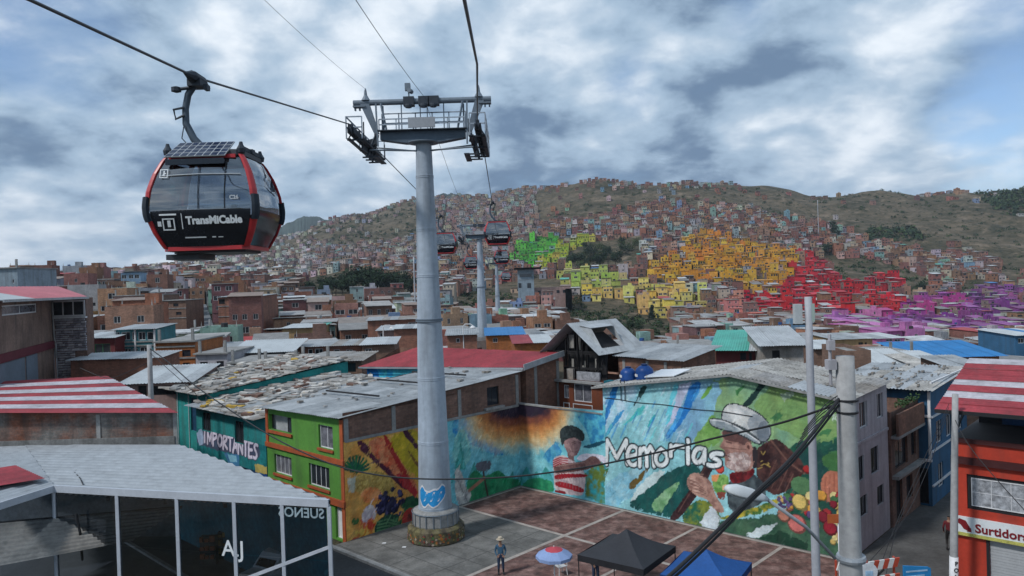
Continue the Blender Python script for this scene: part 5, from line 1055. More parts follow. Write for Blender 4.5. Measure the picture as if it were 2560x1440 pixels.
        for yy in (-.55, .55):
            for q in np.linspace(-2.4, 2.4, 6): mb.beam((q, yy, hz + .6), (q, yy, hz + (1.2 if yy < 0 else 1.75)), .06, .06)
            for z in ((.9, 1.2) if yy < 0 else (1.2, 1.75)): mb.beam((-2.4, yy, hz + z), (2.4, yy, hz + z), .06, .06)
        fin()
        mb, fin = part('deck_floor', M_STEELD); mb.box(-2.5, 2.5, -.6, -.27, hz + .56, hz + .61); mb.box(-2.5, 2.5, .27, .6, hz + .56, hz + .61); fin()
        mb, fin = part('equipment_cabinet', mat('grey cabinet', (.30, .32, .35), .6, .1, 1)); mb.box(-.75, .75, -.72, -.62, hz + .66, hz + 1.22); fin()
        for c, nm in ((-.75, 'cable_roller'), (.65, 'cable_roller'), (.1, 'cable_clamp')):
            mb, fin = part(nm, M_STEELD); mb.box(c - .3, c + .3, -.25, .25, hz + 2.02, hz + 2.52); mb.lathe([(.18, 0), (.2, .1), (.18, .2)], 10, c=(c, -.3, hz + 1.86)); fin()
        mb, fin = part('siren_mast', M_STEEL); mb.tube([(-.75, 0, hz + 2.4), (-.75, 0, hz + 2.95)], .045, 6); mb.box(-.95, -.65, -.14, .14, hz + 2.9, hz + 3.3); mb.tube([(-.7, -.3, hz + 2.85), (-.6, .1, hz + 2.85)], .13, 8); fin()
        mb, fin = part('ladder_rail', M_SHAFT)
        for q in (-.2, .2): mb.beam((q, .6, hz + .6), (q, .6, hz + 2.2), .05, .05)
        fin()
    return t
HT = 22.62
pylon(TX, TY, 0.0, HT, .99, .44, 'nearest tall round steel pylon with cross arm and flower painted base', [1.9, 5.6, 9.2, 12.5, 15.0, 17.6, 20.6], True, 0, 40, True)
pylon(-5.4, 129.0, 1.2, 22.3, .98, .44, 'second pylon, right behind the nearest one, above the red roof', [2.2, 12.6], True, 0, 20)
pylon(-5.0, 250.0, -1.0, 20.6, 1.0, .44, 'third and smallest round pylon, seen below the small gondolas', [11.0], True, 0, 14)

def rope(name, label, pts, r, n=6, sub=10, sag=None):
    P = [Vector(p) for p in pts]; out = []
    for i in range(len(P) - 1):
        a, b = P[i], P[i + 1]; L_ = (b - a).length; s = (sag[i] if sag else 0)
        for k in range(sub): q = k / sub; out.append(a.lerp(b, q) - Vector((0, 0, 4 * s * q * (1 - q))))
    out.append(P[-1]); mb = MB(); mb.tube(out, r, n); o = mb.build(name, M_ROPE, None, True); tag(o, label, 'cable'); return o
ROPE_Z = HT + .27
LROPE = [(-8.0, -40, 14.0), (D(80, 2, 12.4).x, 12.4, D(80, 2, 12.4).z), (D(492, 194, 19.3).x, 19.3, D(492, 194, 19.3).z), (TX - 3.25, 37.9, ROPE_Z - .08), (TX - 3.25, 46.1, ROPE_Z - .02), (-8.15, 129, 22.5), (-8.1, 250, 20.9), (-8.0, 420, 20.0)]
RROPE = [(-.2, -40, 9.0), (-.45, 5, 17.5), (-.58, 11, 18.75), (-.75, 20, 20.4), (TX + 3.25, 37.9, ROPE_Z - .08), (TX + 3.25, 46.1, ROPE_Z), (-2.2, 129, 22.5), (-1.9, 250, 20.9), (-1.9, 420, 20.0)]
rope('haul_rope', 'thick left haul rope carrying the large gondola past the pylon', LROPE, .032, sag=[0, 0, 0, 0, 0, 1.2, 2.5, 2])
rope('haul_rope', 'thick right haul rope running up out of the picture top', RROPE, .032, sag=[0, 0, 0, 0, 0, 0, 1.2, 2.5, 2])
rope('signal_cable', 'thin signal cable from the picture top to the middle of the pylon head', [(-4.9, -30, 20.5), (-4.9, 24.6, 24.05), (TX + .1, TY, HT + 2.55), (-5.1, 129, 24.5), (-5, 250, 22.5)], .014, sag=[0, .1, 2.5, 3])
rope('signal_cable', 'faint thin cable reaching the left tip of the pylon head', [(-8.3, -30, 21.5), (-8.3, 26, 24.6), (TX - 3.2, TY, HT + 3.08)], .008, sag=[0, .1])

def see_glass(name, tint, gloss=.22, rough=.04):
    m = bpy.data.materials.new(name); m.use_nodes = True; N, L = m.node_tree.nodes, m.node_tree.links; N.remove(N['Principled BSDF']); out = N['Material Output']
    tr = N.new('ShaderNodeBsdfTransparent'); tr.inputs[0].default_value = (*tint, 1); gl = N.new('ShaderNodeBsdfGlossy'); gl.inputs['Roughness'].default_value = rough; gl.inputs[0].default_value = (.85, .88, .92, 1)
    fr = N.new('ShaderNodeFresnel'); fr.inputs[0].default_value = 1.5; ad = N.new('ShaderNodeMath'); ad.operation = 'ADD'; ad.inputs[1].default_value = gloss; L.new(fr.outputs[0], ad.inputs[0])
    mx = N.new('ShaderNodeMixShader'); L.new(ad.outputs[0], mx.inputs[0]); L.new(tr.outputs[0], mx.inputs[1]); L.new(gl.outputs[0], mx.inputs[2]); L.new(mx.outputs[0], out.inputs[0]); MATS[name] = m; return m
G_GLASS = see_glass('tinted gondola glass', (.26, .29, .33), .20)
G_RED = mat('gondola red paint', (.42, .025, .03), .35, .08, 1, spec=.5); G_BLACK = mat('gondola black panel', (.010, .013, .020), .18, .1, 1, spec=.5); G_ROOF = mat('gondola dark roof', (.05, .055, .065), .5, .1, 1)
G_WHITE = mat('white lettering', (.65, .68, .70), .6, .05, 1); G_CELL = mat('solar cells', (.012, .022, .055), .2, .2, 4, spec=.7); G_ALU = mat('aluminium frame', (.42, .45, .48), .4, .08, 1, metal=.4)
GZ = [0, .12, .45, .85, 1.1, 1.5, 1.9, 2.25, 2.42]; GW = [1.02, 1.10, 1.26, 1.39, 1.405, 1.36, 1.24, 1.07, .95]; GD = [.82, .88, 1.0, 1.10, 1.115, 1.08, .98, .86, .78]
gw = lambda z: float(np.interp(z, GZ, GW)); gd = lambda z: float(np.interp(z, GZ, GD))
def gondola(grip, label, detail=True, rz=0.0, lean=0.0):
    HANG = 4.52
    t = thing('gondola', label, 'gondola', (grip[0] + .42, grip[1], grip[2] - HANG), rz, 'cableway gondolas')
    zs = np.linspace(.06, 2.36, 24 if detail else 12)
    def panel(name, m, side, z0, z1, inset, nx=6):
        mb = MB(); zz = [z for z in zs if z0 < z < z1]; zz = [z0] + zz + [z1]
        def pt(s, z):   # s in -1..1 across the panel
            w, d = gw(z) - inset, gd(z) - inset; k = .905; bul = .05 * (1 - s * s)
            if side == 'f': return (s * w * k, -(d + bul), z)
            if side == 'b': return (-s * w * k, d + bul, z)
            if side == 'r': return (w + bul, s * d * k, z)
            return (-(w + bul), -s * d * k, z)
        g = [[pt(-1 + 2 * i / nx, z) for i in range(nx + 1)] for z in zz]
        mb.add([p for r in g for p in r], [(j * (nx + 1) + i, j * (nx + 1) + i + 1, (j + 1) * (nx + 1) + i + 1, (j + 1) * (nx + 1) + i) for j in range(len(zz) - 1) for i in range(nx)])
        return mb.build(name, m, t, True)
    for sd in 'fbrl': panel('window_glass', G_GLASS, sd, .98, 2.3, .03); panel('lower_panel', G_BLACK, sd, .1, .975, .03)
    for sx in (-1, 1):          # corner pillars: rounded, red with a black bumper at the bulge
        for sy in (-1, 1):
            def pil(name, m, z0, z1, o):
                mb = MB(); zz = np.linspace(z0, z1, 8)
                def ring(z):
                    w, d = gw(z) - o, gd(z) - o; return [(sx * w * .90, sy * (d + .01), z), (sx * (w * .95), sy * (d * 1.0), z), (sx * (w * .995), sy * (d * .94), z), (sx * (w + .01), sy * d * .89, z), (sx * (w * .94), sy * d * .9, z), (sx * w * .88, sy * d * .93, z)]
                g = [ring(z) for z in zz]; n = 6; mb.add([p for r in g for p in r], [(j * n + i, j * n + (i + 1) % n, (j + 1) * n + (i + 1) % n, (j + 1) * n + i) for j in range(7) for i in range(n)] + [tuple(range(n)), tuple(7 * n + i for i in range(n))]); mb.build(name, m, t)
            pil('corner_pillar', G_RED, .06, .74, 0); pil('corner_pillar', G_RED, 1.32, 2.38, 0); pil('corner_bumper', mat('black rubber bumper', (.02, .028, .04), .6, .1, 2), .72, 1.34, -.04)
    def frame_ring(name, m, z, h, o):
        mb = MB(); w, d = gw(z) + o, gd(z) + o; pts = [(-w * .85, -d), (w * .85, -d), (w, -d * .82), (w, d * .82), (w * .85, d), (-w * .85, d), (-w, d * .82), (-w, -d * .82)]; mb.prism([(x, y, z - h / 2) for x, y in pts], (0, 0, h)); mb.build(name, m, t)
    frame_ring('bottom_frame', G_RED, .05, .1, .02); frame_ring('roof_shell', G_ROOF, 2.42, .12, .03); frame_ring('floor_plate', G_ROOF, -.03, .06, -.12)
    w, d = gw(2.3), gd(2.3)
    for y in (-d - .015, d + .015): mb = MB(); mb.beam((-w * .8, y, 2.33), (w * .8, y, 2.33), .04, .09); mb.build('roof_rail', G_RED, t)
    # hanger arm and grip
    arm = MB(); arm.tube([(-.05, 0, 2.45), (-.25, 0, 2.62), (-.55, 0, 2.95), (-.74, 0, 3.35), (-.74, 0, 3.75), (-.66, 0, 4.1), (-.5, 0, 4.35), (-.42, 0, 4.42)], [.09, .10, .10, .095, .09, .09, .10, .12], 8); arm.build('hanger_arm', mat('dark blue grey hanger', (.06, .085, .115), .5, .12, 2), t, True)
    GX = -.42; gr = MB(); gr.tube([(GX, -.75, 4.46), (GX, -.5, 4.48), (GX, -.3, 4.5), (GX, .3, 4.5), (GX, .55, 4.48), (GX, .8, 4.47)], [.03, .09, .15, .15, .08, .03], 8); gr.box(GX - .17, GX + .17, -.22, .22, 4.28, 4.46); gr.tube([(GX - .5, -.1, 4.22), (GX - .1, -.1, 4.26)], .045, 6); gr.lathe([(.04, -.08), (.13, -.05), (.13, .05), (.04, .08)], 8, c=(GX - .5, -.1, 4.22)); gr.box(GX + .2, GX + .3, -.1, .1, 4.2, 4.34); gr.build('rope_grip', M_STEELD, t)
    if detail:
        mb = MB(); mb.tube([(-.74, -.1, 3.75), (-1.0, -.12, 3.7), (-.95, -.12, 3.45), (-.74, -.1, 3.55)], .035, 5); mb.build('arm_handle', M_STEELD, t)
        mb = MB(); mb.tube([(-.74, -.12, 3.3), (-.8, -.14, 2.95), (-.55, -.15, 2.66), (-.2, -.15, 2.6), (0, -.12, 2.75), (.1, -.1, 2.65)], .015, 5); mb.build('arm_cable', M_STEELD, t)
        mb = MB(); mb.tube([(.2, 0, 2.5), (.3, 0, 2.62), (.8, 0, 2.6), (.95, 0, 2.5)], .05, 6); mb.box(.15, .35, -.12, .12, 2.5, 2.62); mb.box(.75, 1.0, -.1, .1, 2.5, 2.62); mb.build('roof_fitting', M_STEELD, t)
        # tilted solar panel over the front edge
        a, b, c, d = Vector((-.88, -1.0, 2.30)), Vector((.62, -1.0, 2.30)), Vector((.72, -.55, 2.72)), Vector((-.66, -.55, 2.72)); nrm = (b - a).cross(d - a).normalized() * .03
        sp = MB(); sp.prism([a, b, c, d], nrm); o = sp.build('solar_panel', G_ALU, t)
        for i in range(8):
            for j in range(4):
                f = lambda s, r: a.lerp(b, s).lerp(d.lerp(c, s), r) + nrm * 1.15
                s0, s1, r0, r1 = (i + .08) / 8, (i + .92) / 8, (j + .08) / 4, (j + .92) / 4; q = MB(); q.quad(f(s0, r0), f(s1, r0), f(s1, r1), f(s0, r1)); q.build('solar_cell', G_CELL, o)
        mb = MB(); mb.box(-.85, .6, -1.02, -.95, 2.12, 2.26); mb.build('panel_bracket', G_BLACK, t)
        mb = MB(); mb.box(-1.15, -.3, -.5, .5, -.2, -.065); mb.build('floor_skid', G_ROOF, t)
        for sx, sy in ((-1, -1), (1, -1), (1, 1)): mb = MB(); mb.lathe([(.1, 0), (.12, .1), (.06, .2), (.04, .28)], 8, c=(sx * .92, sy * .7, 2.42)); mb.build('roof_roller', M_STEELD, t)
        mb = MB(); mb.beam((.92, -.6, 2.56), (.92, .65, 2.56), .06, .1); mb.build('roof_guide', M_STEELD, t)
        # inside: benches seen through the glass
        for sy in (-1, 1):
            mb = MB(); mb.box(-.95, .95, min(sy * .55, sy * .9), max(sy * .55, sy * .9), .45, .52); mb.box(-.95, .95, min(sy * .84, sy * .92), max(sy * .84, sy * .92), .52, 1.02); mb.build('bench', mat('dark grey seat', (.035, .038, .045), .7), t)
        for s in (-.02, .62): mb = MB(); mb.tube([(s, -gd(z) - .055 * (1 - (s / 1.1) ** 2), z) for z in (1.0, 1.3, 1.6, 1.9, 2.2)], .012, 4); mb.build('glass_joint', G_BLACK, t)
        mb = MB(); mb.tube([(-1.0, -gd(1.85) - .02, 1.85), (0, -gd(1.85) - .055, 1.87), (1.0, -gd(1.85) - .02, 1.85)], .016, 4); mb.build('vent_rail', G_ALU, t)
    # lettering on the lower panels (front and back)
    y = -gd(.72) - .055; tl = math.atan2(gd(.85) - gd(.45), .4)
    def txt(s, size, x, z, sx=1.0, bold=.006): return text_mesh(s, size, G_WHITE, t, (x, -gd(z) - .06, z), (math.pi / 2 + tl * .8, 0, 0), 'lettering', .004, 'LEFT', sx, bold)
    txt('TransMiCable', .265, -.34, .64, .92, .012)
    mb = MB(); z0 = .56
    def rb(x0, x1, a, b): mb.add([(x0, -gd(a) - .062, a), (x1, -gd(a) - .062, a), (x1, -gd(b) - .062, b), (x0, -gd(b) - .062, b)], ((0, 1, 2, 3),))
    for q in ((-.98, -.56, .86, .90), (-.92, -.62, .76, .79), (-.92, -.89, .52, .76), (-.65, -.62, .52, .76), (-.92, -.62, .50, .53), (-.80, -.72, .58, .74), (-.45, -.43, .52, .90), (-1.04, -.95, .60, .72)): rb(*q)
    stuff(mb.build('emblem', G_WHITE, t))
    if detail:
        mb = MB(); w_ = 1.98; rbz = lambda x0, x1, a, b: mb.add([(x0, -gd(a) - .05, a), (x1, -gd(a) - .05, a), (x1, -gd(b) - .05, b), (x0, -gd(b) - .05, b)], ((0, 1, 2, 3),))
        for q in ((-.98, -.80, 2.0, 2.02), (-.98, -.80, 1.80, 1.82), (-.99, -.97, 1.8, 2.02), (-.81, -.79, 1.8, 2.02), (-.90, -.87, 1.88, 1.98), (-.92, -.86, 1.85, 1.88), (-.87, -.83, 1.90, 1.92)): rbz(*q)
        stuff(mb.build('wheelchair_symbol', G_WHITE, t)); txt('C26', .13, .76, 1.22, 1.0, .004)
        mb = MB(); rb(-.42, .1, .30, .33); rb(.25, .34, .30, .33); rb(.4, .52, .30, .32); stuff(mb.build('small_print', G_WHITE, t))
    return t
GG = D(492, 196, 19.3); gondola((GG.x, 19.3, GG.z), 'large black and red gondola hanging from the left haul rope')
gondola((-1.75, 78, 23.0), 'black and red gondola on the right rope above the second pylon', False)
gondola((-8.1, 87, 22.6), 'gondola half hidden behind the nearest pylon shaft', False)
gondola((-8.1, 142, 21.8), 'small gondola on the left rope between the first and second pylons', False)
gondola((-2.1, 135, 22.4), 'small gondola right below the one above the second pylon', False)
gondola((-2.0, 205, 19.4), 'tiny gondola just right of the third pylon head', False)
# passenger inside the large gondola: skinned figure
def figure(name, label, joints, edges, mats, loc, rz=0.0, root='pelvis', sub=2, skin_regions=None):
    """joints: name -> (x,y,z,r); continuous skinned body; regions colour faces by nearest joint"""
    me = bpy.data.meshes.new(name); names = list(joints); me.from_pydata([joints[k][:3] for k in names], [(names.index(a), names.index(b)) for a, b in edges], [])
    o = bpy.data.objects.new(name, me); COL.objects.link(o); o.modifiers.new('s', 'SKIN'); sv = me.skin_vertices[0].data
    for i, k in enumerate(names): r = joints[k][3]; r = r if isinstance(r, tuple) else (r, r); sv[i].radius = r; sv[i].use_root = (k == root)
    m = o.modifiers.new('d', 'SUBSURF'); m.levels = m.render_levels = sub
    dg = bpy.context.evaluated_depsgraph_get(); me2 = bpy.data.meshes.new_from_object(o.evaluated_get(dg)); bpy.data.objects.remove(o); me2.name = name
    me2.materials.clear()
    for q in mats: me2.materials.append(q)
    J = [(Vector(joints[k][:3]), skin_regions.get(k, 0)) for k in names]
    for p in me2.polygons: p.use_smooth = True; p.material_index = min(J, key=lambda q: (q[0] - p.center).length)[1]
    o = bpy.data.objects.new(name, me2); COL.objects.link(o); o.location = loc; o.rotation_euler = (0, 0, rz); return o
SKIN = mat('skin', (.28, .16, .11), .6, .08, 3)
def seated():
    J = {'pelvis': (0, 0, .12, .15), 'waist': (0, .02, .30, .14), 'chest': (0, .03, .50, (.19, .13)), 'neck': (0, .01, .68, .06), 'head': (0, -.01, .80, .09), 'crown': (0, 0, .89, .075), 'lsh': (-.19, .03, .60, .07), 'lel': (-.25, -.05, .34, .05), 'lha': (-.12, -.25, .22, .04), 'rsh': (.19, .03, .60, .07), 'rel': (.25, -.05, .34, .05), 'rha': (.12, -.25, .22, .04),
         'lh': (-.1, -.05, .10, .09), 'lk': (-.12, -.42, .12, .075), 'lf': (-.12, -.42, -.33, .055), 'lt': (-.12, -.56, -.37, .04), 'rh': (.1, -.05, .10, .09), 'rk': (.12, -.42, .12, .075), 'rf': (.12, -.42, -.33, .055), 'rt': (.12, -.56, -.37, .04)}
    E_ = [('pelvis', 'waist'), ('waist', 'chest'), ('chest', 'neck'), ('neck', 'head'), ('head', 'crown'), ('chest', 'lsh'), ('lsh', 'lel'), ('lel', 'lha'), ('chest', 'rsh'), ('rsh', 'rel'), ('rel', 'rha'), ('pelvis', 'lh'), ('lh', 'lk'), ('lk', 'lf'), ('lf', 'lt'), ('pelvis', 'rh'), ('rh', 'rk'), ('rk', 'rf'), ('rf', 'rt')]
    dk = mat('dark jacket', (.02, .022, .03), .8, .2, 3)
    o = figure('person', '', J, E_, [dk, SKIN, mat('dark hair', (.012, .01, .01), .7)], (GG.x + .62, 19.3 + .62, GG.z - 4.52 + .42), 0, 'pelvis', 2, {'head': 1, 'neck': 1, 'crown': 2, 'lha': 1, 'rha': 1})
    tag(o, 'passenger in a dark jacket sitting inside the large gondola', 'person')
seated()
# ------------------------------------------------------------------ houses of the middle ground, built one by one
def paint(name, c, **k): return mat(name, c, .85, .2, .7, stain=.4, **k)
M_HOLE0 = mat('dark window glass', (0.018, 0.021, 0.026), 0.25, 0.4, 0.6, spec=0.5)
P_MINT = paint('mint green paint', (.13, .36, .24)); P_DKRED = paint('oxblood paint', (.13, .028, .03)); P_ORB = paint('orange brick paint', (.34, .12, .04), brick=True); P_PINKP = paint('pinkish plaster', (.30, .20, .18)); P_GREYP = paint('grey render', (.24, .245, .25))
P_TEALW = paint('dusty teal paint', (.05, .19, .22)); P_OCH = paint('ochre render', (.36, .24, .12)); P_PINK = paint('bright pink paint', (.50, .16, .34)); P_CREAM = paint('cream render', (.42, .37, .30)); P_BLUEG = paint('blue grey render', (.22, .28, .33)); P_BROWN = paint('brown brick', (.19, .115, .085), brick=True); P_RB = paint('dull red brick', (.25, .115, .08), brick=True)
T_GREEN = mat('sea green tin', (.06, .34, .27), .5, .15, .5, spec=.4, stain=.2); T_BLUE = mat('blue tin', (.015, .16, .40), .5, .12, .5, spec=.4, stain=.15); T_WHITE = mat('white sheet roof', (.44, .47, .485), .5, .1, .5, spec=.4, stain=.15)
def pxhouse(name, label, u0, u1, vt, Y, d, wall, roof, wins=(), th=0.0, cat='house', wframe=None, bands=(), side_wins=0, overhang=.3, rise=.3, base=None, pane=None, nx=2, posts=0):
    """a house whose street face stands at distance Y and spans the bearings u0..u1, top at row vt, standing on the ground"""
    a, b = D(u0, vt, Y), D(u1, vt, Y); mid = (a + b) / 2; w = (b - a).length / 2 / math.cos(th); zt = mid.z; z0 = (tz(mid.x, mid.y) if base is None else base) - .6; t = thing(name, label, cat, (mid.x, mid.y, z0), th); H = zt - z0
    KEEPOUT.append((mid.x, mid.y + d / 2, max(w, d / 2) + 2.0))
    ops = []
    for q in wins:
        p, r = PL(q[0], q[1], mid, Vector((math.sin(th), -math.cos(th), 0))), PL(q[2], q[3], mid, Vector((math.sin(th), -math.cos(th), 0)))
        s0 = (p - mid).x * math.cos(th) + (p - mid).y * math.sin(th); s1 = (r - mid).x * math.cos(th) + (r - mid).y * math.sin(th)
        ops.append((max(s0, -w + .05), min(s1, w - .05), max(.1, r.z - z0), min(p.z - z0, H - .05)))
    ops = [o for o in ops if o[1] - o[0] > .15 and o[3] - o[2] > .15]
    mb = MB(); P = lambda s, dp, z: (s, dp, z); facade(mb, P, -w, w, 0, H, ops, .16)
    mb.quad((w, 0, 0), (w, d, 0), (w, d, H), (w, 0, H)); mb.quad((-w, d, 0), (-w, 0, 0), (-w, 0, H), (-w, d, H)); mb.quad((w, d, 0), (-w, d, 0), (-w, d, H), (w, d, H)); mb.build('wall', wall, t)
    for o in ops: add_window(t, P, *o, .1, wframe or M_WHITE, nx if o[1] - o[0] > .7 else 1, 1, pane or PANE, .06)
    for q in bands:
        z = PL(u0, q, mid, Vector((0, -1, 0))).z - z0
        mb = MB(); mb.box(-w - .02, w + .02, -.1, -.003, z - .08, z + .08); mb.build('floor_band', M_CONC, t)
    if roof == 'slab':
        mb = MB(); mb.box(-w - .15, w + .15, -.3, d + .2, H + .002, H + .16); mb.build('roof', M_CONC, t)
        for sx in (-1, 1): mb = MB(); mb.box(sx * (w - .3) - .12, sx * (w - .3) + .12, .2, .44, H + .16, H + 1.3); mb.build('column_stub', M_CONC, t)
    elif roof == 'none':
        mb = MB(); mb.quad((-w, 0, H - .3), (w, 0, H - .3), (w, d, H - .3), (-w, d, H - .3)); mb.build('roof', M_CONC, t)
    else:
        ms = roof if isinstance(roof, list) else [roof]; o = overhang
        sheet_roof(t, lambda *q: q, (-w - o, -o * 1.5, H + .04), (w + o, -o * 1.5, H + .04), (-w - o, d + .2, H + .04 + rise), (w + o, d + .2, H + .04 + rise), ms, max(2, int(2 * w / 1.1)), 1, .22, .03, int(u0))
        if rise > .1:
            mb = MB()
            for sx in (-1, 1): mb.poly([(sx * w, 0, H), (sx * w, d, H), (sx * w, d, H + rise)])
            mb.poly([(-w, d, H), (w, d, H), (w, d, H + rise), (-w, d, H + rise)]); mb.build('gable_wall', wall, t)
    for k in range(posts): mb = MB(); x = lerp(-w + .1, w - .1, k / max(1, posts - 1)); mb.box(x - .08, x + .08, -.12, -.004, 0, H - .01); mb.build('post', M_WHITE, t)
    return t, w, H
M_PALE2 = [M_TINB, T_WHITE]
pxhouse('tin_roofed_shed', 'pink plaster shed with wide pale tin roof behind the leaning utility pole', 305, 478, 958, 60, 6, P_PINKP, [M_TINB, M_TINB, T_WHITE], [(345, 965, 368, 1015), (372, 966, 470, 985)], .05, 'shed', M_BLACKM, pane=M_DARK, rise=.8)
pxhouse('brick_house', 'long low brick house with wavy tin roof right of the stone pillar house', 178, 400, 898, 66, 4, P_RB, [M_TINA, M_TINB], [], .03, rise=.25)
pxhouse('oxblood_house', 'oxblood red house with green barred window below a pale awning', 205, 287, 846, 78, 4, P_DKRED, [T_WHITE, M_TINB], [(236, 860, 276, 882)], 0, wframe=mat('green bars', (.05, .2, .08), .6), rise=.4)
pxhouse('glazed_house', 'house with white framed glazed upper gallery over a teal floor', 287, 388, 824, 80, 5, P_TEALW, [M_TINA, M_TINB], [(291, 830, 300, 850), (303, 830, 326, 850), (329, 830, 342, 850), (345, 830, 364, 850), (367, 830, 384, 850), (301, 872, 308, 885), (310, 872, 328, 884), (331, 871, 345, 884), (349, 868, 372, 880)], .02, nx=2, rise=.3, posts=3, bands=(856, 866))
pxhouse('orange_brick_house', 'orange brick three storey house right of the utility pole', 389, 486, 856, 74, 8, P_ORB, 'slab', [(416, 880, 426, 893), (455, 875, 477, 891), (457, 907, 475, 924), (417, 909, 425, 928)], .04, wframe=M_BLACKM, bands=(868, 897))
pxhouse('white_balcony_house', 'white house with maroon columns beside the orange brick house', 489, 568, 886, 72, 7, M_WHITEW, 'slab', [(500, 905, 520, 924), (541, 903, 560, 920)], 0, wframe=M_BLACKM)
pxhouse('brown_house', 'brown brick house with one small window left of the mint green house', 572, 654, 908, 70, 7, P_BROWN, 'slab', [(592, 918, 602, 934), (624, 914, 640, 930)], .03)
pxhouse('mint_house', 'mint green house behind the rubble covered roofs', 655, 746, 912, 70, 7, P_MINT, 'slab', [(671, 922, 683, 938), (712, 917, 727, 932)], .06)
pxhouse('white_canopy_house', 'terrace house under a pointed white sheet canopy', 600, 722, 880, 78, 5, P_GREYP, [T_WHITE], [(622, 888, 650, 902), (668, 888, 700, 902)], .05, wframe=M_BLACKM, pane=M_DARK, rise=.9, overhang=.9)
pxhouse('oxblood_house', 'oxblood red house with five small white framed windows', 746, 826, 900, 71, 7, P_DKRED, 'slab', [(746, 904, 751, 916), (759, 906, 765, 920), (771, 908, 778, 922), (787, 911, 795, 926), (801, 913, 809, 927)], -.12, rise=.2)
pxhouse('brick_house', 'two storey brick house with grey lintels behind the oxblood house', 722, 902, 866, 82, 5, P_RB, [M_TINR, M_TINA], [(770, 873, 782, 890), (787, 872, 808, 890), (834, 874, 850, 892), (865, 874, 882, 892)], .02)
pxhouse('brick_house', 'narrow dark brick house with white balcony next to the cyan mural', 828, 904, 903, 70, 6, P_BROWN, [M_TINR, M_TINA], [(832, 912, 845, 925), (868, 908, 890, 930)], -.05, wframe=M_BLACKM)
pxhouse('cream_house', 'cream house with rusty sheet roof behind the white canopy', 540, 600, 868, 88, 4, P_CREAM, [M_TINR, M_TINA], [(548, 876, 560, 888)], .05)
pxhouse('green_edged_house', 'peach rendered house with bright green roof edge', 706, 800, 820, 120, 8, P_OCH, [T_GREEN, T_WHITE], [(735, 836, 752, 846)], .04)
pxhouse('white_house', 'white house with dark blue window at the foot of the steep street', 480, 528, 822, 105, 7, M_WHITEW, 'slab', [(496, 828, 518, 842)], 0)
pxhouse('open_brick_block', 'brick block with dark unglazed openings left of the steep street', 284, 342, 740, 150, 9, P_PINKP, 'slab', [(291, 763, 310, 776), (319, 762, 338, 776), (314, 744, 338, 754)], .03, wframe=M_BLACKM, pane=M_DARK, bands=(758, 782))
pxhouse('open_brick_block', 'brick block with a wide dark open gallery left of the steep street', 344, 400, 738, 148, 9, P_BROWN, 'slab', [(349, 757, 399, 772)], .03, wframe=M_WHITE, pane=M_DARK, bands=(780,), nx=4)
pxhouse('green_floor_block', 'brick apartment block with bright green ground floor at the steep street', 402, 464, 752, 146, 9, P_BROWN, 'slab', [(412, 760, 422, 766), (433, 759, 446, 766), (440, 780, 454, 787), (412, 780, 422, 788)], .03, wframe=M_BLACKM, bands=(772, 796))
pxhouse('brick_apartment_block', 'largest brick apartment block on the right of the steep street', 545, 656, 742, 152, 10, P_RB, [M_TINA, M_TINB], [(547, 748, 562, 760), (573, 748, 580, 760), (623, 749, 632, 759), (638, 747, 650, 758), (572, 773, 582, 784), (617, 770, 629, 780), (637, 768, 651, 780)], .02, wframe=M_BLACKM, pane=M_DARK, bands=(766, 792))
pxhouse('pale_tower_block', 'pale grey windowless block standing at the far left edge', -60, 43, 672, 105, 9, P_BLUEG, 'slab', [(30, 698, 36, 708)], 0)
pxhouse('brick_hall', 'long brick hall with pale roof edge below the dark grove', 920, 1048, 800, 118, 6, P_RB, [M_TINR, M_TINA], [(1020, 806, 1040, 816)], .1)
pxhouse('brick_house', 'brick house with pinkish gable left of the nearest pylon', 944, 1010, 826, 104, 7, P_PINKP, [M_TINR, M_TINB], [(950, 832, 957, 842)], .06)
pxhouse('brick_house', 'brick house with white tin roof touching the nearest pylon', 985, 1052, 822, 96, 5, P_RB, [T_WHITE, M_TINA], [], .05)
pxhouse('pale_roofed_house', 'low house with sea green and white roof left of the red roofed hall', 905, 985, 862, 80, 7, P_BROWN, [M_TINB, T_WHITE], [(912, 872, 930, 885)], .08)
# right of the pylon
pxhouse('brick_house', 'brick house with white gutter between the first two pylons', 1118, 1192, 838, 92, 8, P_RB, [M_TINA, T_WHITE], [(1140, 846, 1150, 856)], .06)
pxhouse('blue_roofed_house', 'brick house with bright blue tin roof behind the second pylon', 1216, 1310, 838, 112, 8, P_ORB, [T_BLUE], [(1232, 845, 1244, 856)], .05, rise=.7)
pxhouse('red_roofed_house', 'brick house with small red tin roof left of the burnt gable', 1286, 1380, 858, 96, 8, P_ORB, [M_REDTIN, T_WHITE], [], .05, rise=.5)
pxhouse('brick_house', 'brick house with doorway right of the brick lean-to', 1690, 1796, 868, 80, 8, P_RB, 'slab', [(1700, 880, 1716, 905), (1756, 878, 1766, 890)], -.1, wframe=M_BLACKM)
pxhouse('green_roofed_house', 'house with sea green tin roof left of the timber shed', 1795, 1900, 876, 72, 9, P_DKRED, [T_GREEN, T_GREEN, T_WHITE], [(1850, 882, 1866, 900), (1872, 882, 1880, 900)], -.35, wframe=M_BLACKM, rise=1.3, overhang=.6)
pxhouse('timber_shed', 'timber shed with tilted grey tin roof left of the tall lamp pole', 1908, 2006, 864, 68, 7, M_TINR, [M_TINB], [(1930, 876, 1950, 900)], -.12, 'shed', M_BLACKM, pane=M_DARK, rise=1.3, overhang=.5)
pxhouse('brown_brick_stub', 'unfinished brown brick stub behind the thick concrete pole', 2118, 2176, 876, 56, 6, P_BROWN, 'none', [], -.1)
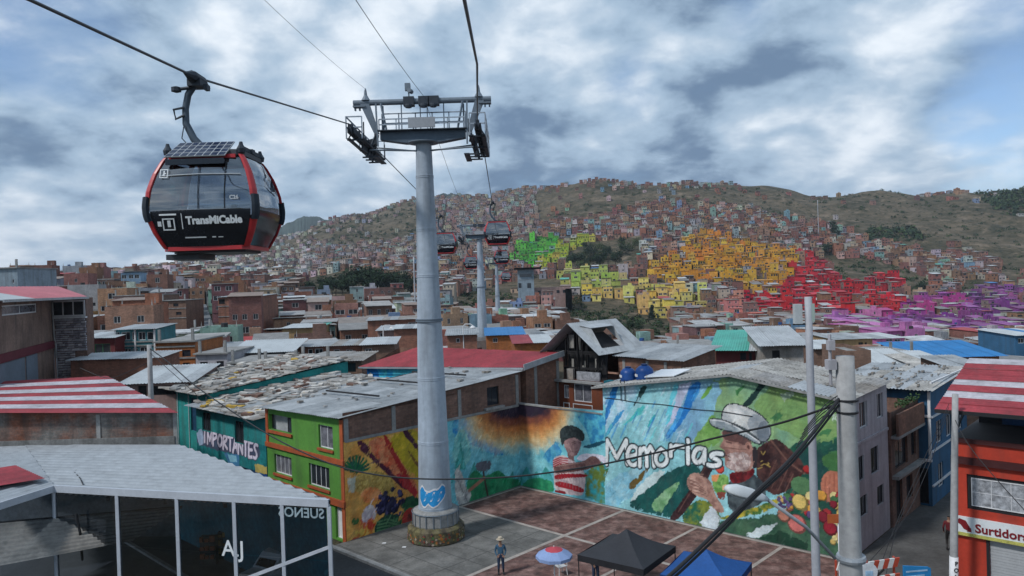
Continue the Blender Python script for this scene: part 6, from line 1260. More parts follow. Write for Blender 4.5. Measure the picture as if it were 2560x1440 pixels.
pxhouse('white_roofed_shed', 'low shed under a white ribbed roof behind the white wall', 2176, 2302, 920, 62, 7, P_BROWN, [T_WHITE], [(2190, 926, 2210, 940)], -.1, 'shed', M_BLACKM, pane=M_DARK, rise=.9)
pxhouse('ochre_house', 'low ochre house beside the blue tin roof', 2224, 2290, 884, 82, 7, P_OCH, 'slab', [(2240, 890, 2252, 900)], 0)
pxhouse('blue_roofed_house', 'long orange brick house with bright blue tin roof above the striped awning', 2292, 2494, 892, 84, 9, P_ORB, [T_BLUE], [(2326, 898, 2340, 910), (2390, 898, 2405, 910)], -.06, rise=1.0, overhang=.6)
pxhouse('blue_house', 'small deep blue house at the right edge above the striped roof', 2538, 2640, 838, 100, 8, M_BLUE, [T_BLUE, T_WHITE], [(2545, 846, 2560, 858)], 0)
pxhouse('pink_house', 'bright pink house right of the tall lamp pole', 2190, 2262, 846, 122, 8, P_PINK, [M_TINA, T_WHITE], [(2215, 848, 2232, 853), (2236, 848, 2252, 853)], .05)
pxhouse('peach_house', 'peach brick house with dark doorway left of the pink house', 2085, 2182, 848, 110, 8, P_OCH, [M_TINA, M_TINB], [(2146, 856, 2158, 872), (2162, 856, 2168, 872)], .05, wframe=M_BLACKM)
pxhouse('tin_roofed_house', 'brown house with pale tin roof left of the concrete pole', 2040, 2108, 872, 78, 7, P_BROWN, [M_TINA, T_WHITE], [(2060, 880, 2076, 896)], -.1, wframe=M_BLACKM, pane=M_DARK)
pxhouse('grey_roofed_house', 'house with worn grey sheet roof above the blue street house', 2300, 2400, 918, 60, 8, P_BROWN, [M_TINA, M_ASB, T_WHITE], [], -.1, rise=.5)
pxhouse('white_edged_house', 'low house with white sheet roof left of the striped awning', 2400, 2480, 926, 52, 6, P_BROWN, [T_WHITE, M_TINA], [], -.1, rise=.4)
# cable station far behind
t, w, H = pxhouse('cable_station', 'grey cableway station at the end of the line on the hill foot', 1294, 1334, 674, 400, 16, P_BLUEG, 'slab', [(1296, 708, 1304, 720), (1318, 708, 1328, 720), (1299, 686, 1329, 692)], 0, 'station', M_BLACKM, bands=(684, 700), base=-2)
mb = MB(); mb.box(w + .2, w + 20, 3, 15, 0, H - 10); mb.build('long_wing', P_PINKP, t)
for k in range(5): mb = MB(); mb.box(w + 2 + k * 3.4, w + 3.6 + k * 3.4, 2.9, 2.98, H - 13.2, H - 11.6); mb.build('wing_window', M_HOLE0, t); mb = MB(); mb.box(-w - 2, w + 4, -3, 17, H + .3, H + 1.1); mb.build('wide_roof', M_TINA, t); mb = MB(); mb.box(w + 17, w + 20.1, -2, 2.8, 0, H - 11); mb.build('teal_annex', paint('faded teal', (.10, .18, .20)), t)
# the steep street climbing between the left blocks
def street_strip():
    mb = MB(); pts = [(508, 836, 118), (506, 815, 140), (502, 790, 175), (497, 765, 215), (492, 745, 260)]; c = []
    for u, v, Y in pts: p = D(u, v, Y); c.append(Vector((p.x, p.y, max(tz(p.x, p.y), 0) + .25)))
    for p, q in zip(c, c[1:]): mb.quad(p - Vector((3.2, 0, 0)), p + Vector((3.2, 0, 0)), q + Vector((3.2, 0, 0)), q - Vector((3.2, 0, 0)))
    struct(mb.build('steep_street', mat('worn street surface', (.13, .14, .15), .9, .25, .3)))
    for k in range(40): p = c[0].lerp(c[-1], k / 39); KEEPOUT.append((p.x, p.y, 5.2))
street_strip()
# keep the scattered town clear of the near block, pylon feet and the station
for a in range(-16, 34, 4):
    for b in range(-34, 44, 4): p = Wd(a, b); KEEPOUT.append((p.x, p.y, 6))
for x, y, r in ((-5.4, 129, 5), (-5, 250, 6), (-5, 410, 32), (-40, 60, 16)): KEEPOUT.append((x, y, r))
# ------------------------------------------------------------------ left foreground: glass fronted shop, brick wall house, stone pillar house
FR, FL_, L0 = G(822, 1256, 5.0), G(135, 1220, 5.0), G(-40, 1276, 5.0)
M_ROOFW = mat('pale ribbed roof', (.29, .315, .34), .55, .12, 1.6, spec=.35, stain=.2); M_ALU = mat('white aluminium mullion', (.42, .45, .50), .45, .1, 1, spec=.4)
SH_GLASS = see_glass('dark shop glass', (.66, .72, .78), .05, .03)
t = thing('glass_fronted_shop', 'shop with tall dark glass front and wide pale ribbed roof in the left foreground', 'shop', (FL_.x, FL_.y, 0))
O = Vector((FL_.x, FL_.y, 0)); lo = lambda p, z=None: Vector((p.x, p.y, p.z if z is None else z)) - O
BR = G(450, 1122, 5.15); BR2 = G(395, 1105, 5.2); BL = D(-40, 1115, 46); BL.z = 5.3
def ribbed(name, q00, q10, q01, q11, m, n=1):
    for k in range(n):
        mb = MB(); s0, s1 = k / n, (k + 1) / n; f = lambda s, r: q00.lerp(q01, s).lerp(q10.lerp(q11, s), r)
        corr(mb, f(s0, 0), f(s1, 0), f(s0, 1), f(s1, 1), .55, .06); mb.build(name, m, t, True)
ribbed('roof_sheet', lo(FL_, 5.12), lo(FR, 5.1), lo(D(60, 1118, 45.5), 5.45), lo(BR, 5.4), M_ROOFW, 8)
ribbed('roof_sheet', lo(L0, 5.12), lo(FL_, 5.14), lo(BL, 5.42), lo(D(60, 1118, 45.5), 5.47), M_ROOFW, 6)
rp = [lo(G(u, v, 5.42)) for u, v in ((-40, 1175), (38, 1163), (112, 1196), (-40, 1220))]; mb = MB(); corr(mb, rp[3], rp[0], rp[2], rp[1], .3, .03); mb.build('red_roof_sheet', M_REDTIN, t, True)
mb = MB(); mb.tube([lo(G(u, v, 5.2)) for u, v in ((252, 1128), (250, 1145), (215, 1165), (184, 1178), (200, 1195), (208, 1212))], .025, 5); mb.build('roof_cable', M_BLACKM, t, True)
mb = MB(); mb.beam(lo(FL_, 4.98), lo(FR, 4.96), .16, .34); mb.build('front_fascia', M_ALU, t); mb = MB(); mb.beam(lo(L0, 4.98), lo(FL_, 4.975), .16, .33); mb.build('side_fascia', M_ALU, t)
mb = MB(); mb.beam(lo(FR, 5.0), lo(BR, 5.2), .18, .16); mb.build('gutter', M_BLACKM, t)
us = [0, .25, .475, .68, .845, 1.0]; fv = lambda s: lo(FL_).lerp(lo(FR), s)
for s in us: p = fv(s); mb = MB(); mb.box(p.x - .08, p.x + .08, p.y - .08, p.y + .08, .02, 4.8); mb.build('mullion', M_ALU, t)
for k, (s0, s1) in enumerate(zip(us, us[1:])):
    a, b = fv(s0), fv(s1); d = (b - a).normalized() * .09
    for z0, z1 in ((.05, 2.35), (2.4, 4.8)): mb = MB(); mb.quad(Vector((a.x, a.y, z0)) + d, Vector((b.x, b.y, z0)) - d, Vector((b.x, b.y, z1)) - d, Vector((a.x, a.y, z1)) + d); mb.build('glass_pane', SH_GLASS, t)
mb = MB(); a, b = fv(.62), fv(1.0); mb.beam(Vector((a.x, a.y - .05, .75)), Vector((b.x, b.y - .05, 3.05)), .09, .14); mb.build('stair_rail_bar', M_ALU, t)
a, b = lo(L0), lo(FL_); mb = MB(); mb.quad(Vector((a.x, a.y, .05)), Vector((b.x, b.y, .05)), Vector((b.x, b.y, 4.8)), Vector((a.x, a.y, 4.8))); mb.build('glass_pane', SH_GLASS, t)
# inside: ceiling, back wall with blue paint, dark floor
I1, I2 = lo(D(-40, 1118, 45)), lo(BR); M_IN = mat('dark shop interior', (.07, .08, .09), .9, .4, .5); M_INB = mat('petrol blue inner wall', (.03, .14, .19), .85, .35, .5)
mb = MB(); mb.quad(Vector((I1.x, I1.y - .3, 0)), Vector((I2.x - .2, I2.y - .3, 0)), Vector((I2.x - .2, I2.y - .3, 5.2)), Vector((I1.x, I1.y - .3, 5.2))); mb.build('back_wall', M_IN, t)
q = lo(FR); mb = MB(); mb.quad(Vector((q.x - .25, q.y + .5, 0)), Vector((I2.x - .25, I2.y - .4, 0)), Vector((I2.x - .25, I2.y - .4, 5.1)), Vector((q.x - .25, q.y + .5, 4.9))); mb.build('blue_side_wall', M_INB, t)
mb = MB(); corr(mb, lo(FL_, 4.72), lo(FR, 4.70), Vector((I1.x, I1.y - .4, 5.05)), Vector((I2.x, I2.y - .4, 5.05)), .35, .03); mb.build('corrugated_ceiling', mat('brownish ceiling sheet', (.42, .38, .34), .7, .25, .5), t)
for k in range(3): s = .2 + k * .22; a = fv(s); mb = MB(); mb.beam(Vector((a.x, a.y + .3, 4.5)), Vector((a.x - 4, a.y + 8.5, 4.85)), .14, .2); mb.build('ceiling_beam', M_BLACKM, t)
mb = MB(); mb.poly([lo(L0, .02), lo(FL_, .02), lo(FR, .02), Vector((I2.x, I2.y, .02)), Vector((I1.x, I1.y, .02))]); mb.build('floor', mat('shop floor tiles', (.07, .075, .08), .6, .2, 1), t)
mb = MB(); q = [lo(G(u, v, z)) for u, v, z in ((-30, 1310, 3.5), (455, 1268, 3.5), (-30, 1420, 2.3), (330, 1352, 2.3))]; corr(mb, q[0], q[2], q[1], q[3], .35, .05); mb.build('inner_lean_to_roof', mat('brownish inner tin roof', (.20, .19, .175), .7, .3, .6, stain=.4), t, True)
mb = MB(); mb.beam(q[0], q[1], .12, .12); mb.build('lean_to_beam', M_BLACKM, t); mb = MB(); mb.tube([lo(G(190, 1285, 3.9)), lo(G(200, 1330, 3.0)), lo(G(206, 1400, 1.4))], .06, 6); mb.build('inner_post', M_BLACKM, t)
for k in range(5):
    p = lo(G(505 + k * 46, 1425 - (k % 2) * 14, .05)); mb = MB(); mb.box(p.x - .42, p.x + .42, p.y + .8, p.y + 1.15, .02, 1.5)
    for j in range(3): mb.box(p.x - .4, p.x + .4, p.y + .7, p.y + .8, .3 + j * .45, .36 + j * .45)
    mb.build('shelf_rack', mat('dark shelf', (.05, .045, .045), .8, .3, 2), t)
    R_ = random.Random(k); mb = MB()
    for j in range(9): x, z = p.x - .38 + (j % 3) * .27, .36 + (j // 3) * .45; mb.box(x, x + R_.uniform(.12, .24), p.y + .66, p.y + .8, z, z + R_.uniform(.1, .3))
    stuff(mb.build('shelf_goods', mat(['rust red goods', 'ochre goods', 'pale goods', 'blue goods', 'grey goods'][k], [(.22, .06, .03), (.25, .16, .05), (.3, .28, .26), (.04, .10, .2), (.16, .16, .17)][k], .7, .3, 3), t))
def plane_txt(s, size, p, ang, m, name='lettering', mirror=False):
    o = text_mesh(s, size, m, t, p, (math.pi / 2, 0, ang), name, .004, 'LEFT', -1 if mirror else 1, .01); return o
ang = math.atan2((FR - FL_).y, (FR - FL_).x); nrm = Vector((math.sin(ang), -math.cos(ang), 0)) * .03
pt = lo(PL(556, 1388, FL_, nrm)) + nrm; plane_txt('A.J', 1.05, pt, ang + .0, G_WHITE)
pt = lo(PL(812, 1296, FL_, nrm)) + nrm; plane_txt('SUENOS', .62, pt, ang, mat('painted word reflection', (.28, .36, .40), .6), 'lettering', True)  # mirrored word painted on the glass in place of a reflection
# pickup parked behind the glass
tp = thing('pickup_truck', 'small white pickup truck seen through the right end of the shop glass', 'truck', tuple(Vector(((fv(.76) + O).x, (fv(.76) + O).y + 2.7, .03))), ang - .25)
M_CAR = mat('white car paint', (.55, .57, .58), .3, .06, 1, spec=.5)
def loft(secs, name, m, parent, smooth=False):
    n = len(secs[0]); mb = MB(); mb.add([p for s in secs for p in s], [(i * n + j, i * n + (j + 1) % n, (i + 1) * n + (j + 1) % n, (i + 1) * n + j) for i in range(len(secs) - 1) for j in range(n)] + [tuple(range(n - 1, -1, -1)), tuple((len(secs) - 1) * n + j for j in range(n))]); return mb.build(name, m, parent, smooth)
cs = lambda y, w, z0, z1, ch: [(-w + ch, y, z0), (w - ch, y, z0), (w, y, z0 + ch), (w, y, z1 - ch), (w - ch, y, z1), (-w + ch, y, z1), (-w, y, z1 - ch), (-w, y, z0 + ch)]
loft([cs(-2.1, .72, .42, .85, .08), cs(-2.0, .8, .35, .98, .1), cs(-.9, .82, .34, 1.02, .1), cs(.0, .82, .34, 1.02, .1), cs(2.2, .8, .38, 1.0, .08)], 'body', M_CAR, tp)
loft([cs(-.95, .74, 1.02, 1.06, .01), cs(-.45, .68, 1.02, 1.66, .1), cs(.35, .68, 1.02, 1.72, .1), cs(.62, .7, 1.02, 1.5, .06)], 'cab', M_CAR, tp)
mb = MB(); mb.quad((-.6, -.93, 1.12), (.6, -.93, 1.12), (.55, -.52, 1.56), (-.55, -.52, 1.56)); mb.build('windscreen', PANE, tp)
for s in (-1, 1):
    mb = MB(); mb.quad((s * .715, -.42, 1.12), (s * .715, .3, 1.12), (s * .69, .28, 1.56), (s * .69, -.3, 1.56)); mb.build('side_window', PANE, tp)
    mb = MB(); mb.box(s * .58 - .14, s * .58 + .14, -2.13, -2.02, .66, .82); mb.build('headlight', mat('headlight lens', (.5, .52, .55), .15, .05, 1), tp)
    for y in (-1.3, 1.35):
        mb = MB(); n = 14; rg = [[(s * .78 + x, y + r * math.cos(2 * math.pi * j / n), .33 + r * math.sin(2 * math.pi * j / n)) for j in range(n)] for x, r in ((-.1, .0), (-.1, .33), (.1, .33), (.1, .0))]; mb.add([p for g in rg for p in g], [(i * n + j, i * n + (j + 1) % n, (i + 1) * n + (j + 1) % n, (i + 1) * n + j) for i in range(3) for j in range(n)]); mb.build('wheel', M_BLACKM, tp)
mb = MB(); mb.tube([(-.68, .75, 1.0), (-.66, .75, 1.6), (0, .75, 1.66), (.66, .75, 1.6), (.68, .75, 1.0)], .04, 6); mb.build('roll_bar', M_CAR, tp)

# ---- brick wall house with the red and white striped roof
M_OLDB = mat('old patched brick wall', (.17, .07, .045), .93, .35, .8, brick=True, bump=.4, stain=.6, col2=(.16, .15, .14))
p0, p1 = D(-60, 1030, 45.2), D(436, 1026, 45.2); t = thing('striped_roof_house', 'old brick wall house with red and white striped tin roof on the left', 'house', ((p0.x + p1.x) / 2, 45.2, 0)); O = Vector(t.location); lo = lambda p: Vector(p) - O
mb = MB(); bk = Vector((-30.8, 54.6, 0)); mb.quad(lo((p0.x, 45.2, 0)), lo((p1.x, 45.2, 0)), lo((p1.x, 45.2, 7.3)), lo((p0.x, 45.2, 7.55))); mb.quad(lo((p1.x, 45.2, 0)), lo((bk.x, bk.y, 0)), lo((bk.x, bk.y, 8.5)), lo((p1.x, 45.2, 7.3))); mb.build('brick_wall', M_OLDB, t)
mb = MB(); mb.box(p0.x - O.x, p1.x - O.x, -.12, -.003, 4.9, 5.75); mb.build('cement_footing', mat('rough cement render', (.17, .17, .165), .95, .35, .8, bump=.5, stain=.5), t)
for x in (1.4, 6.1): mb = MB(); mb.box(x - .12, x + .12, -.06, -.002, 5.2, 7.2); mb.build('wall_pier', M_CONC, t)
fl, fr_, br_, bl_ = lo((p0.x, 44.7, 7.62)), lo((p1.x + .5, 44.6, 7.25)), lo((-30.2, 54.8, 8.5)), lo((-38.5, 53.5, 8.45))
n = 9
for k in range(n):
    s0, s1 = k / n, (k + 1.02) / n; mb = MB(); A_, B_, C_, D_ = fl.lerp(bl_, s0), fr_.lerp(br_, s0), fr_.lerp(br_, min(1, s1)), fl.lerp(bl_, min(1, s1)); dz = Vector((0, 0, .012 * (k % 2)))
    corr(mb, A_ + dz, D_ + dz, B_ + dz, C_ + dz, .3, .03); mb.build('roof_sheet', wht if k in (1, 3, 5, 7) else M_REDTIN, t, True)
# ---- stone pillar house: its long brick wall runs away from the street, the stone clad end faces the square
BC = D(134, 780, 68.0); wd = Vector((math.sin(math.radians(-19.5)), math.cos(math.radians(-19.5)), 0)); t = thing('stone_pillar_house', 'brick house with stone clad corner and rose tin roof at the left edge', 'house', (BC.x, BC.y, 0)); O = Vector((BC.x, BC.y, 0)); zt = 14.3; nW = Vector((wd.y, -wd.x, 0))
PW = lambda s, d, z: -wd * s - nW * d + Vector((0, 0, z))        # s metres back towards the camera along the long wall
def sz(u, v): p = PL(u, v, O, nW); return -(p - O).dot(wd), p.z
wl_, wr = sz(5, 790), sz(92, 757); ops = [(wr[0], wl_[0], wl_[1], wr[1] - .05), (wl_[0] + .8, wl_[0] + 2.2, wl_[1], wr[1] - .05)]
mb = MB(); facade(mb, PW, 0, 17, 0, zt, ops, .15); mb.build('brick_wall', mat('brown mottled brick', (.19, .125, .10), .92, .35, .6, stain=.55), t)
for o in ops: add_window(t, PW, *o, .1, M_WHITE, 2, 1, CURT, .1)
def wbox(s0, s1, d0, d1, z0, z1, name, m): mb = MB(); mb.add([PW(s, d, z) for z in (z0, z1) for s, d in ((s0, d0), (s1, d0), (s1, d1), (s0, d1))], ((0, 1, 2, 3), (7, 6, 5, 4), (0, 4, 5, 1), (1, 5, 6, 2), (2, 6, 7, 3), (3, 7, 4, 0))); mb.build(name, m, t)
zb_ = sz(110, 866)[1]; wbox(0, 17, -.15, -.004, zb_ - .35, zb_ + .3, 'maroon_band', mat('maroon band', (.12, .02, .03), .8, .2, 1)); sh = mat('blue grey steel shutter', (.13, .16, .20), .6, .15, .6)
wbox(sz(60, 900)[0], 16.5, -.06, -.003, 7.0, zb_ - .4, 'steel_shutter', sh); wbox(sz(92, 900)[0], sz(64, 900)[0], -.06, -.003, 7.0, zb_ - .4, 'steel_shutter', sh)
sx = D(215, 780, 68.0).x - BC.x; mb = MB(); mb.add([(0, .02, 0), (sx, .02, 0), (sx - 1.6, 4, 0), (-2, 5, 0)] + [(0, .02, zt), (sx, .02, zt), (sx - 1.6, 4, zt), (-2, 5, zt)], ((0, 1, 5, 4), (1, 2, 6, 5), (2, 3, 7, 6), (4, 5, 6, 7))); mb.build('end_wall', M_BRICK2, t)
R_ = random.Random(8); sm = [mat('slate stone a', (.36, .34, .37), .9, .25, 3), mat('slate stone b', (.24, .225, .25), .9, .25, 3), mat('slate stone c', (.46, .43, .45), .9, .25, 3)]
z = 6.4
while z < zt - 1.95:
    hgt = R_.uniform(.16, .28); x = .12; lim = sx if z > 9.4 else sx * .62
    while x < lim - .1:
        ww = min(R_.uniform(.3, .8), lim - x); pr = R_.uniform(.05, .18); mb = MB(); e = .015
        a = [(x + e, .015, z + e), (x + ww - e, .015, z + e + R_.uniform(0, .03)), (x + ww - e, .015, z + hgt - e), (x + e, .015, z + hgt - e - R_.uniform(0, .03))]; b = [(p[0] + (.03 if i in (0, 3) else -.03), -pr, p[2] + (.02 if i < 2 else -.02)) for i, p in enumerate(a)]
        mb.add(a + b, ((4, 5, 6, 7), (0, 1, 5, 4), (1, 2, 6, 5), (2, 3, 7, 6), (3, 0, 4, 7))); mb.build('stone', R_.choice(sm), t); x += ww
    z += hgt
mb = MB(); mb.box(-.2, sx + .1, -.3, .01, zt - 1.85, zt - 1.7); mb.build('bay_sill', M_WHITE, t)
add_window(t, lambda s, d, z: Vector((s, -.2 + d, z)), -.1, sx + .02, zt - 1.68, zt - .2, .02, M_WHITE, 3, 1, PANE, .14, 'bay_window')
mb = MB(); mb.tube([PW(.9, -.12, zt - .2), PW(.8, -.12, 11.5), PW(.1, -.2, 7.2)], .08, 6); mb.build('drain_pipe', M_CONC, t)
for x in (.1, .3): mb = MB(); mb.tube([(x, -.3, 10.2), (x, -.3, 6.4)], .06, 5); mb.build('drain_pipe', M_WHITEW, t)
rise = Vector((-4.5, 2.5, 1.25)); a0, a1, a2 = PW(17.5, -.8, zt + .05), PW(9, -.8, zt + .055), Vector((sx + .8, -.9, zt + .06)); b0, b1, b2 = PW(17.5, 5, zt + 1.2), PW(7, 5, zt + 1.2), Vector((-2.6, 5, zt + 1.2))
mb = MB(); corr(mb, a0, a1, b0, b1, .3, .03); mb.build('roof_sheet', T_WHITE, t, True); mb = MB(); corr(mb, a1, a2, b1, b2, .3, .03); mb.build('roof_sheet', mat('rose tin', (.42, .13, .15), .55, .15, .5, spec=.4), t, True)
for p, q in ((a0, a1), (a1, a2)): mb = MB(); mb.beam(p - Vector((0, 0, .06)), q - Vector((0, 0, .06)), .1, .2); mb.build('eave_board', M_TINB, t)

# ------------------------------------------------------------------ poles and lamps
def pole(name, label, base, top, r0, r1, m, n=14, rz=0):
    b, tp = Vector(base), Vector(top); t = thing(name, label, 'pole', b); mb = MB(); k = 6; mb.tube([(tp - b) * (i / k) for i in range(k + 1)], [lerp(r0, r1, i / k) for i in range(k + 1)], n); mb.build('shaft', m, t, True); return t
def drop(u, v, Y): p = D(u, v, Y); return p
M_CPOLE = mat('weathered concrete pole', (.33, .33, .33), .9, .2, .6, bump=.2, stain=.3); M_MPOLE = mat('painted lamp pole', (.34, .35, .38), .55, .12, .8, spec=.3)
pt = D(2112, 890, 19.0); pole_c = pole('utility_pole', 'thick concrete utility pole in front of the white side wall', (pt.x + .02, 19.0, 0), pt, .33, .225, M_CPOLE, 18)
for v in (1000, 1030): p = D(2118, v, 19); r = .252; mb = MB(); mb.lathe([(r, -.03), (r + .02, -.02), (r + .02, .02), (r, .03)], 18, c=(p.x - pt.x - .02, 0, p.z)); mb.build('steel_band', M_BLACKM, pole_c)
mb = MB(); mb.box(-.5, -.28, -.12, .1, 12.0, 12.25); mb.box(-.46, -.3, -.1, .08, 12.5, 12.75); mb.tube([(-.4, 0, 11.6), (-.4, 0, 12.9)], .04, 6); mb.build('insulator_bracket', M_WHITEW, pole_c)
p = D(2112, 1395, 19); hd = D(1916, 1247, 18.2)
mb = MB(); q0 = p - Vector((pt.x + .02, 19.0, 0)); q1 = hd - Vector((pt.x + .02, 19.0, 0)); mb.tube([q0 + Vector((-.25, 0, 0)), q0.lerp(q1, .5) + Vector((0, 0, .04)), q1], .045, 8); mb.build('lamp_arm', M_GALV, pole_c, True)
mb = MB(); mb.lathe([(.35, -.07), (.37, 0), (.35, .07)], 16, c=(0, 0, q0.z)); mb.build('arm_clamp', M_GALV, pole_c)
lt = thing('street_lamp_head', 'white street lamp head on the arm reaching from the concrete pole', 'street lamp', hd); dirv = (D(1815, 1222, 17.9) - hd); L_ = dirv.length; dz = dirv.normalized(); sdv = dz.cross(Vector((0, 0, 1))).normalized(); upv = sdv.cross(dz)
def lamp_sec(s, w, h0, h1): c = dz * (L_ * s); return [tuple(c + sdv * x + upv * y) for x, y in ((-w, h0), (w, h0), (w * 1.02, h0 + .04), (w * .8, h1 * .8), (w * .3, h1), (-w * .3, h1), (-w * .8, h1 * .8), (-w * 1.02, h0 + .04))]
loft([lamp_sec(0, .07, -.05, .06), lamp_sec(.12, .10, -.07, .10), lamp_sec(.4, .17, -.09, .16), lamp_sec(.75, .18, -.09, .17), lamp_sec(.95, .12, -.07, .11), lamp_sec(1.02, .05, -.03, .05)], 'housing', mat('white lamp housing', (.55, .58, .60), .45, .05, 1), lt, True)
loft([lamp_sec(.38, .13, -.13, -.08), lamp_sec(.6, .15, -.16, -.08), lamp_sec(.85, .10, -.12, -.08)], 'lens', mat('lamp lens', (.35, .37, .38), .2, .05, 1), lt)
pt2 = D(2020, 742, 27.0); pole_l = pole('lamp_pole', 'tall slim pale lamp pole with a box in front of the big mural', (pt2.x + .02, 27, 0), pt2, .165, .125, M_MPOLE, 14)
mb = MB(); c = D(2011, 785, 26.8) - Vector((pt2.x + .02, 27, 0)); mb.box(c.x - .30, c.x - .04, -.12, .12, c.z - .36, c.z + .36); mb.build('control_box', mat('pale grey box', (.42, .45, .46), .6, .1, 1), pole_l); mb = MB(); mb.box(c.x + .26, c.x + .42, -.1, .1, c.z - .3, c.z + .36); mb.build('control_box', mat('pale green box', (.34, .42, .38), .6, .1, 1), pole_l); mb = MB(); mb.tube([(c.x - .35, 0, c.z - .38), (c.x + .5, 0, c.z - .38)], .03, 6); mb.build('bracket', M_BLACKM, pole_l)
pt3 = D(2388, 985, 31.5); pole_r = pole('utility_pole', 'slim concrete pole with lettered white base beside the orange house', (pt3.x - .32, 31.5, 0), pt3, .17, .12, M_CPOLE, 14)
def pole_letters():
    b0 = Vector((pt3.x - .32, 31.5, 0)); ax = (pt3 - b0); mb = MB(); rr = .176
    mb.tube([ax * (s / ax.length) for s in (0.02, 2.2)], [rr + .004, rr - .006], 14); mb.build('white_base_paint', M_WHITE, pole_r, True)
    for k, ch in enumerate('POLGASA'): text_mesh(ch, .26, M_BLACKM, pole_r, (ax.x * (2.0 - k * .28) / ax.z + .0, -.185, 1.86 - k * .28), (math.pi / 2, 0, 0), 'lettering', .004, 'CENTER', 1, .006)
pole_letters()
pt4 = D(373, 862, 50); pole_u = pole('utility_pole', 'grey utility pole standing behind the striped roof', (pt4.x, 50, 0), pt4, .2, .15, M_CPOLE, 12)
pt5 = D(1034, 642, 240); pole('utility_pole', 'far pale mast left of the nearest pylon shaft', (pt5.x, 240, tz(pt5.x, 240) - .5), pt5, .3, .2, M_MPOLE, 8)
for u, v, Y, lab in ((2044, 500, 800, 'tall white mast standing on the brown hillside'), (1900, 522, 820, 'shorter white mast on the hillside left of the tall one'), (1500, 560, 850, 'thin mast among the hillside houses above the dark trees')):
    p = D(u, v, Y); pole('mast', lab, (p.x, Y, tz(p.x, Y) - 1), p, .45, .3, M_MPOLE, 8)
pt6 = D(2096, 1290, 24); sg = pole('sign_post', 'thin white post with an orange plate left of the concrete pole', (pt6.x, 24, 0), pt6, .035, .035, M_WHITE, 8); c = D(2090, 1297, 23.9) - Vector((pt6.x, 24, 0)); mb = MB(); mb.box(c.x - .25, c.x + .25, -.05, -.03, c.z - .16, c.z + .13); mb.build('plate', mat('orange plate', (.42, .10, .03), .6, .15, 2), sg)

# ------------------------------------------------------------------ overhead wires
def wire(label, pts, r=.03, sub=8, name='overhead_wire', n=6):
    P = [Vector(p) for p in pts]; out = []
    for i in range(len(P) - 1):   # smooth spline through points
        p0, p1, p2, p3 = P[max(i - 1, 0)], P[i], P[i + 1], P[min(i + 2, len(P) - 1)]
        for k in range(sub): s = k / sub; out.append(.5 * ((2 * p1) + (p2 - p0) * s + (2 * p0 - 5 * p1 + 4 * p2 - p3) * s * s + (3 * p1 - p0 - 3 * p2 + p3) * s ** 3))
    out.append(P[-1]); mb = MB(); mb.tube(out, r, n); o = mb.build(name, M_BLACKM, None, True); tag(o, label, 'wire'); return o
PY = 19.0
wire('long black cable sagging from the concrete pole across the mural to the far left pole', [D(2100, 1008, PY), D(1950, 1058, 20.5), D(1800, 1092, 22), D(1640, 1132, 24), D(1480, 1165, 26), D(1300, 1190, 28.5), D(1120, 1198, 31), D(980, 1192, 33), D(860, 1170, 35), D(760, 1132, 37.5), D(660, 1080, 40), D(560, 1015, 43), D(480, 958, 46), D(420, 905, 48.5), D(373, 870, 50)], .035)
for k, (dx, r) in enumerate(((0, .044), (14, .03))): wire(('thick' if k == 0 else 'thinner') + ' of the two cables dropping from the concrete pole past the blue tent', [D(2104, 990 + dx, PY), D(2030, 1085 + dx, 18.2), D(1960, 1165 + dx * .9, 17.5), D(1880, 1240 + dx * .8, 16.8), D(1790, 1330 + dx, 16), D(1690, 1425 + dx, 15.2), D(1600, 1500 + dx, 14.5)], r)
for k in range(5): wire(['first', 'second', 'third', 'fourth', 'fifth'][k] + ' thin strand of the wire bundle at the top of the concrete pole', [D(2100, 985 + k * 9, PY), D(2060 - k * 6, 1015 + k * 13, 18.8), D(2010 - k * 5, 1075 + k * 11, 18.3)], .012)
for k, (u, v) in enumerate(((2175, 1440), (2200, 1440), (2120, 1430))): wire(['left', 'middle', 'right'][k] + ' of the thin pale wires slanting across the side street', [D(2372, 1010 + k * 8, 31.5), D(2300 + k * 10, 1170, 29), D(2240 + k * 6, 1310, 26.5), D(u + 10, v + 20, 24)], .012, n=5)
wire('thin wire from the slim pole across the orange wall', [D(2388, 1050, 31.4), D(2420, 1110, 30.6), D(2480, 1185, 29.6), D(2570, 1285, 28.4)], .018)
wire('thin wire between the left utility pole and the stone pillar house', [D(373, 905, 50), D(330, 925, 50.5), D(270, 945, 51), D(200, 920, 51.8)], .02)
wire('thin wire looping above the striped roof beside the utility pole', [D(373, 880, 50), D(395, 900, 49), D(440, 940, 47.5), D(490, 985, 46)], .02)
# floodlight crook lamps on far roofs
for u, v, Y, lab in ((980, 822, 100, 'white hook shaped lamp on a roof left of the nearest pylon'), (1182, 820, 92, 'white hook shaped lamp right of the nearest pylon')):
    p = D(u, v, Y); z0 = tz(p.x, Y); t = thing('hook_lamp', lab, 'street lamp', (p.x, Y, z0)); h = p.z - z0; mb = MB(); mb.tube([(-1.2, 0, 0), (-1.2, 0, h + .2), (-1.0, 0, h + .5), (-.3, 0, h + .5), (0, 0, h + .3)], .07, 6); mb.build('crook', M_WHITE, t); mb = MB(); mb.lathe([(.35, 0), (.38, .1), (.2, .3), (.05, .35)], 10, c=(0, 0, h - .05)); mb.build('globe', M_WHITE, t)

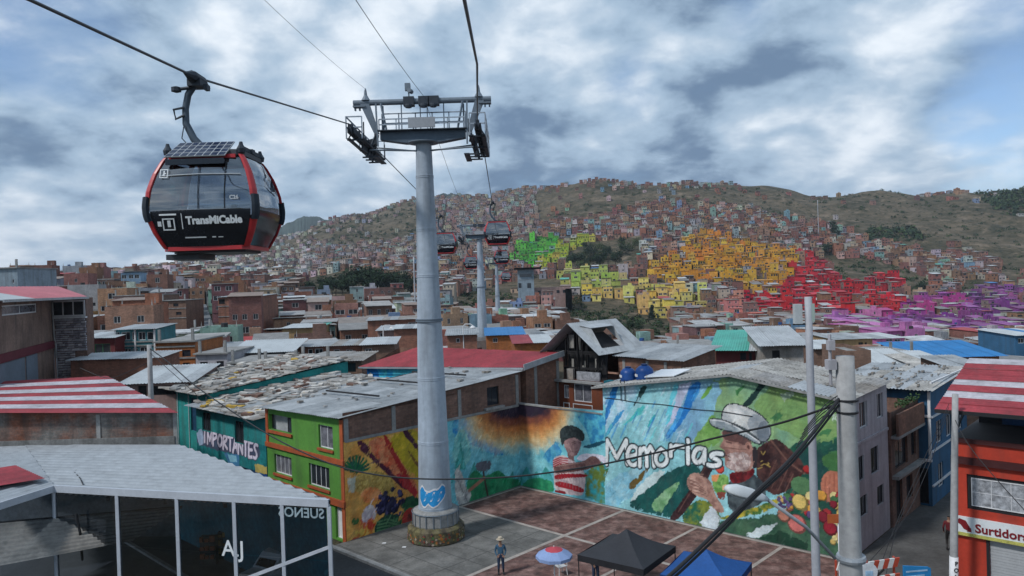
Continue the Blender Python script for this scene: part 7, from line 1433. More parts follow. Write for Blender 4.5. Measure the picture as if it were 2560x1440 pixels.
# ------------------------------------------------------------------ tents, parasol, chairs, barrier, people
def tent(label, apex, half, he, hp, rz, m, md):
    t = thing('canopy_tent', label, 'tent', (apex.x, apex.y, .13), rz); c = [(-half, -half), (half, -half), (half, half), (-half, half)]
    for k in range(4):
        (x0, y0), (x1, y1) = c[k], c[(k + 1) % 4]; mb = MB(); N = 6
        def f(s, r): x, y = lerp(x0, x1, s) * (1 - r), lerp(y0, y1, s) * (1 - r); return (x, y, lerp(he, hp, r) - .12 * math.sin(math.pi * r) - .05 * math.sin(math.pi * s) * (1 - r))
        g = [[f(i / N, j / N) for i in range(N + 1)] for j in range(N + 1)]; mb.add([p for r in g for p in r], [(j * (N + 1) + i, j * (N + 1) + i + 1, (j + 1) * (N + 1) + i + 1, (j + 1) * (N + 1) + i) for j in range(N) for i in range(N)]); mb.build('canopy_panel', m, t, True)
        mb = MB(); mb.quad((x0, y0, he - .28), (x1, y1, he - .28), (x1, y1, he), (x0, y0, he)); mb.build('valance', md, t)
        mb = MB(); mb.tube([(x0 * .98, y0 * .98, 0), (x0 * .98, y0 * .98, he)], .025, 6); mb.build('leg', M_BLACKM, t)
    return t
ap = G(1566, 1322, 3.25); tent('black pyramid canopy tent on the court in the foreground', ap, 1.62, 2.15, 3.12, RZ - math.pi / 2 + .12, mat('black tent fabric', (.028, .030, .036), .75, .15, 1), mat('black valance', (.015, .015, .018), .8))
ap = G(1765, 1372, 3.0); tent('blue pyramid canopy tent at the bottom edge beside the black one', ap, 1.5, 2.05, 2.87, RZ - math.pi / 2 + .2, mat('blue tent fabric', (.012, .07, .24), .7, .15, 1), mat('dark blue valance', (.008, .04, .15), .8))
c = G(1385, 1385, 2.05); t = thing('parasol', 'pale blue parasol with red top left of the black tent', 'parasol', (c.x, c.y, .13)); n = 10; H = 2.0
for k in range(n):
    a0, a1 = 2 * math.pi * k / n, 2 * math.pi * (k + 1) / n; f = lambda a, r, z: (r * math.cos(a), r * math.sin(a), z)
    mb = MB(); mb.add([f(a0, .42, H + .12), f(a1, .42, H + .12), f(a1, .84, H - .12), f(a0, .84, H - .12), f(a1, .84, H - .26), f(a0, .84, H - .26), (0, 0, H + .25)], ((0, 1, 2, 3), (3, 2, 4, 5)), 0); mb.add([f(a0, .42, H + .12), f(a1, .42, H + .12), (0, 0, H + .26)], ((0, 1, 2),), 1); mb.build('canopy_gore', [mat('pale blue fabric', (.22, .30, .50), .8, .12, 2), mat('faded red fabric', (.42, .06, .08), .8, .12, 2)], t)
mb = MB(); mb.tube([(0, 0, 0), (0, 0, H + .3)], .025, 8); mb.build('pole', M_WHITE, t)
def chair(label, p, rz):
    t = thing('plastic_chair', label, 'chair', p, rz, 'stacked chairs'); m = mat('white plastic', (.5, .5, .5), .5, .05, 1)
    mb = MB(); mb.box(-.23, .23, -.23, .23, .42, .45); mb.build('seat', m, t); mb = MB()
    for k in range(5): mb.box(-.22 + k * .095, -.16 + k * .095, .2, .23, .45, .86)
    mb.box(-.23, .28, .195, .235, .86, .91); mb.build('backrest', m, t)
    for sx in (-1, 1):
        for sy in (-1, 1): mb = MB(); mb.tube([(sx * .24, sy * .24, 0), (sx * .2, sy * .2, .42)], .022, 6); mb.build('leg', m, t)
        mb = MB(); mb.tube([(sx * .24, .2, .65), (sx * .25, -.18, .64), (sx * .24, -.22, .44)], .02, 6); mb.build('armrest', m, t)
p = G(1402, 1436, .13); chair('white slatted chair under the pale blue parasol', p, .5)
# striped barriers and blue notice at the bottom right
def barrier(label, u, v, Y, w, rz, panel=None):
    p = D(u, v, Y); t = thing('street_barrier', label, 'barrier', (p.x, Y, 0), rz); mr, mw = mat('orange red reflective', (.42, .06, .03), .5, .1, 2), mat('white reflective', (.6, .6, .58), .5, .1, 2); top = p.z
    for z in (top - .16, top - .62):
        k = max(3, int(w / .16))
        for i in range(k):
            x0 = -w / 2 + w * i / k; x1 = x0 + w / k; sh = .1; mb = MB(); mb.prism([(x0, 0, z - .13), (x1 - .002, 0, z - .13), (x1 + sh - .002, 0, z + .13), (x0 + sh, 0, z + .13)], (0, .05, 0)); mb.build('stripe', mr if i % 2 else mw, t)
    for sx in (-1, 1): mb = MB(); mb.beam((sx * w * .45, .08, 0), (sx * w * .45, .08, top), .06, .04); mb.build('leg', mr, t)
    return t
barrier('red and white striped barrier right of the concrete pole at the bottom edge', 2205, 1398, 21.5, 1.05, .25); barrier('short striped barrier left of the concrete pole at the bottom edge', 2104, 1402, 22.5, .32, .1)
p = D(2290, 1420, 23); t = thing('blue_notice', 'blue notice board at the bottom edge right of the barrier', 'sign', (p.x, 23, 0), .12); mb = MB(); mb.prism([(-.42, 0, p.z - .7), (.5, 0, p.z - .75), (.5, 0, p.z - .05), (.42, 0, p.z + .0), (-.42, 0, p.z + .1)], (0, .04, 0)); mb.build('board', mat('blue board', (.02, .20, .45), .6, .15, 2), t); mb = MB(); mb.box(-.4, -.36, .04, .08, 0, p.z); mb.box(.4, .44, .04, .08, 0, p.z); mb.build('frame', M_BLACKM, t)
for k in range(4): mb = MB(); mb.box(-.34, .38 - k * .1, -.008, -.002, p.z - .12 - k * .15, p.z - .07 - k * .15); stuff(mb.build('small_print', mat('pale blue print', (.3, .45, .6), .6, .3, 8), t))
p = D(2172, 1430, 21.3); t = thing('round_sign', 'round white sign hung on the striped barrier', 'sign', (p.x, 21.3, p.z - .25)); mb = MB(); n = 18; mb.prism([(.26 * math.cos(2 * math.pi * k / n), 0, .25 + .26 * math.sin(2 * math.pi * k / n)) for k in range(n)], (0, .02, 0)); mb.build('disc', mat('white sign face', (.55, .57, .6), .5, .2, 4), t); mb = MB(); mb.box(-.1, .12, -.012, -.002, .15, .28); mb.build('emblem', mat('pale blue print', (.3, .45, .6)), t)

def person(label, loc, rz, top, trousers, hair, pose='stand', hat=None):
    s = 1.0
    J = {'pelvis': (0, 0, .95, (.15, .11)), 'waist': (0, .0, 1.1, (.14, .10)), 'chest': (0, .01, 1.32, (.18, .12)), 'neck': (0, 0, 1.50, .055), 'chin': (0, -.03, 1.57, .07), 'head': (0, -.01, 1.66, .092), 'crown': (0, .01, 1.73, .07),
         'lsh': (-.19, .01, 1.42, .065), 'lel': (-.26, .03, 1.14, .048), 'lwr': (-.19, -.12, .98, .035), 'lha': (-.14, -.17, .97, .04), 'rsh': (.19, .01, 1.42, .065), 'rel': (.26, .03, 1.14, .048), 'rwr': (.19, -.12, .98, .035), 'rha': (.14, -.17, .97, .04),
         'lhip': (-.09, 0, .88, .095), 'lkn': (-.11, -.02, .48, .068), 'lan': (-.12, .02, .09, .048), 'lto': (-.13, -.14, .045, .042), 'rhip': (.09, 0, .88, .095), 'rkn': (.11, -.02, .48, .068), 'ran': (.12, .02, .09, .048), 'rto': (.13, -.14, .045, .042)}
    if pose == 'walk': J['lkn'] = (-.10, -.14, .5, .068); J['lan'] = (-.10, -.2, .1, .048); J['lto'] = (-.1, -.36, .06, .042); J['ran'] = (.11, .24, .12, .048); J['rto'] = (.11, .12, .045, .042); J['lwr'] = (-.25, .1, .9, .035); J['lha'] = (-.25, .12, .82, .04); J['rwr'] = (.25, -.15, .92, .035); J['rha'] = (.25, -.2, .86, .04)
    E_ = [('pelvis', 'waist'), ('waist', 'chest'), ('chest', 'neck'), ('neck', 'chin'), ('chin', 'head'), ('head', 'crown'), ('chest', 'lsh'), ('lsh', 'lel'), ('lel', 'lwr'), ('lwr', 'lha'), ('chest', 'rsh'), ('rsh', 'rel'), ('rel', 'rwr'), ('rwr', 'rha'), ('pelvis', 'lhip'), ('lhip', 'lkn'), ('lkn', 'lan'), ('lan', 'lto'), ('pelvis', 'rhip'), ('rhip', 'rkn'), ('rkn', 'ran'), ('ran', 'rto')]
    reg = {'neck': 1, 'chin': 1, 'head': 1, 'crown': 2, 'lha': 1, 'rha': 1, 'pelvis': 3, 'lhip': 3, 'lkn': 3, 'rhip': 3, 'rkn': 3, 'lan': 4, 'lto': 4, 'ran': 4, 'rto': 4}
    o = figure('person', '', J, E_, [top, SKIN, hair, trousers, M_BLACKM], loc, rz, 'pelvis', 2, reg); tag(o, label, 'person')
    mb = MB()
    for sx in (-1, 1): mb.box(sx * .035 - .012, sx * .035 + .012, -.108, -.098, 1.655, 1.668)
    mb.build('eye', M_BLACKM, o); mb = MB(); mb.add([(-.014, -.098, 1.61), (.014, -.098, 1.61), (0, -.125, 1.615), (0, -.1, 1.66)], ((0, 1, 2), (0, 2, 3), (1, 3, 2))); mb.build('nose', SKIN, o)
    for sgn, k in ((-1, 'lha'), (1, 'rha')):
        hx, hy, hz = J[k][:3]
        for f in range(4): mb = MB(); mb.tube([(hx + (f - 1.5) * .018, hy - .01, hz - .01), (hx + (f - 1.5) * .02, hy - .045, hz - .035), (hx + (f - 1.5) * .018, hy - .04, hz - .075 - .008 * (f in (1, 2)))], [.009, .0085, .007], 5); mb.build('finger', SKIN, o)
        mb = MB(); mb.tube([(hx - sgn * .03, hy, hz + .01), (hx - sgn * .05, hy - .03, hz - .015), (hx - sgn * .045, hy - .05, hz - .04)], [.011, .01, .008], 5); mb.build('thumb', SKIN, o)
    if hat: mb = MB(); mb.lathe([(.2, 1.735), (.2, 1.75), (.115, 1.755), (.11, 1.84), (.08, 1.87), (.01, 1.875)], 14, c=(0, .0, 0)); mb.build('hat', hat, o)
    return o
BLUEJ = mat('blue denim jacket', (.035, .085, .14), .85, .25, 4); JEAN = mat('dark blue jeans', (.02, .035, .07), .85, .2, 4); HAIRD = mat('black hair', (.012, .011, .011), .7)
person('man in blue jacket, jeans and pale cap standing on the plaza', G(1253, 1436, .13), .05, BLUEJ, JEAN, HAIRD, 'stand', mat('straw hat', (.40, .34, .26), .8))
person('person in dark red walking behind the lettered slim pole', D(2374, 1367, 38) - Vector((0, 0, D(2374, 1367, 38).z - .02)), 2.6, mat('dark red top', (.12, .015, .02), .85, .2, 4), HAIRD, HAIRD, 'walk')
person('person in black standing under the black tent', G(1490, 1462, .13), .3, mat('black top', (.02, .02, .024), .85, .2, 4), JEAN, HAIRD)
# painted figures and small litter
for k, (u, v) in enumerate(((960, 1358), (1010, 1368), (1052, 1280))):
    p = G(u, v, .135); mb = MB(); mb.add([tuple(p + Vector(q)) for q in ((-.12, -.04, 0), (.1, -.06, .0), (.13, .05, .03), (-.08, .07, .02))], ((0, 1, 2, 3),)); tag(mb.build('paper_scrap', M_WHITE), ['leftmost white paper scrap on the plaza', 'white paper scrap near the pylon base', 'white paper scrap behind the pylon'][k], 'litter')

# ------------------------------------------------------------------ trees
M_LEAF = [mat('eucalyptus leaves', (.022, .042, .022), .8, .45, .35, spec=.15), mat('bush leaves', (.045, .07, .025), .8, .45, .4, spec=.15), mat('cypress leaves', (.014, .030, .022), .8, .4, .4, spec=.15)]; M_BARK = mat('bark', (.07, .055, .045), .9, .3, 1)
def crown_mesh(seed, kind):
    R = random.Random(seed); mb = MB(); nb = {'round': 9, 'tall': 7, 'cone': 8, 'bush': 6}[kind]; blobs = []
    for k in range(nb):
        if kind == 'round': a = R.uniform(0, 6.28); r = R.uniform(.1, .3); blobs.append((Vector((r * math.cos(a), r * math.sin(a), R.uniform(.4, .85))), R.uniform(.14, .24)))
        elif kind == 'tall': a = R.uniform(0, 6.28); r = R.uniform(0, .13); blobs.append((Vector((r * math.cos(a), r * math.sin(a), .3 + .65 * k / nb)), R.uniform(.09, .16)))
        elif kind == 'cone': z = .12 + .8 * k / nb; blobs.append((Vector((R.uniform(-.02, .02), R.uniform(-.02, .02), z)), .17 * (1 - .8 * k / nb) + .02))
        else: a = R.uniform(0, 6.28); r = R.uniform(.05, .4); blobs.append((Vector((r * math.cos(a), r * math.sin(a), R.uniform(.15, .5))), R.uniform(.2, .34)))
    for c, r in blobs:
        for j in range(110):
            d = Vector((R.gauss(0, 1), R.gauss(0, 1), R.gauss(0, 1))).normalized(); p = c + d * r * R.uniform(.55, 1.08); p.z = max(p.z, .02); s = R.uniform(.018, .042)
            x = Vector((R.gauss(0, 1), R.gauss(0, 1), R.gauss(0, 1))).normalized(); y = x.cross(d).normalized() if x.cross(d).length > .01 else Vector((0, 0, 1)); mb.quad(p - x * s, p + y * s * .7, p + x * s, p - y * s * .7)
    return mb
def trunk_mesh(kind):
    mb = MB(); h = {'round': .6, 'tall': .8, 'cone': .7, 'bush': .3}[kind]; mb.tube([(0, 0, -.05), (.01, 0, h * .5), (0, .01, h)], [.028, .02, .008], 6)
    for k in range(3): a = k * 2.1; mb.tube([(0, 0, h * (.5 + .12 * k)), (.14 * math.cos(a), .14 * math.sin(a), h * (.75 + .12 * k))], [.013, .005], 5)
    return mb
CR = {k: [crown_mesh(10 * i + j, k).mesh('crown', [M_LEAF[{'round': 0, 'tall': 0, 'cone': 2, 'bush': 1}[k]]]) for j in range(2)] for i, k in enumerate(('round', 'tall', 'cone', 'bush'))}; TRK = {k: trunk_mesh(k).mesh('trunk', [M_BARK]) for k in CR}
def tree(u, vb, Y, h, kind, label, sx=1.0, group=None):
    p = ground_hit(u, vb, 85 if Y < 200 else 200); Y = p.y; z = p.z - .3; t = thing('tree' if kind != 'bush' else 'bush', label, 'tree' if kind != 'bush' else 'bush', (p.x, Y, z), RNG.uniform(0, 6), group)
    inst('crown', RNG.choice(CR[kind]), t, (0, 0, 0), RNG.uniform(0, 6), (h * sx, h * sx, h)); inst('trunk', TRK[kind], t, (0, 0, 0), 0, (h, h, h)); KEEPOUT.append((p.x, Y, h * .3 * sx)); return t
R_ = random.Random(31); grove = sorted([(u, R_.choice(('round', 'round', 'tall', 'cone'))) for u in np.linspace(768, 1032, 22)])
for k, (u, kd) in enumerate(grove):
    hh = float(np.interp(u, [760, 800, 860, 900, 930, 970, 990, 1030], [7, 9, 10, 13, 15, 11, 14, 10])) * R_.uniform(.9, 1.1)
    tree(u + R_.uniform(-5, 5), R_.choice((748, 742, 734)), 300, hh, kd, f'dark tree, {ordn(k)} from the left in the grove left of the nearest pylon', R_.uniform(1.2, 1.7), 'dark grove')
clump = [(1432, 668), (1448, 672), (1466, 674), (1484, 674), (1502, 673), (1520, 671), (1540, 668), (1440, 652), (1458, 650), (1478, 652), (1498, 650), (1518, 652), (1468, 632), (1490, 630), (1508, 634), (1560, 640), (1576, 628), (1550, 622), (1592, 615)]
for k, (u, v) in enumerate(sorted(clump)): tree(u + R_.uniform(-4, 4), v, 560, R_.uniform(9, 15), R_.choice(('round', 'round', 'bush')), f'dark tree, {ordn(k)} from the left in the clump beside the green houses', R_.uniform(1.0, 1.4), 'dark clump on the slope')
for k, (u, v, Y, h, kd, lab) in enumerate([(1630, 800, 300, 9, 'cone', 'dark cypress in front of the yellow houses'), (1585, 840, 210, 6, 'round', 'round dark tree right of the burnt gable roof'), (1765, 870, 160, 6, 'round', 'round dark tree among the brick houses left of the green roof'), (1440, 760, 390, 8, 'bush', 'bushy tree right of the cable station'), (1700, 880, 150, 5, 'bush', 'bush behind the brick lean-to'),
        (2085, 600, 700, 22, 'tall', 'tall dark tree below the brown hillside'), (2070, 640, 640, 13, 'round', 'dark tree above the crimson houses'), (2300, 735, 520, 9, 'round', 'dark tree left of the magenta houses'), (2420, 770, 470, 10, 'tall', 'tall dark tree among the purple houses'), (1870, 462, 1190, 16, 'tall', 'small tree standing on the ridge line'), (2236, 472, 1110, 10, 'round', 'lone tree on the right ridge'), (1534, 450, 1195, 16, 'round', 'tree on the highest ridge point'), (1870, 850, 170, 4, 'bush', 'bush left of the timber shed')]): tree(u, v, Y, h, kd, lab, 1.3)
def thicket(name, label, poly, Y0, Y1, n, hmin, hmax, seed):
    """scrub that reads as one mass"""
    R = random.Random(seed); mb = MB(); k = 0; tries = 0; us = [p[0] for p in poly]; vs_ = [p[1] for p in poly]
    while k < n and tries < n * 60:
        tries += 1; Y = R.uniform(Y0, Y1); u = R.uniform(min(us), max(us)); p = D(u, 700, Y); z = tz(p.x, Y); uu, vv = proj((p.x, Y, z))
        if not in_poly(uu, vv, poly): continue
        k += 1; r = R.uniform(hmin, hmax); c = Vector((p.x, Y, z))
        for j in range(26):
            d = Vector((R.gauss(0, 1), R.gauss(0, 1), abs(R.gauss(0, .8)))).normalized(); q = c + d * r * R.uniform(.6, 1.1); s = r * R.uniform(.18, .36); x = Vector((R.gauss(0, 1), R.gauss(0, 1), R.gauss(0, 1))).normalized(); y = x.cross(d); mb.quad(q - x * s, q + y * s, q + x * s, q - y * s, 0 if R.random() < .6 else 1)
    stuff(mb.build(name, [M_LEAF[0], M_LEAF[1]]))
thicket('ridge_wood', '', [(2440, 470), (2560, 462), (2600, 560), (2520, 540), (2460, 500)], 900, 1080, 90, 4, 9, 1)
thicket('hillside_wood', '', [(2165, 605), (2180, 565), (2295, 560), (2300, 606)], 700, 860, 70, 3.5, 7, 2)
thicket('green_bank_scrub', '', [(1390, 830), (1400, 748), (1560, 738), (1600, 772), (1700, 800), (1700, 850), (1560, 850)], 150, 420, 170, .8, 2.4, 3)
thicket('slope_scrub', '', [(2050, 640), (2330, 640), (2400, 690), (2480, 725), (2270, 745), (2110, 712)], 480, 720, 110, 1.5, 4, 4)
thicket('ridge_scrub', '', [(1340, 560), (1500, 452), (1860, 455), (2560, 470), (2560, 690), (2200, 640), (1900, 550), (1600, 520)], 600, 1190, 480, 1.2, 3.6, 5)
thicket('left_hill_scrub', '', [(720, 625), (800, 565), (1040, 500), (1060, 600), (900, 622)], 800, 1480, 260, 1.5, 4.5, 6)
thicket('valley_scrub', '', [(1130, 790), (1150, 735), (1290, 690), (1290, 745), (1180, 795)], 280, 460, 70, 1, 3, 7)
# ------------------------------------------------------------------ the town on the plain and the hillsides
M_FAR = mat('painted and brick house walls', (0, 0, 0), 0.9, 0.22, 0.6, attr=True, spec=0.15, stain=0.35)
M_FARB = mat('bare brick house walls', (0, 0, 0), 0.92, 0.25, 0.5, attr=True, brick=True, spec=0.1, stain=0.3)
M_TIN = mat('weathered tin roof sheets', (0, 0, 0), 0.6, 0.3, 0.5, attr=True, spec=0.35, stain=0.35)
M_HOLE = mat('dark window glass', (0.018, 0.021, 0.026), 0.25, 0.4, 0.6, spec=0.5)
M_WFRAME = mat('pale window frame', (0.42, 0.42, 0.42), 0.6, 0.1, 2)
BRICKS = [(0.265, 0.125, 0.088), (0.225, 0.11, 0.085), (0.30, 0.155, 0.105), (0.20, 0.10, 0.08), (0.25, 0.14, 0.11), (0.32, 0.185, 0.135), (0.175, 0.095, 0.08)]
PALE = [(0.42, 0.40, 0.38), (0.34, 0.33, 0.33), (0.5, 0.47, 0.42), (0.25, 0.25, 0.26), (0.40, 0.33, 0.25), (0.22, 0.34, 0.30), (0.18, 0.27, 0.36), (0.42, 0.30, 0.24)]
ROOFC = [(0.26, 0.26, 0.26), (0.36, 0.36, 0.36), (0.19, 0.185, 0.18), (0.46, 0.47, 0.48), (0.24, 0.19, 0.16), (0.22, 0.16, 0.13), (0.30, 0.29, 0.28), (0.20, 0.17, 0.15)]
ZONES = [  # painted quarters, outlined on the hillside
    ('green', [(1275, 640), (1290, 612), (1370, 592), (1392, 600), (1390, 640), (1330, 662), (1275, 660)], [(0.10, 0.42, 0.05), (0.14, 0.50, 0.07), (0.07, 0.33, 0.05)]),
    ('lime', [(1395, 640), (1400, 612), (1480, 588), (1490, 606), (1430, 640), (1400, 668), (1330, 668), (1335, 655)], [(0.36, 0.42, 0.05), (0.30, 0.40, 0.05), (0.44, 0.42, 0.08)]),
    ('lime', [(1385, 690), (1420, 672), (1490, 676), (1560, 690), (1560, 722), (1450, 730), (1390, 716)], [(0.42, 0.42, 0.11), (0.36, 0.42, 0.10), (0.48, 0.44, 0.17)]),
    ('yellow', [(1440, 708), (1560, 704), (1680, 726), (1760, 740), (1770, 790), (1600, 785), (1610, 756), (1440, 736)], [(0.62, 0.46, 0.10), (0.66, 0.52, 0.16), (0.55, 0.42, 0.13)]),
    ('orange', [(1610, 690), (1612, 650), (1700, 640), (1720, 585), (1760, 580), (1870, 610), (1990, 625), (1985, 672), (1965, 700), (1950, 742), (1900, 742), (1800, 712), (1640, 705)], [(0.54, 0.28, 0.03), (0.60, 0.35, 0.05), (0.48, 0.24, 0.03), (0.54, 0.22, 0.035)]),
    ('red', [(1990, 630), (2030, 628), (2060, 668), (2100, 690), (2110, 712), (2250, 690), (2262, 730), (2250, 782), (2130, 800), (1990, 792), (1870, 775), (1840, 735), (1960, 735)], [(0.44, 0.022, 0.03), (0.52, 0.03, 0.045), (0.38, 0.02, 0.035)]),
    ('salmon', [(1780, 765), (1880, 745), (1900, 800), (1790, 812)], [(0.55, 0.17, 0.15), (0.5, 0.22, 0.16)]),
    ('magenta', [(2180, 780), (2330, 735), (2420, 745), (2420, 790), (2200, 812)], [(0.36, 0.05, 0.22), (0.32, 0.06, 0.25)]),
    ('purple', [(2330, 770), (2440, 728), (2545, 720), (2600, 760), (2600, 850), (2400, 850), (2250, 838), (2170, 826), (2200, 800)], [(0.22, 0.05, 0.22), (0.28, 0.09, 0.28), (0.18, 0.05, 0.19)]),
    ('pink', [(2085, 800), (2300, 800), (2330, 850), (2200, 868), (2090, 830)], [(0.45, 0.16, 0.36), (0.40, 0.13, 0.34)]),
]
SKY_V = ([0, 400, 550, 700, 800, 900, 1000, 1100, 1200, 1300, 1400, 1500, 1600, 1740, 1900, 2100, 2240, 2330, 2430, 2560],
         [706, 668, 632, 590, 555, 527, 505, 489, 494, 472, 458, 448, 460, 450, 458, 484, 472, 480, 464, 458])
LOW_V = ([0, 400, 600, 700, 800, 900, 1000, 1060, 1080, 1330, 1350, 1450, 1560, 1600, 1720, 1860, 1960, 2100, 2200, 2330, 2480, 2560],
         [700, 664, 640, 630, 615, 612, 602, 590, 500, 480, 555, 550, 530, 508, 506, 525, 545, 575, 610, 640, 640, 680])
GREENS = [  # slopes kept free of houses: groves, gullies and the green bank
    [(750, 748), (760, 690), (860, 672), (1040, 690), (1040, 748)], [(1410, 672), (1425, 622), (1470, 600), (1600, 585), (1610, 640), (1545, 672)],
    [(1390, 820), (1400, 745), (1560, 735), (1600, 770), (1700, 800), (1700, 850), (1560, 850)], [(1130, 735), (1290, 690), (1290, 745), (1180, 790), (1130, 785)],
    [(2060, 640), (2180, 640), (2330, 690), (2330, 720), (2270, 740), (2250, 690), (2110, 712), (2060, 660)], [(2160, 610), (2180, 560), (2300, 560), (2310, 610)],
    [(2380, 740), (2400, 700), (2470, 690), (2480, 725)], [(1290, 735), (1300, 690), (1400, 690), (1420, 760)], [(2490, 690), (2500, 640), (2560, 640), (2560, 720)]]
def house_rows():
    R = random.Random(11); out = []
    for zone, (th, y0, y1, xw, sx, sy) in enumerate([(math.radians(14), 88, 330, 1.05, 6.3, 8.8), (math.radians(-6), 330, 1560, 1.0, 6.3, 9.2)]):
        c, s = math.cos(th), math.sin(th)
        X = np.arange(-1300, 1300, sx); Yv = np.arange(-200, 1900, sy)
        for jy, yb in enumerate(Yv):
            gap = jy % 4 == 3
            for ix, xb in enumerate(X):
                if (ix + jy // 4) % 13 == 12: continue
                x = c * xb - s * yb; y = s * xb + c * yb
                if y < y0 or y > y1 or abs(x) > 0.74 * y + 12: continue
                out.append((x + R.uniform(-.7, .7), y + R.uniform(-1, 1) + (1.8 if gap else 0), th + R.uniform(-.06, .06), zone))
    xs = np.array([o[0] for o in out]); ys = np.array([o[1] for o in out]); zs = terrain(xs, ys)
    res = []
    for (x, y, th, zone), z in zip(out, zs):
        u, v = proj((x, y, z)); vm = proj((x, y, z + 2.5))[1]
        if u < -60 or u > 2620: continue
        if any((x - a) ** 2 + (y - b) ** 2 < r * r for a, b, r in KEEPOUT): continue
        sky = np.interp(u, *SKY_V); low = np.interp(u, *LOW_V)
        if v < sky - 3: continue
        strip = (v < sky + 16 + 6 * math.sin(u * .03)) and (u < 1860 or u > 2300)
        if v < low and not (strip and v > sky + 1 and R.random() < 0.36) and not (R.random() < (0.05 if u < 1900 else 0.012)): continue
        if any(in_poly(u, vm, P) for P in GREENS): continue
        if R.random() < (0.035 if v > low + 10 else 0.15): continue
        st = R.choices((1, 2, 3, 4), ((.30, .45, .22, .03) if y > 300 else (.24, .48, .25, .03)))[0]
        if v < low: st = min(st, 2)
        if u > 1050 and y < 340: st = 1 if y < 175 else min(st, 2)
        elif u > 700 and y < 150: st = min(st, 2)
        if u < 560 and y < 260: st = min(4, st + (R.random() < .6))
        h = st * 2.55 + R.uniform(0, .5); w = R.uniform(4.6, 6.3); d = R.uniform(6.2, 8.4)
        kind, colr, zname = 'brick', None, None
        for zn, P, cols in ZONES:
            if in_poly(u, vm, P) and R.random() < 0.94: colr = R.choice(cols); kind = 'painted'; zname = zn; break
        if colr is None:
            if R.random() < (0.72 if u < 1060 or y < 330 else 0.66): colr = R.choice(BRICKS)
            else: colr = R.choice(PALE); kind = 'rendered'
            if 380 < u < 800 and y > 480 and R.random() < .45: colr = (.62, .60, .56); kind = 'rendered'  # sunlit patch of the far left slope, put into paler wall colours
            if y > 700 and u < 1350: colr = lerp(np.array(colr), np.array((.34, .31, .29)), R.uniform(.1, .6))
        colr = tuple(float(min(.8, max(.01, q * R.uniform(.85, 1.15)))) for q in colr)
        roof = R.choices(('slab', 'tin', 'open'), (.26, .34, .40) if y < 330 else (.36, .36, .28))[0]
        rc = R.choice(ROOFC)
        if zname and R.random() < .6: rc = tuple(q * .9 for q in colr)
        if R.random() < .025: rc = R.choice([(0.35, 0.05, 0.05), (0.05, 0.2, 0.45), (0.08, 0.35, 0.28)])
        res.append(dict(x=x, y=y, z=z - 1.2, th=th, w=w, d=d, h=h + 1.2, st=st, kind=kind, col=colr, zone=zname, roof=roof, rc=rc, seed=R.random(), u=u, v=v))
    return res
def rank_visible(hs):
    """count the picture cells each house shows, nearest first"""
    S = 4; buf = np.zeros((1440 // S, 2560 // S), bool)
    for h in sorted(hs, key=lambda q: q['y']):
        u0, v1 = proj((h['x'] - h['w'] / 2, h['y'] - h['d'] / 2, h['z'] + 1)); u1, v0 = proj((h['x'] + h['w'] / 2, h['y'] - h['d'] / 2, h['z'] + h['h']))
        a, b, c, d = int(max(0, u0) // S), int(min(2559, u1) // S) + 1, int(max(0, v0) // S), int(min(1439, v1) // S) + 1
        if b <= a or d <= c: h['vis'] = 0; continue
        w = buf[c:d, a:b]; h['vis'] = int((~w).sum()); w[:] = True

def roof_tank(mb, P, x, y, z, R):
    c = R.choice([(.02, .02, .022), (.012, .06, .2), (.3, .3, .3)]); n = 8; r = .5
    lo = [P(x + r * math.cos(6.283 * k / n), y + r * math.sin(6.283 * k / n), z) for k in range(n)]; hi = [P(x + r * .9 * math.cos(6.283 * k / n), y + r * .9 * math.sin(6.283 * k / n), z + 1.0) for k in range(n)]; mb.add(lo + hi, [(k, (k + 1) % n, n + (k + 1) % n, n + k) for k in range(n)] + [tuple(n + k for k in range(n))], 2, c)
def windows_for(h, R):
    """openings on the street face: (storey level, x, width, height, sill)"""
    out = []; w = h['w']; base = h['h'] - h['st'] * 2.55 - 0.15
    for s in range(h['st']):
        n = R.choice((0, 1, 1, 2, 2, 3)) if s else R.choice((1, 2, 2)); ww = R.choice((.7, .9, 1.2, 1.6, 2.2)); hh = R.uniform(.8, 1.4)
        for k in range(n):
            cx = -w / 2 + w * (k + .5) / n + R.uniform(-.15, .15)
            if s == 0 and k == 0: out.append((cx, max(.2, base), .95, 2.05))
            else: out.append((cx, base + s * 2.55 + .85, min(ww, w / n - .5), hh))
    return out
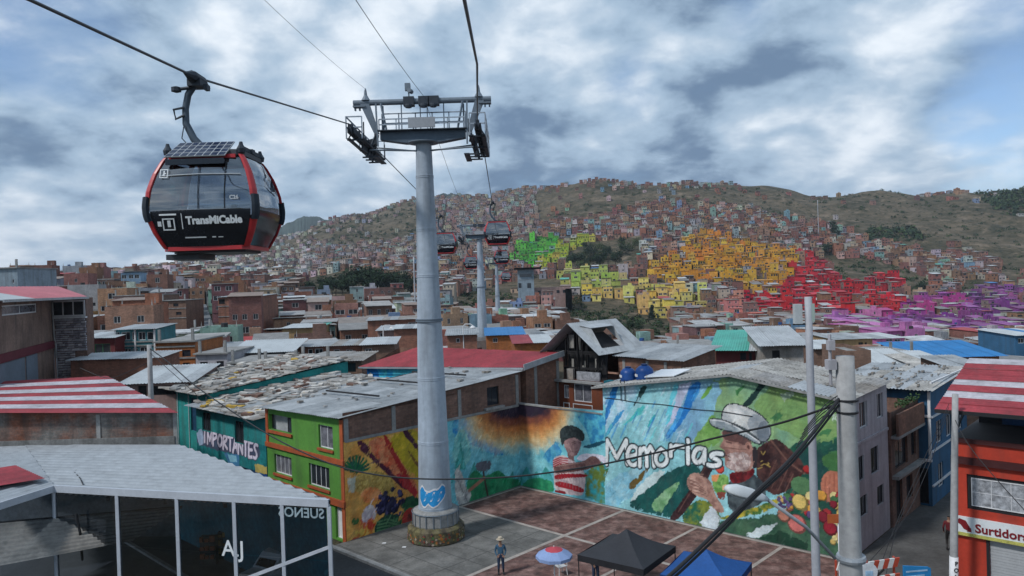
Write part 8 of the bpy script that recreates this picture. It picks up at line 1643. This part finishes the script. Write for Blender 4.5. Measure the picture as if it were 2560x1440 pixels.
def house_mesh_far(mb, h):
    R = random.Random(h['seed']); c, s = math.cos(h['th']), math.sin(h['th']); w, d, H = h['w'] / 2, h['d'] / 2, h['h']
    P = lambda x, y, z: (h['x'] + c * x - s * y, h['y'] + s * x + c * y, h['z'] + z)
    m = 1 if h['kind'] == 'brick' else 0; cl = h['col']; sd = tuple(q * .5 + .09 for q in BRICKS[int(h['seed'] * 7) % 7]) if h['kind'] == 'painted' and R.random() < .5 else cl
    zz = H + (.5 if h['roof'] == 'open' else 0)
    a, b, e, f = P(-w, -d, 0), P(w, -d, 0), P(w, d, 0), P(-w, d, 0); A, B, E_, F_ = P(-w, -d, zz), P(w, -d, zz), P(w, d, zz), P(-w, d, zz)
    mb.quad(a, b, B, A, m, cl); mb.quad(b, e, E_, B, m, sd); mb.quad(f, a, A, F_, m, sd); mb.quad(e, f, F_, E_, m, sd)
    roof_far(mb, h, P, R)
    for cx, z0, ww, hh in windows_for(h, R):
        mb.quad(P(cx - ww / 2, -d - .03, z0), P(cx + ww / 2, -d - .03, z0), P(cx + ww / 2, -d - .03, z0 + hh), P(cx - ww / 2, -d - .03, z0 + hh), 3)
    if h['st'] > 1:
        for k in range(h['st'] - 1):
            y = R.uniform(-d * .5, d * .5); z0 = H - 2 - k * 2.5; sg = 1 if h['x'] < 0 else -1
            q = [P(sg * (w + .03), y - .5 * sg, z0), P(sg * (w + .03), y + .5 * sg, z0), P(sg * (w + .03), y + .5 * sg, z0 + 1), P(sg * (w + .03), y - .5 * sg, z0 + 1)]
            mb.quad(*q, 3)
def roof_far(mb, h, P, R, m=2):
    w, d, H = h['w'] / 2, h['d'] / 2, h['h']; rc = h['rc']
    def slab(z0, z1, ox, oy, t0, t1):
        lo = [P(-w - ox, -d - oy, z0 + t0), P(w + ox, -d - oy, z0 + t0), P(w + ox, d + oy, z0 + t1), P(-w - ox, d + oy, z0 + t1)]
        hi = [P(-w - ox, -d - oy, z1 + t0), P(w + ox, -d - oy, z1 + t0), P(w + ox, d + oy, z1 + t1), P(-w - ox, d + oy, z1 + t1)]
        mb.add(lo + hi, ((0, 3, 2, 1), (4, 5, 6, 7), (0, 1, 5, 4), (1, 2, 6, 5), (2, 3, 7, 6), (3, 0, 4, 7)), m, rc)
    if h['roof'] == 'slab': slab(H + .002, H + .2, .18, .3, 0, 0)
    elif h['roof'] == 'tin':
        t = R.uniform(.3, 1.1); t = t if R.random() < .7 else -t * .4
        slab(H + .03, H + .12, .25, .45, 0 if t > 0 else -t, t if t > 0 else 0)
        if t > 0:
            for sx in (-1, 1): mb.poly([P(sx * w, -d, H), P(sx * w, d, H), P(sx * w, d, H + t)], 1, h['col'])
    else:
        if R.random() < .35: roof_tank(mb, P, R.uniform(-w * .5, w * .5), R.uniform(-d * .6, 0), H, R)
        mb.quad(P(-w + .15, -d + .15, H), P(w - .15, -d + .15, H), P(w - .15, d - .15, H), P(-w + .15, d - .15, H), m, rc)
        for sx, sy in ((-1, -1), (1, -1)):
            x, y = sx * (w - .2), sy * (d - .2)
            mb.add([P(x - .12, y - .12, H), P(x + .12, y - .12, H), P(x + .12, y + .12, H), P(x - .12, y + .12, H), P(x, y, H + 1.5)], ((0, 1, 4), (1, 2, 4), (2, 3, 4), (3, 0, 4)), m, (.3, .29, .28))
        if R.random() < .5: mb.add([P(0, 0, H), P(2, 0, H), P(2, 2, H), P(0, 2, H), P(0, 0, H + 2), P(2, 0, H + 2), P(2, 2, H + 2), P(0, 2, H + 2)], ((4, 5, 6, 7), (0, 1, 5, 4), (1, 2, 6, 5), (2, 3, 7, 6), (3, 0, 4, 7)), 1, h['col'])

def wall_open(mb, P, w, H, ops, rev, m, col):
    """street face with real openings and reveals; P maps (x, depth, z)"""
    xs = sorted({-w, w} | {q for o in ops for q in (o[0] - o[2] / 2, o[0] + o[2] / 2)}); zs = sorted({0, H} | {q for o in ops for q in (o[1], o[1] + o[3])})
    for i in range(len(xs) - 1):
        for j in range(len(zs) - 1):
            cx, cz = (xs[i] + xs[i + 1]) / 2, (zs[j] + zs[j + 1]) / 2
            if any(abs(cx - o[0]) < o[2] / 2 and o[1] < cz < o[1] + o[3] for o in ops): continue
            mb.quad(P(xs[i], 0, zs[j]), P(xs[i + 1], 0, zs[j]), P(xs[i + 1], 0, zs[j + 1]), P(xs[i], 0, zs[j + 1]), m, col)
    for o in ops:
        a, b, z0, z1 = o[0] - o[2] / 2, o[0] + o[2] / 2, o[1], o[1] + o[3]
        mb.quad(P(a, 0, z0), P(a, 0, z1), P(a, rev, z1), P(a, rev, z0), m, col); mb.quad(P(b, 0, z1), P(b, 0, z0), P(b, rev, z0), P(b, rev, z1), m, col)
        mb.quad(P(a, 0, z1), P(b, 0, z1), P(b, rev, z1), P(a, rev, z1), m, col); mb.quad(P(b, 0, z0), P(a, 0, z0), P(a, rev, z0), P(b, rev, z0), m, col)
def _window_mesh():
    mb = MB(); mb.quad((-.5, 0, 0), (.5, 0, 0), (.5, 0, 1), (-.5, 0, 1), 0)
    for x0, x1, z0, z1 in ((-.5, -.43, 0, 1), (.43, .5, 0, 1), (-.43, .43, 0, .06), (-.43, .43, .94, 1), (-.03, .03, .06, .94)): mb.box(x0, x1, -.06, -.005, z0, z1, 1)
    return mb.mesh('window', [M_HOLE, M_WFRAME])
def _door_mesh():
    mb = MB(); mb.quad((-.5, 0, 0), (.5, 0, 0), (.5, 0, 1), (-.5, 0, 1), 0)
    mb.box(-.46, .46, -.05, -.004, .02, .97, 1); mb.box(.3, .36, -.09, -.05, .45, .5, 0); return mb.mesh('door', [M_HOLE, mat('dark steel door', (.06, .055, .06), .6, .2, 3)])
COLW = {'green': 'bright green', 'lime': 'lime yellow', 'yellow': 'yellow', 'orange': 'orange', 'red': 'crimson', 'salmon': 'salmon pink', 'magenta': 'magenta', 'purple': 'purple', 'pink': 'mauve pink'}
def colour_word(h):
    if h['zone']: return COLW[h['zone']]
    if h['kind'] == 'brick':
        l = sum(h['col']); return 'dark brick' if l < .40 else ('pale brick' if l > .56 else 'red brick')
    r, g, b = h['col']
    if r > .36 and b > .3: return 'white rendered'
    if g > r * 1.15 and g >= b: return 'sea green'
    if b > r * 1.2: return 'blue'
    if r > b * 1.4: return 'ochre'
    return 'grey rendered'
AREAS = [(0, 300, 'above the left stone-pillar house'), (300, 500, 'left of the steep street'), (500, 760, 'right of the steep street'), (760, 1045, 'below the dark grove'), (1045, 1200, 'between the first two pylons'),
         (1200, 1400, 'around the third pylon'), (1400, 1700, 'behind the burnt gable roof'), (1700, 2030, 'left of the tall lamp pole'), (2030, 2300, 'right of the tall lamp pole'), (2300, 2700, 'above the striped red awning roof')]
def build_town():
    hs = house_rows(); rank_visible(hs); hs = [h for h in hs if h['vis'] > 0 or RNG.random() < .5]
    big = sorted(hs, key=lambda q: -q['vis'])[:300]; ids = {id(q) for q in big}
    mb = MB()
    for h in hs:
        if id(h) not in ids: house_mesh_far(mb, h)
    stuff(mb.build('hillside_houses', [M_FAR, M_FARB, M_TIN, M_HOLE]))
    wme, dme = _window_mesh(), _door_mesh()
    rows = {}
    for h in big:
        ai = next(i for i, a in enumerate(AREAS) if h['u'] < a[1]); h['area'] = ai; rows.setdefault((ai, int((h['y'] - 60) // 36)), []).append(h)
    per = {}
    for (ai, rb) in sorted(rows): per.setdefault(ai, []).append(rb)
    for (ai, rb), lst in rows.items():
        lst.sort(key=lambda q: q['u']); rn = per[ai].index(rb)
        for k, h in enumerate(lst):
            lab = f"{colour_word(h)} house, {ordn(k)} from left, {ordn(rn)} row, {AREAS[ai][2]}"
            R = random.Random(h['seed']); R.random()
            t = thing('house', lab, 'house', (h['x'], h['y'], h['z']), h['th'], 'houses of the town'); w, d, H = h['w'] / 2, h['d'] / 2, h['h']
            ops = windows_for(h, R); W_ = MB(); P0 = lambda x, q, z: (x, -d + q, z); zz = H + (.5 if h['roof'] == 'open' else 0); m = 1 if h['kind'] == 'brick' else 0
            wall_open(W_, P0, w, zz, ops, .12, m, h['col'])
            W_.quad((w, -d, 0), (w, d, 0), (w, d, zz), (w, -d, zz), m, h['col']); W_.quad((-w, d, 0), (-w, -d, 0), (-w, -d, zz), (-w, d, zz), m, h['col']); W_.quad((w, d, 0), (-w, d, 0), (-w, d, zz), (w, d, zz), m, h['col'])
            if h['st'] > 1 and h['seed'] < .6:      # projecting floor band
                zb = H - 2.55 * (h['st'] - 1); W_.box(-w, w, -d - .12, -d - .003, zb - .12, zb + .06, m, tuple(q * .8 for q in h['col']))
            W_.build('wall', [M_FAR, M_FARB, M_TIN, M_HOLE], t)
            Rf = MB(); roof_far(Rf, h, lambda x, y, z: (x, y, z), R); Rf.build('roof', [M_FAR, M_FARB, M_TIN, M_HOLE], t)
            for cx, z0, ww, hh in ops:
                if hh > 1.9: inst('door', dme, t, (cx, -d + .10, z0), 0, (ww, 1, hh))
                else: inst('window', wme, t, (cx, -d + .10, z0), 0, (ww, 1, hh))
    print('houses', len(hs))
build_town()
# ------------------------------------------------------------------ thin blue air between the square and the hills
def build_haze():
    mb = MB(); mb.box(-3200, 3200, -200, 5200, -60, 430); o = mb.build('haze', mat('placeholder', (1, 1, 1))); o.data.materials.clear()
    m = bpy.data.materials.new('thin haze'); m.use_nodes = True; N, L = m.node_tree.nodes, m.node_tree.links; N.remove(N['Principled BSDF']); v = N.new('ShaderNodeVolumePrincipled')
    v.inputs['Color'].default_value = (.72, .82, .95, 1); v.inputs['Density'].default_value = 0.00009; v.inputs['Anisotropy'].default_value = 0.0
    L.new(v.outputs[0], N['Material Output'].inputs['Volume']); o.data.materials.append(m); stuff(o)
build_haze()
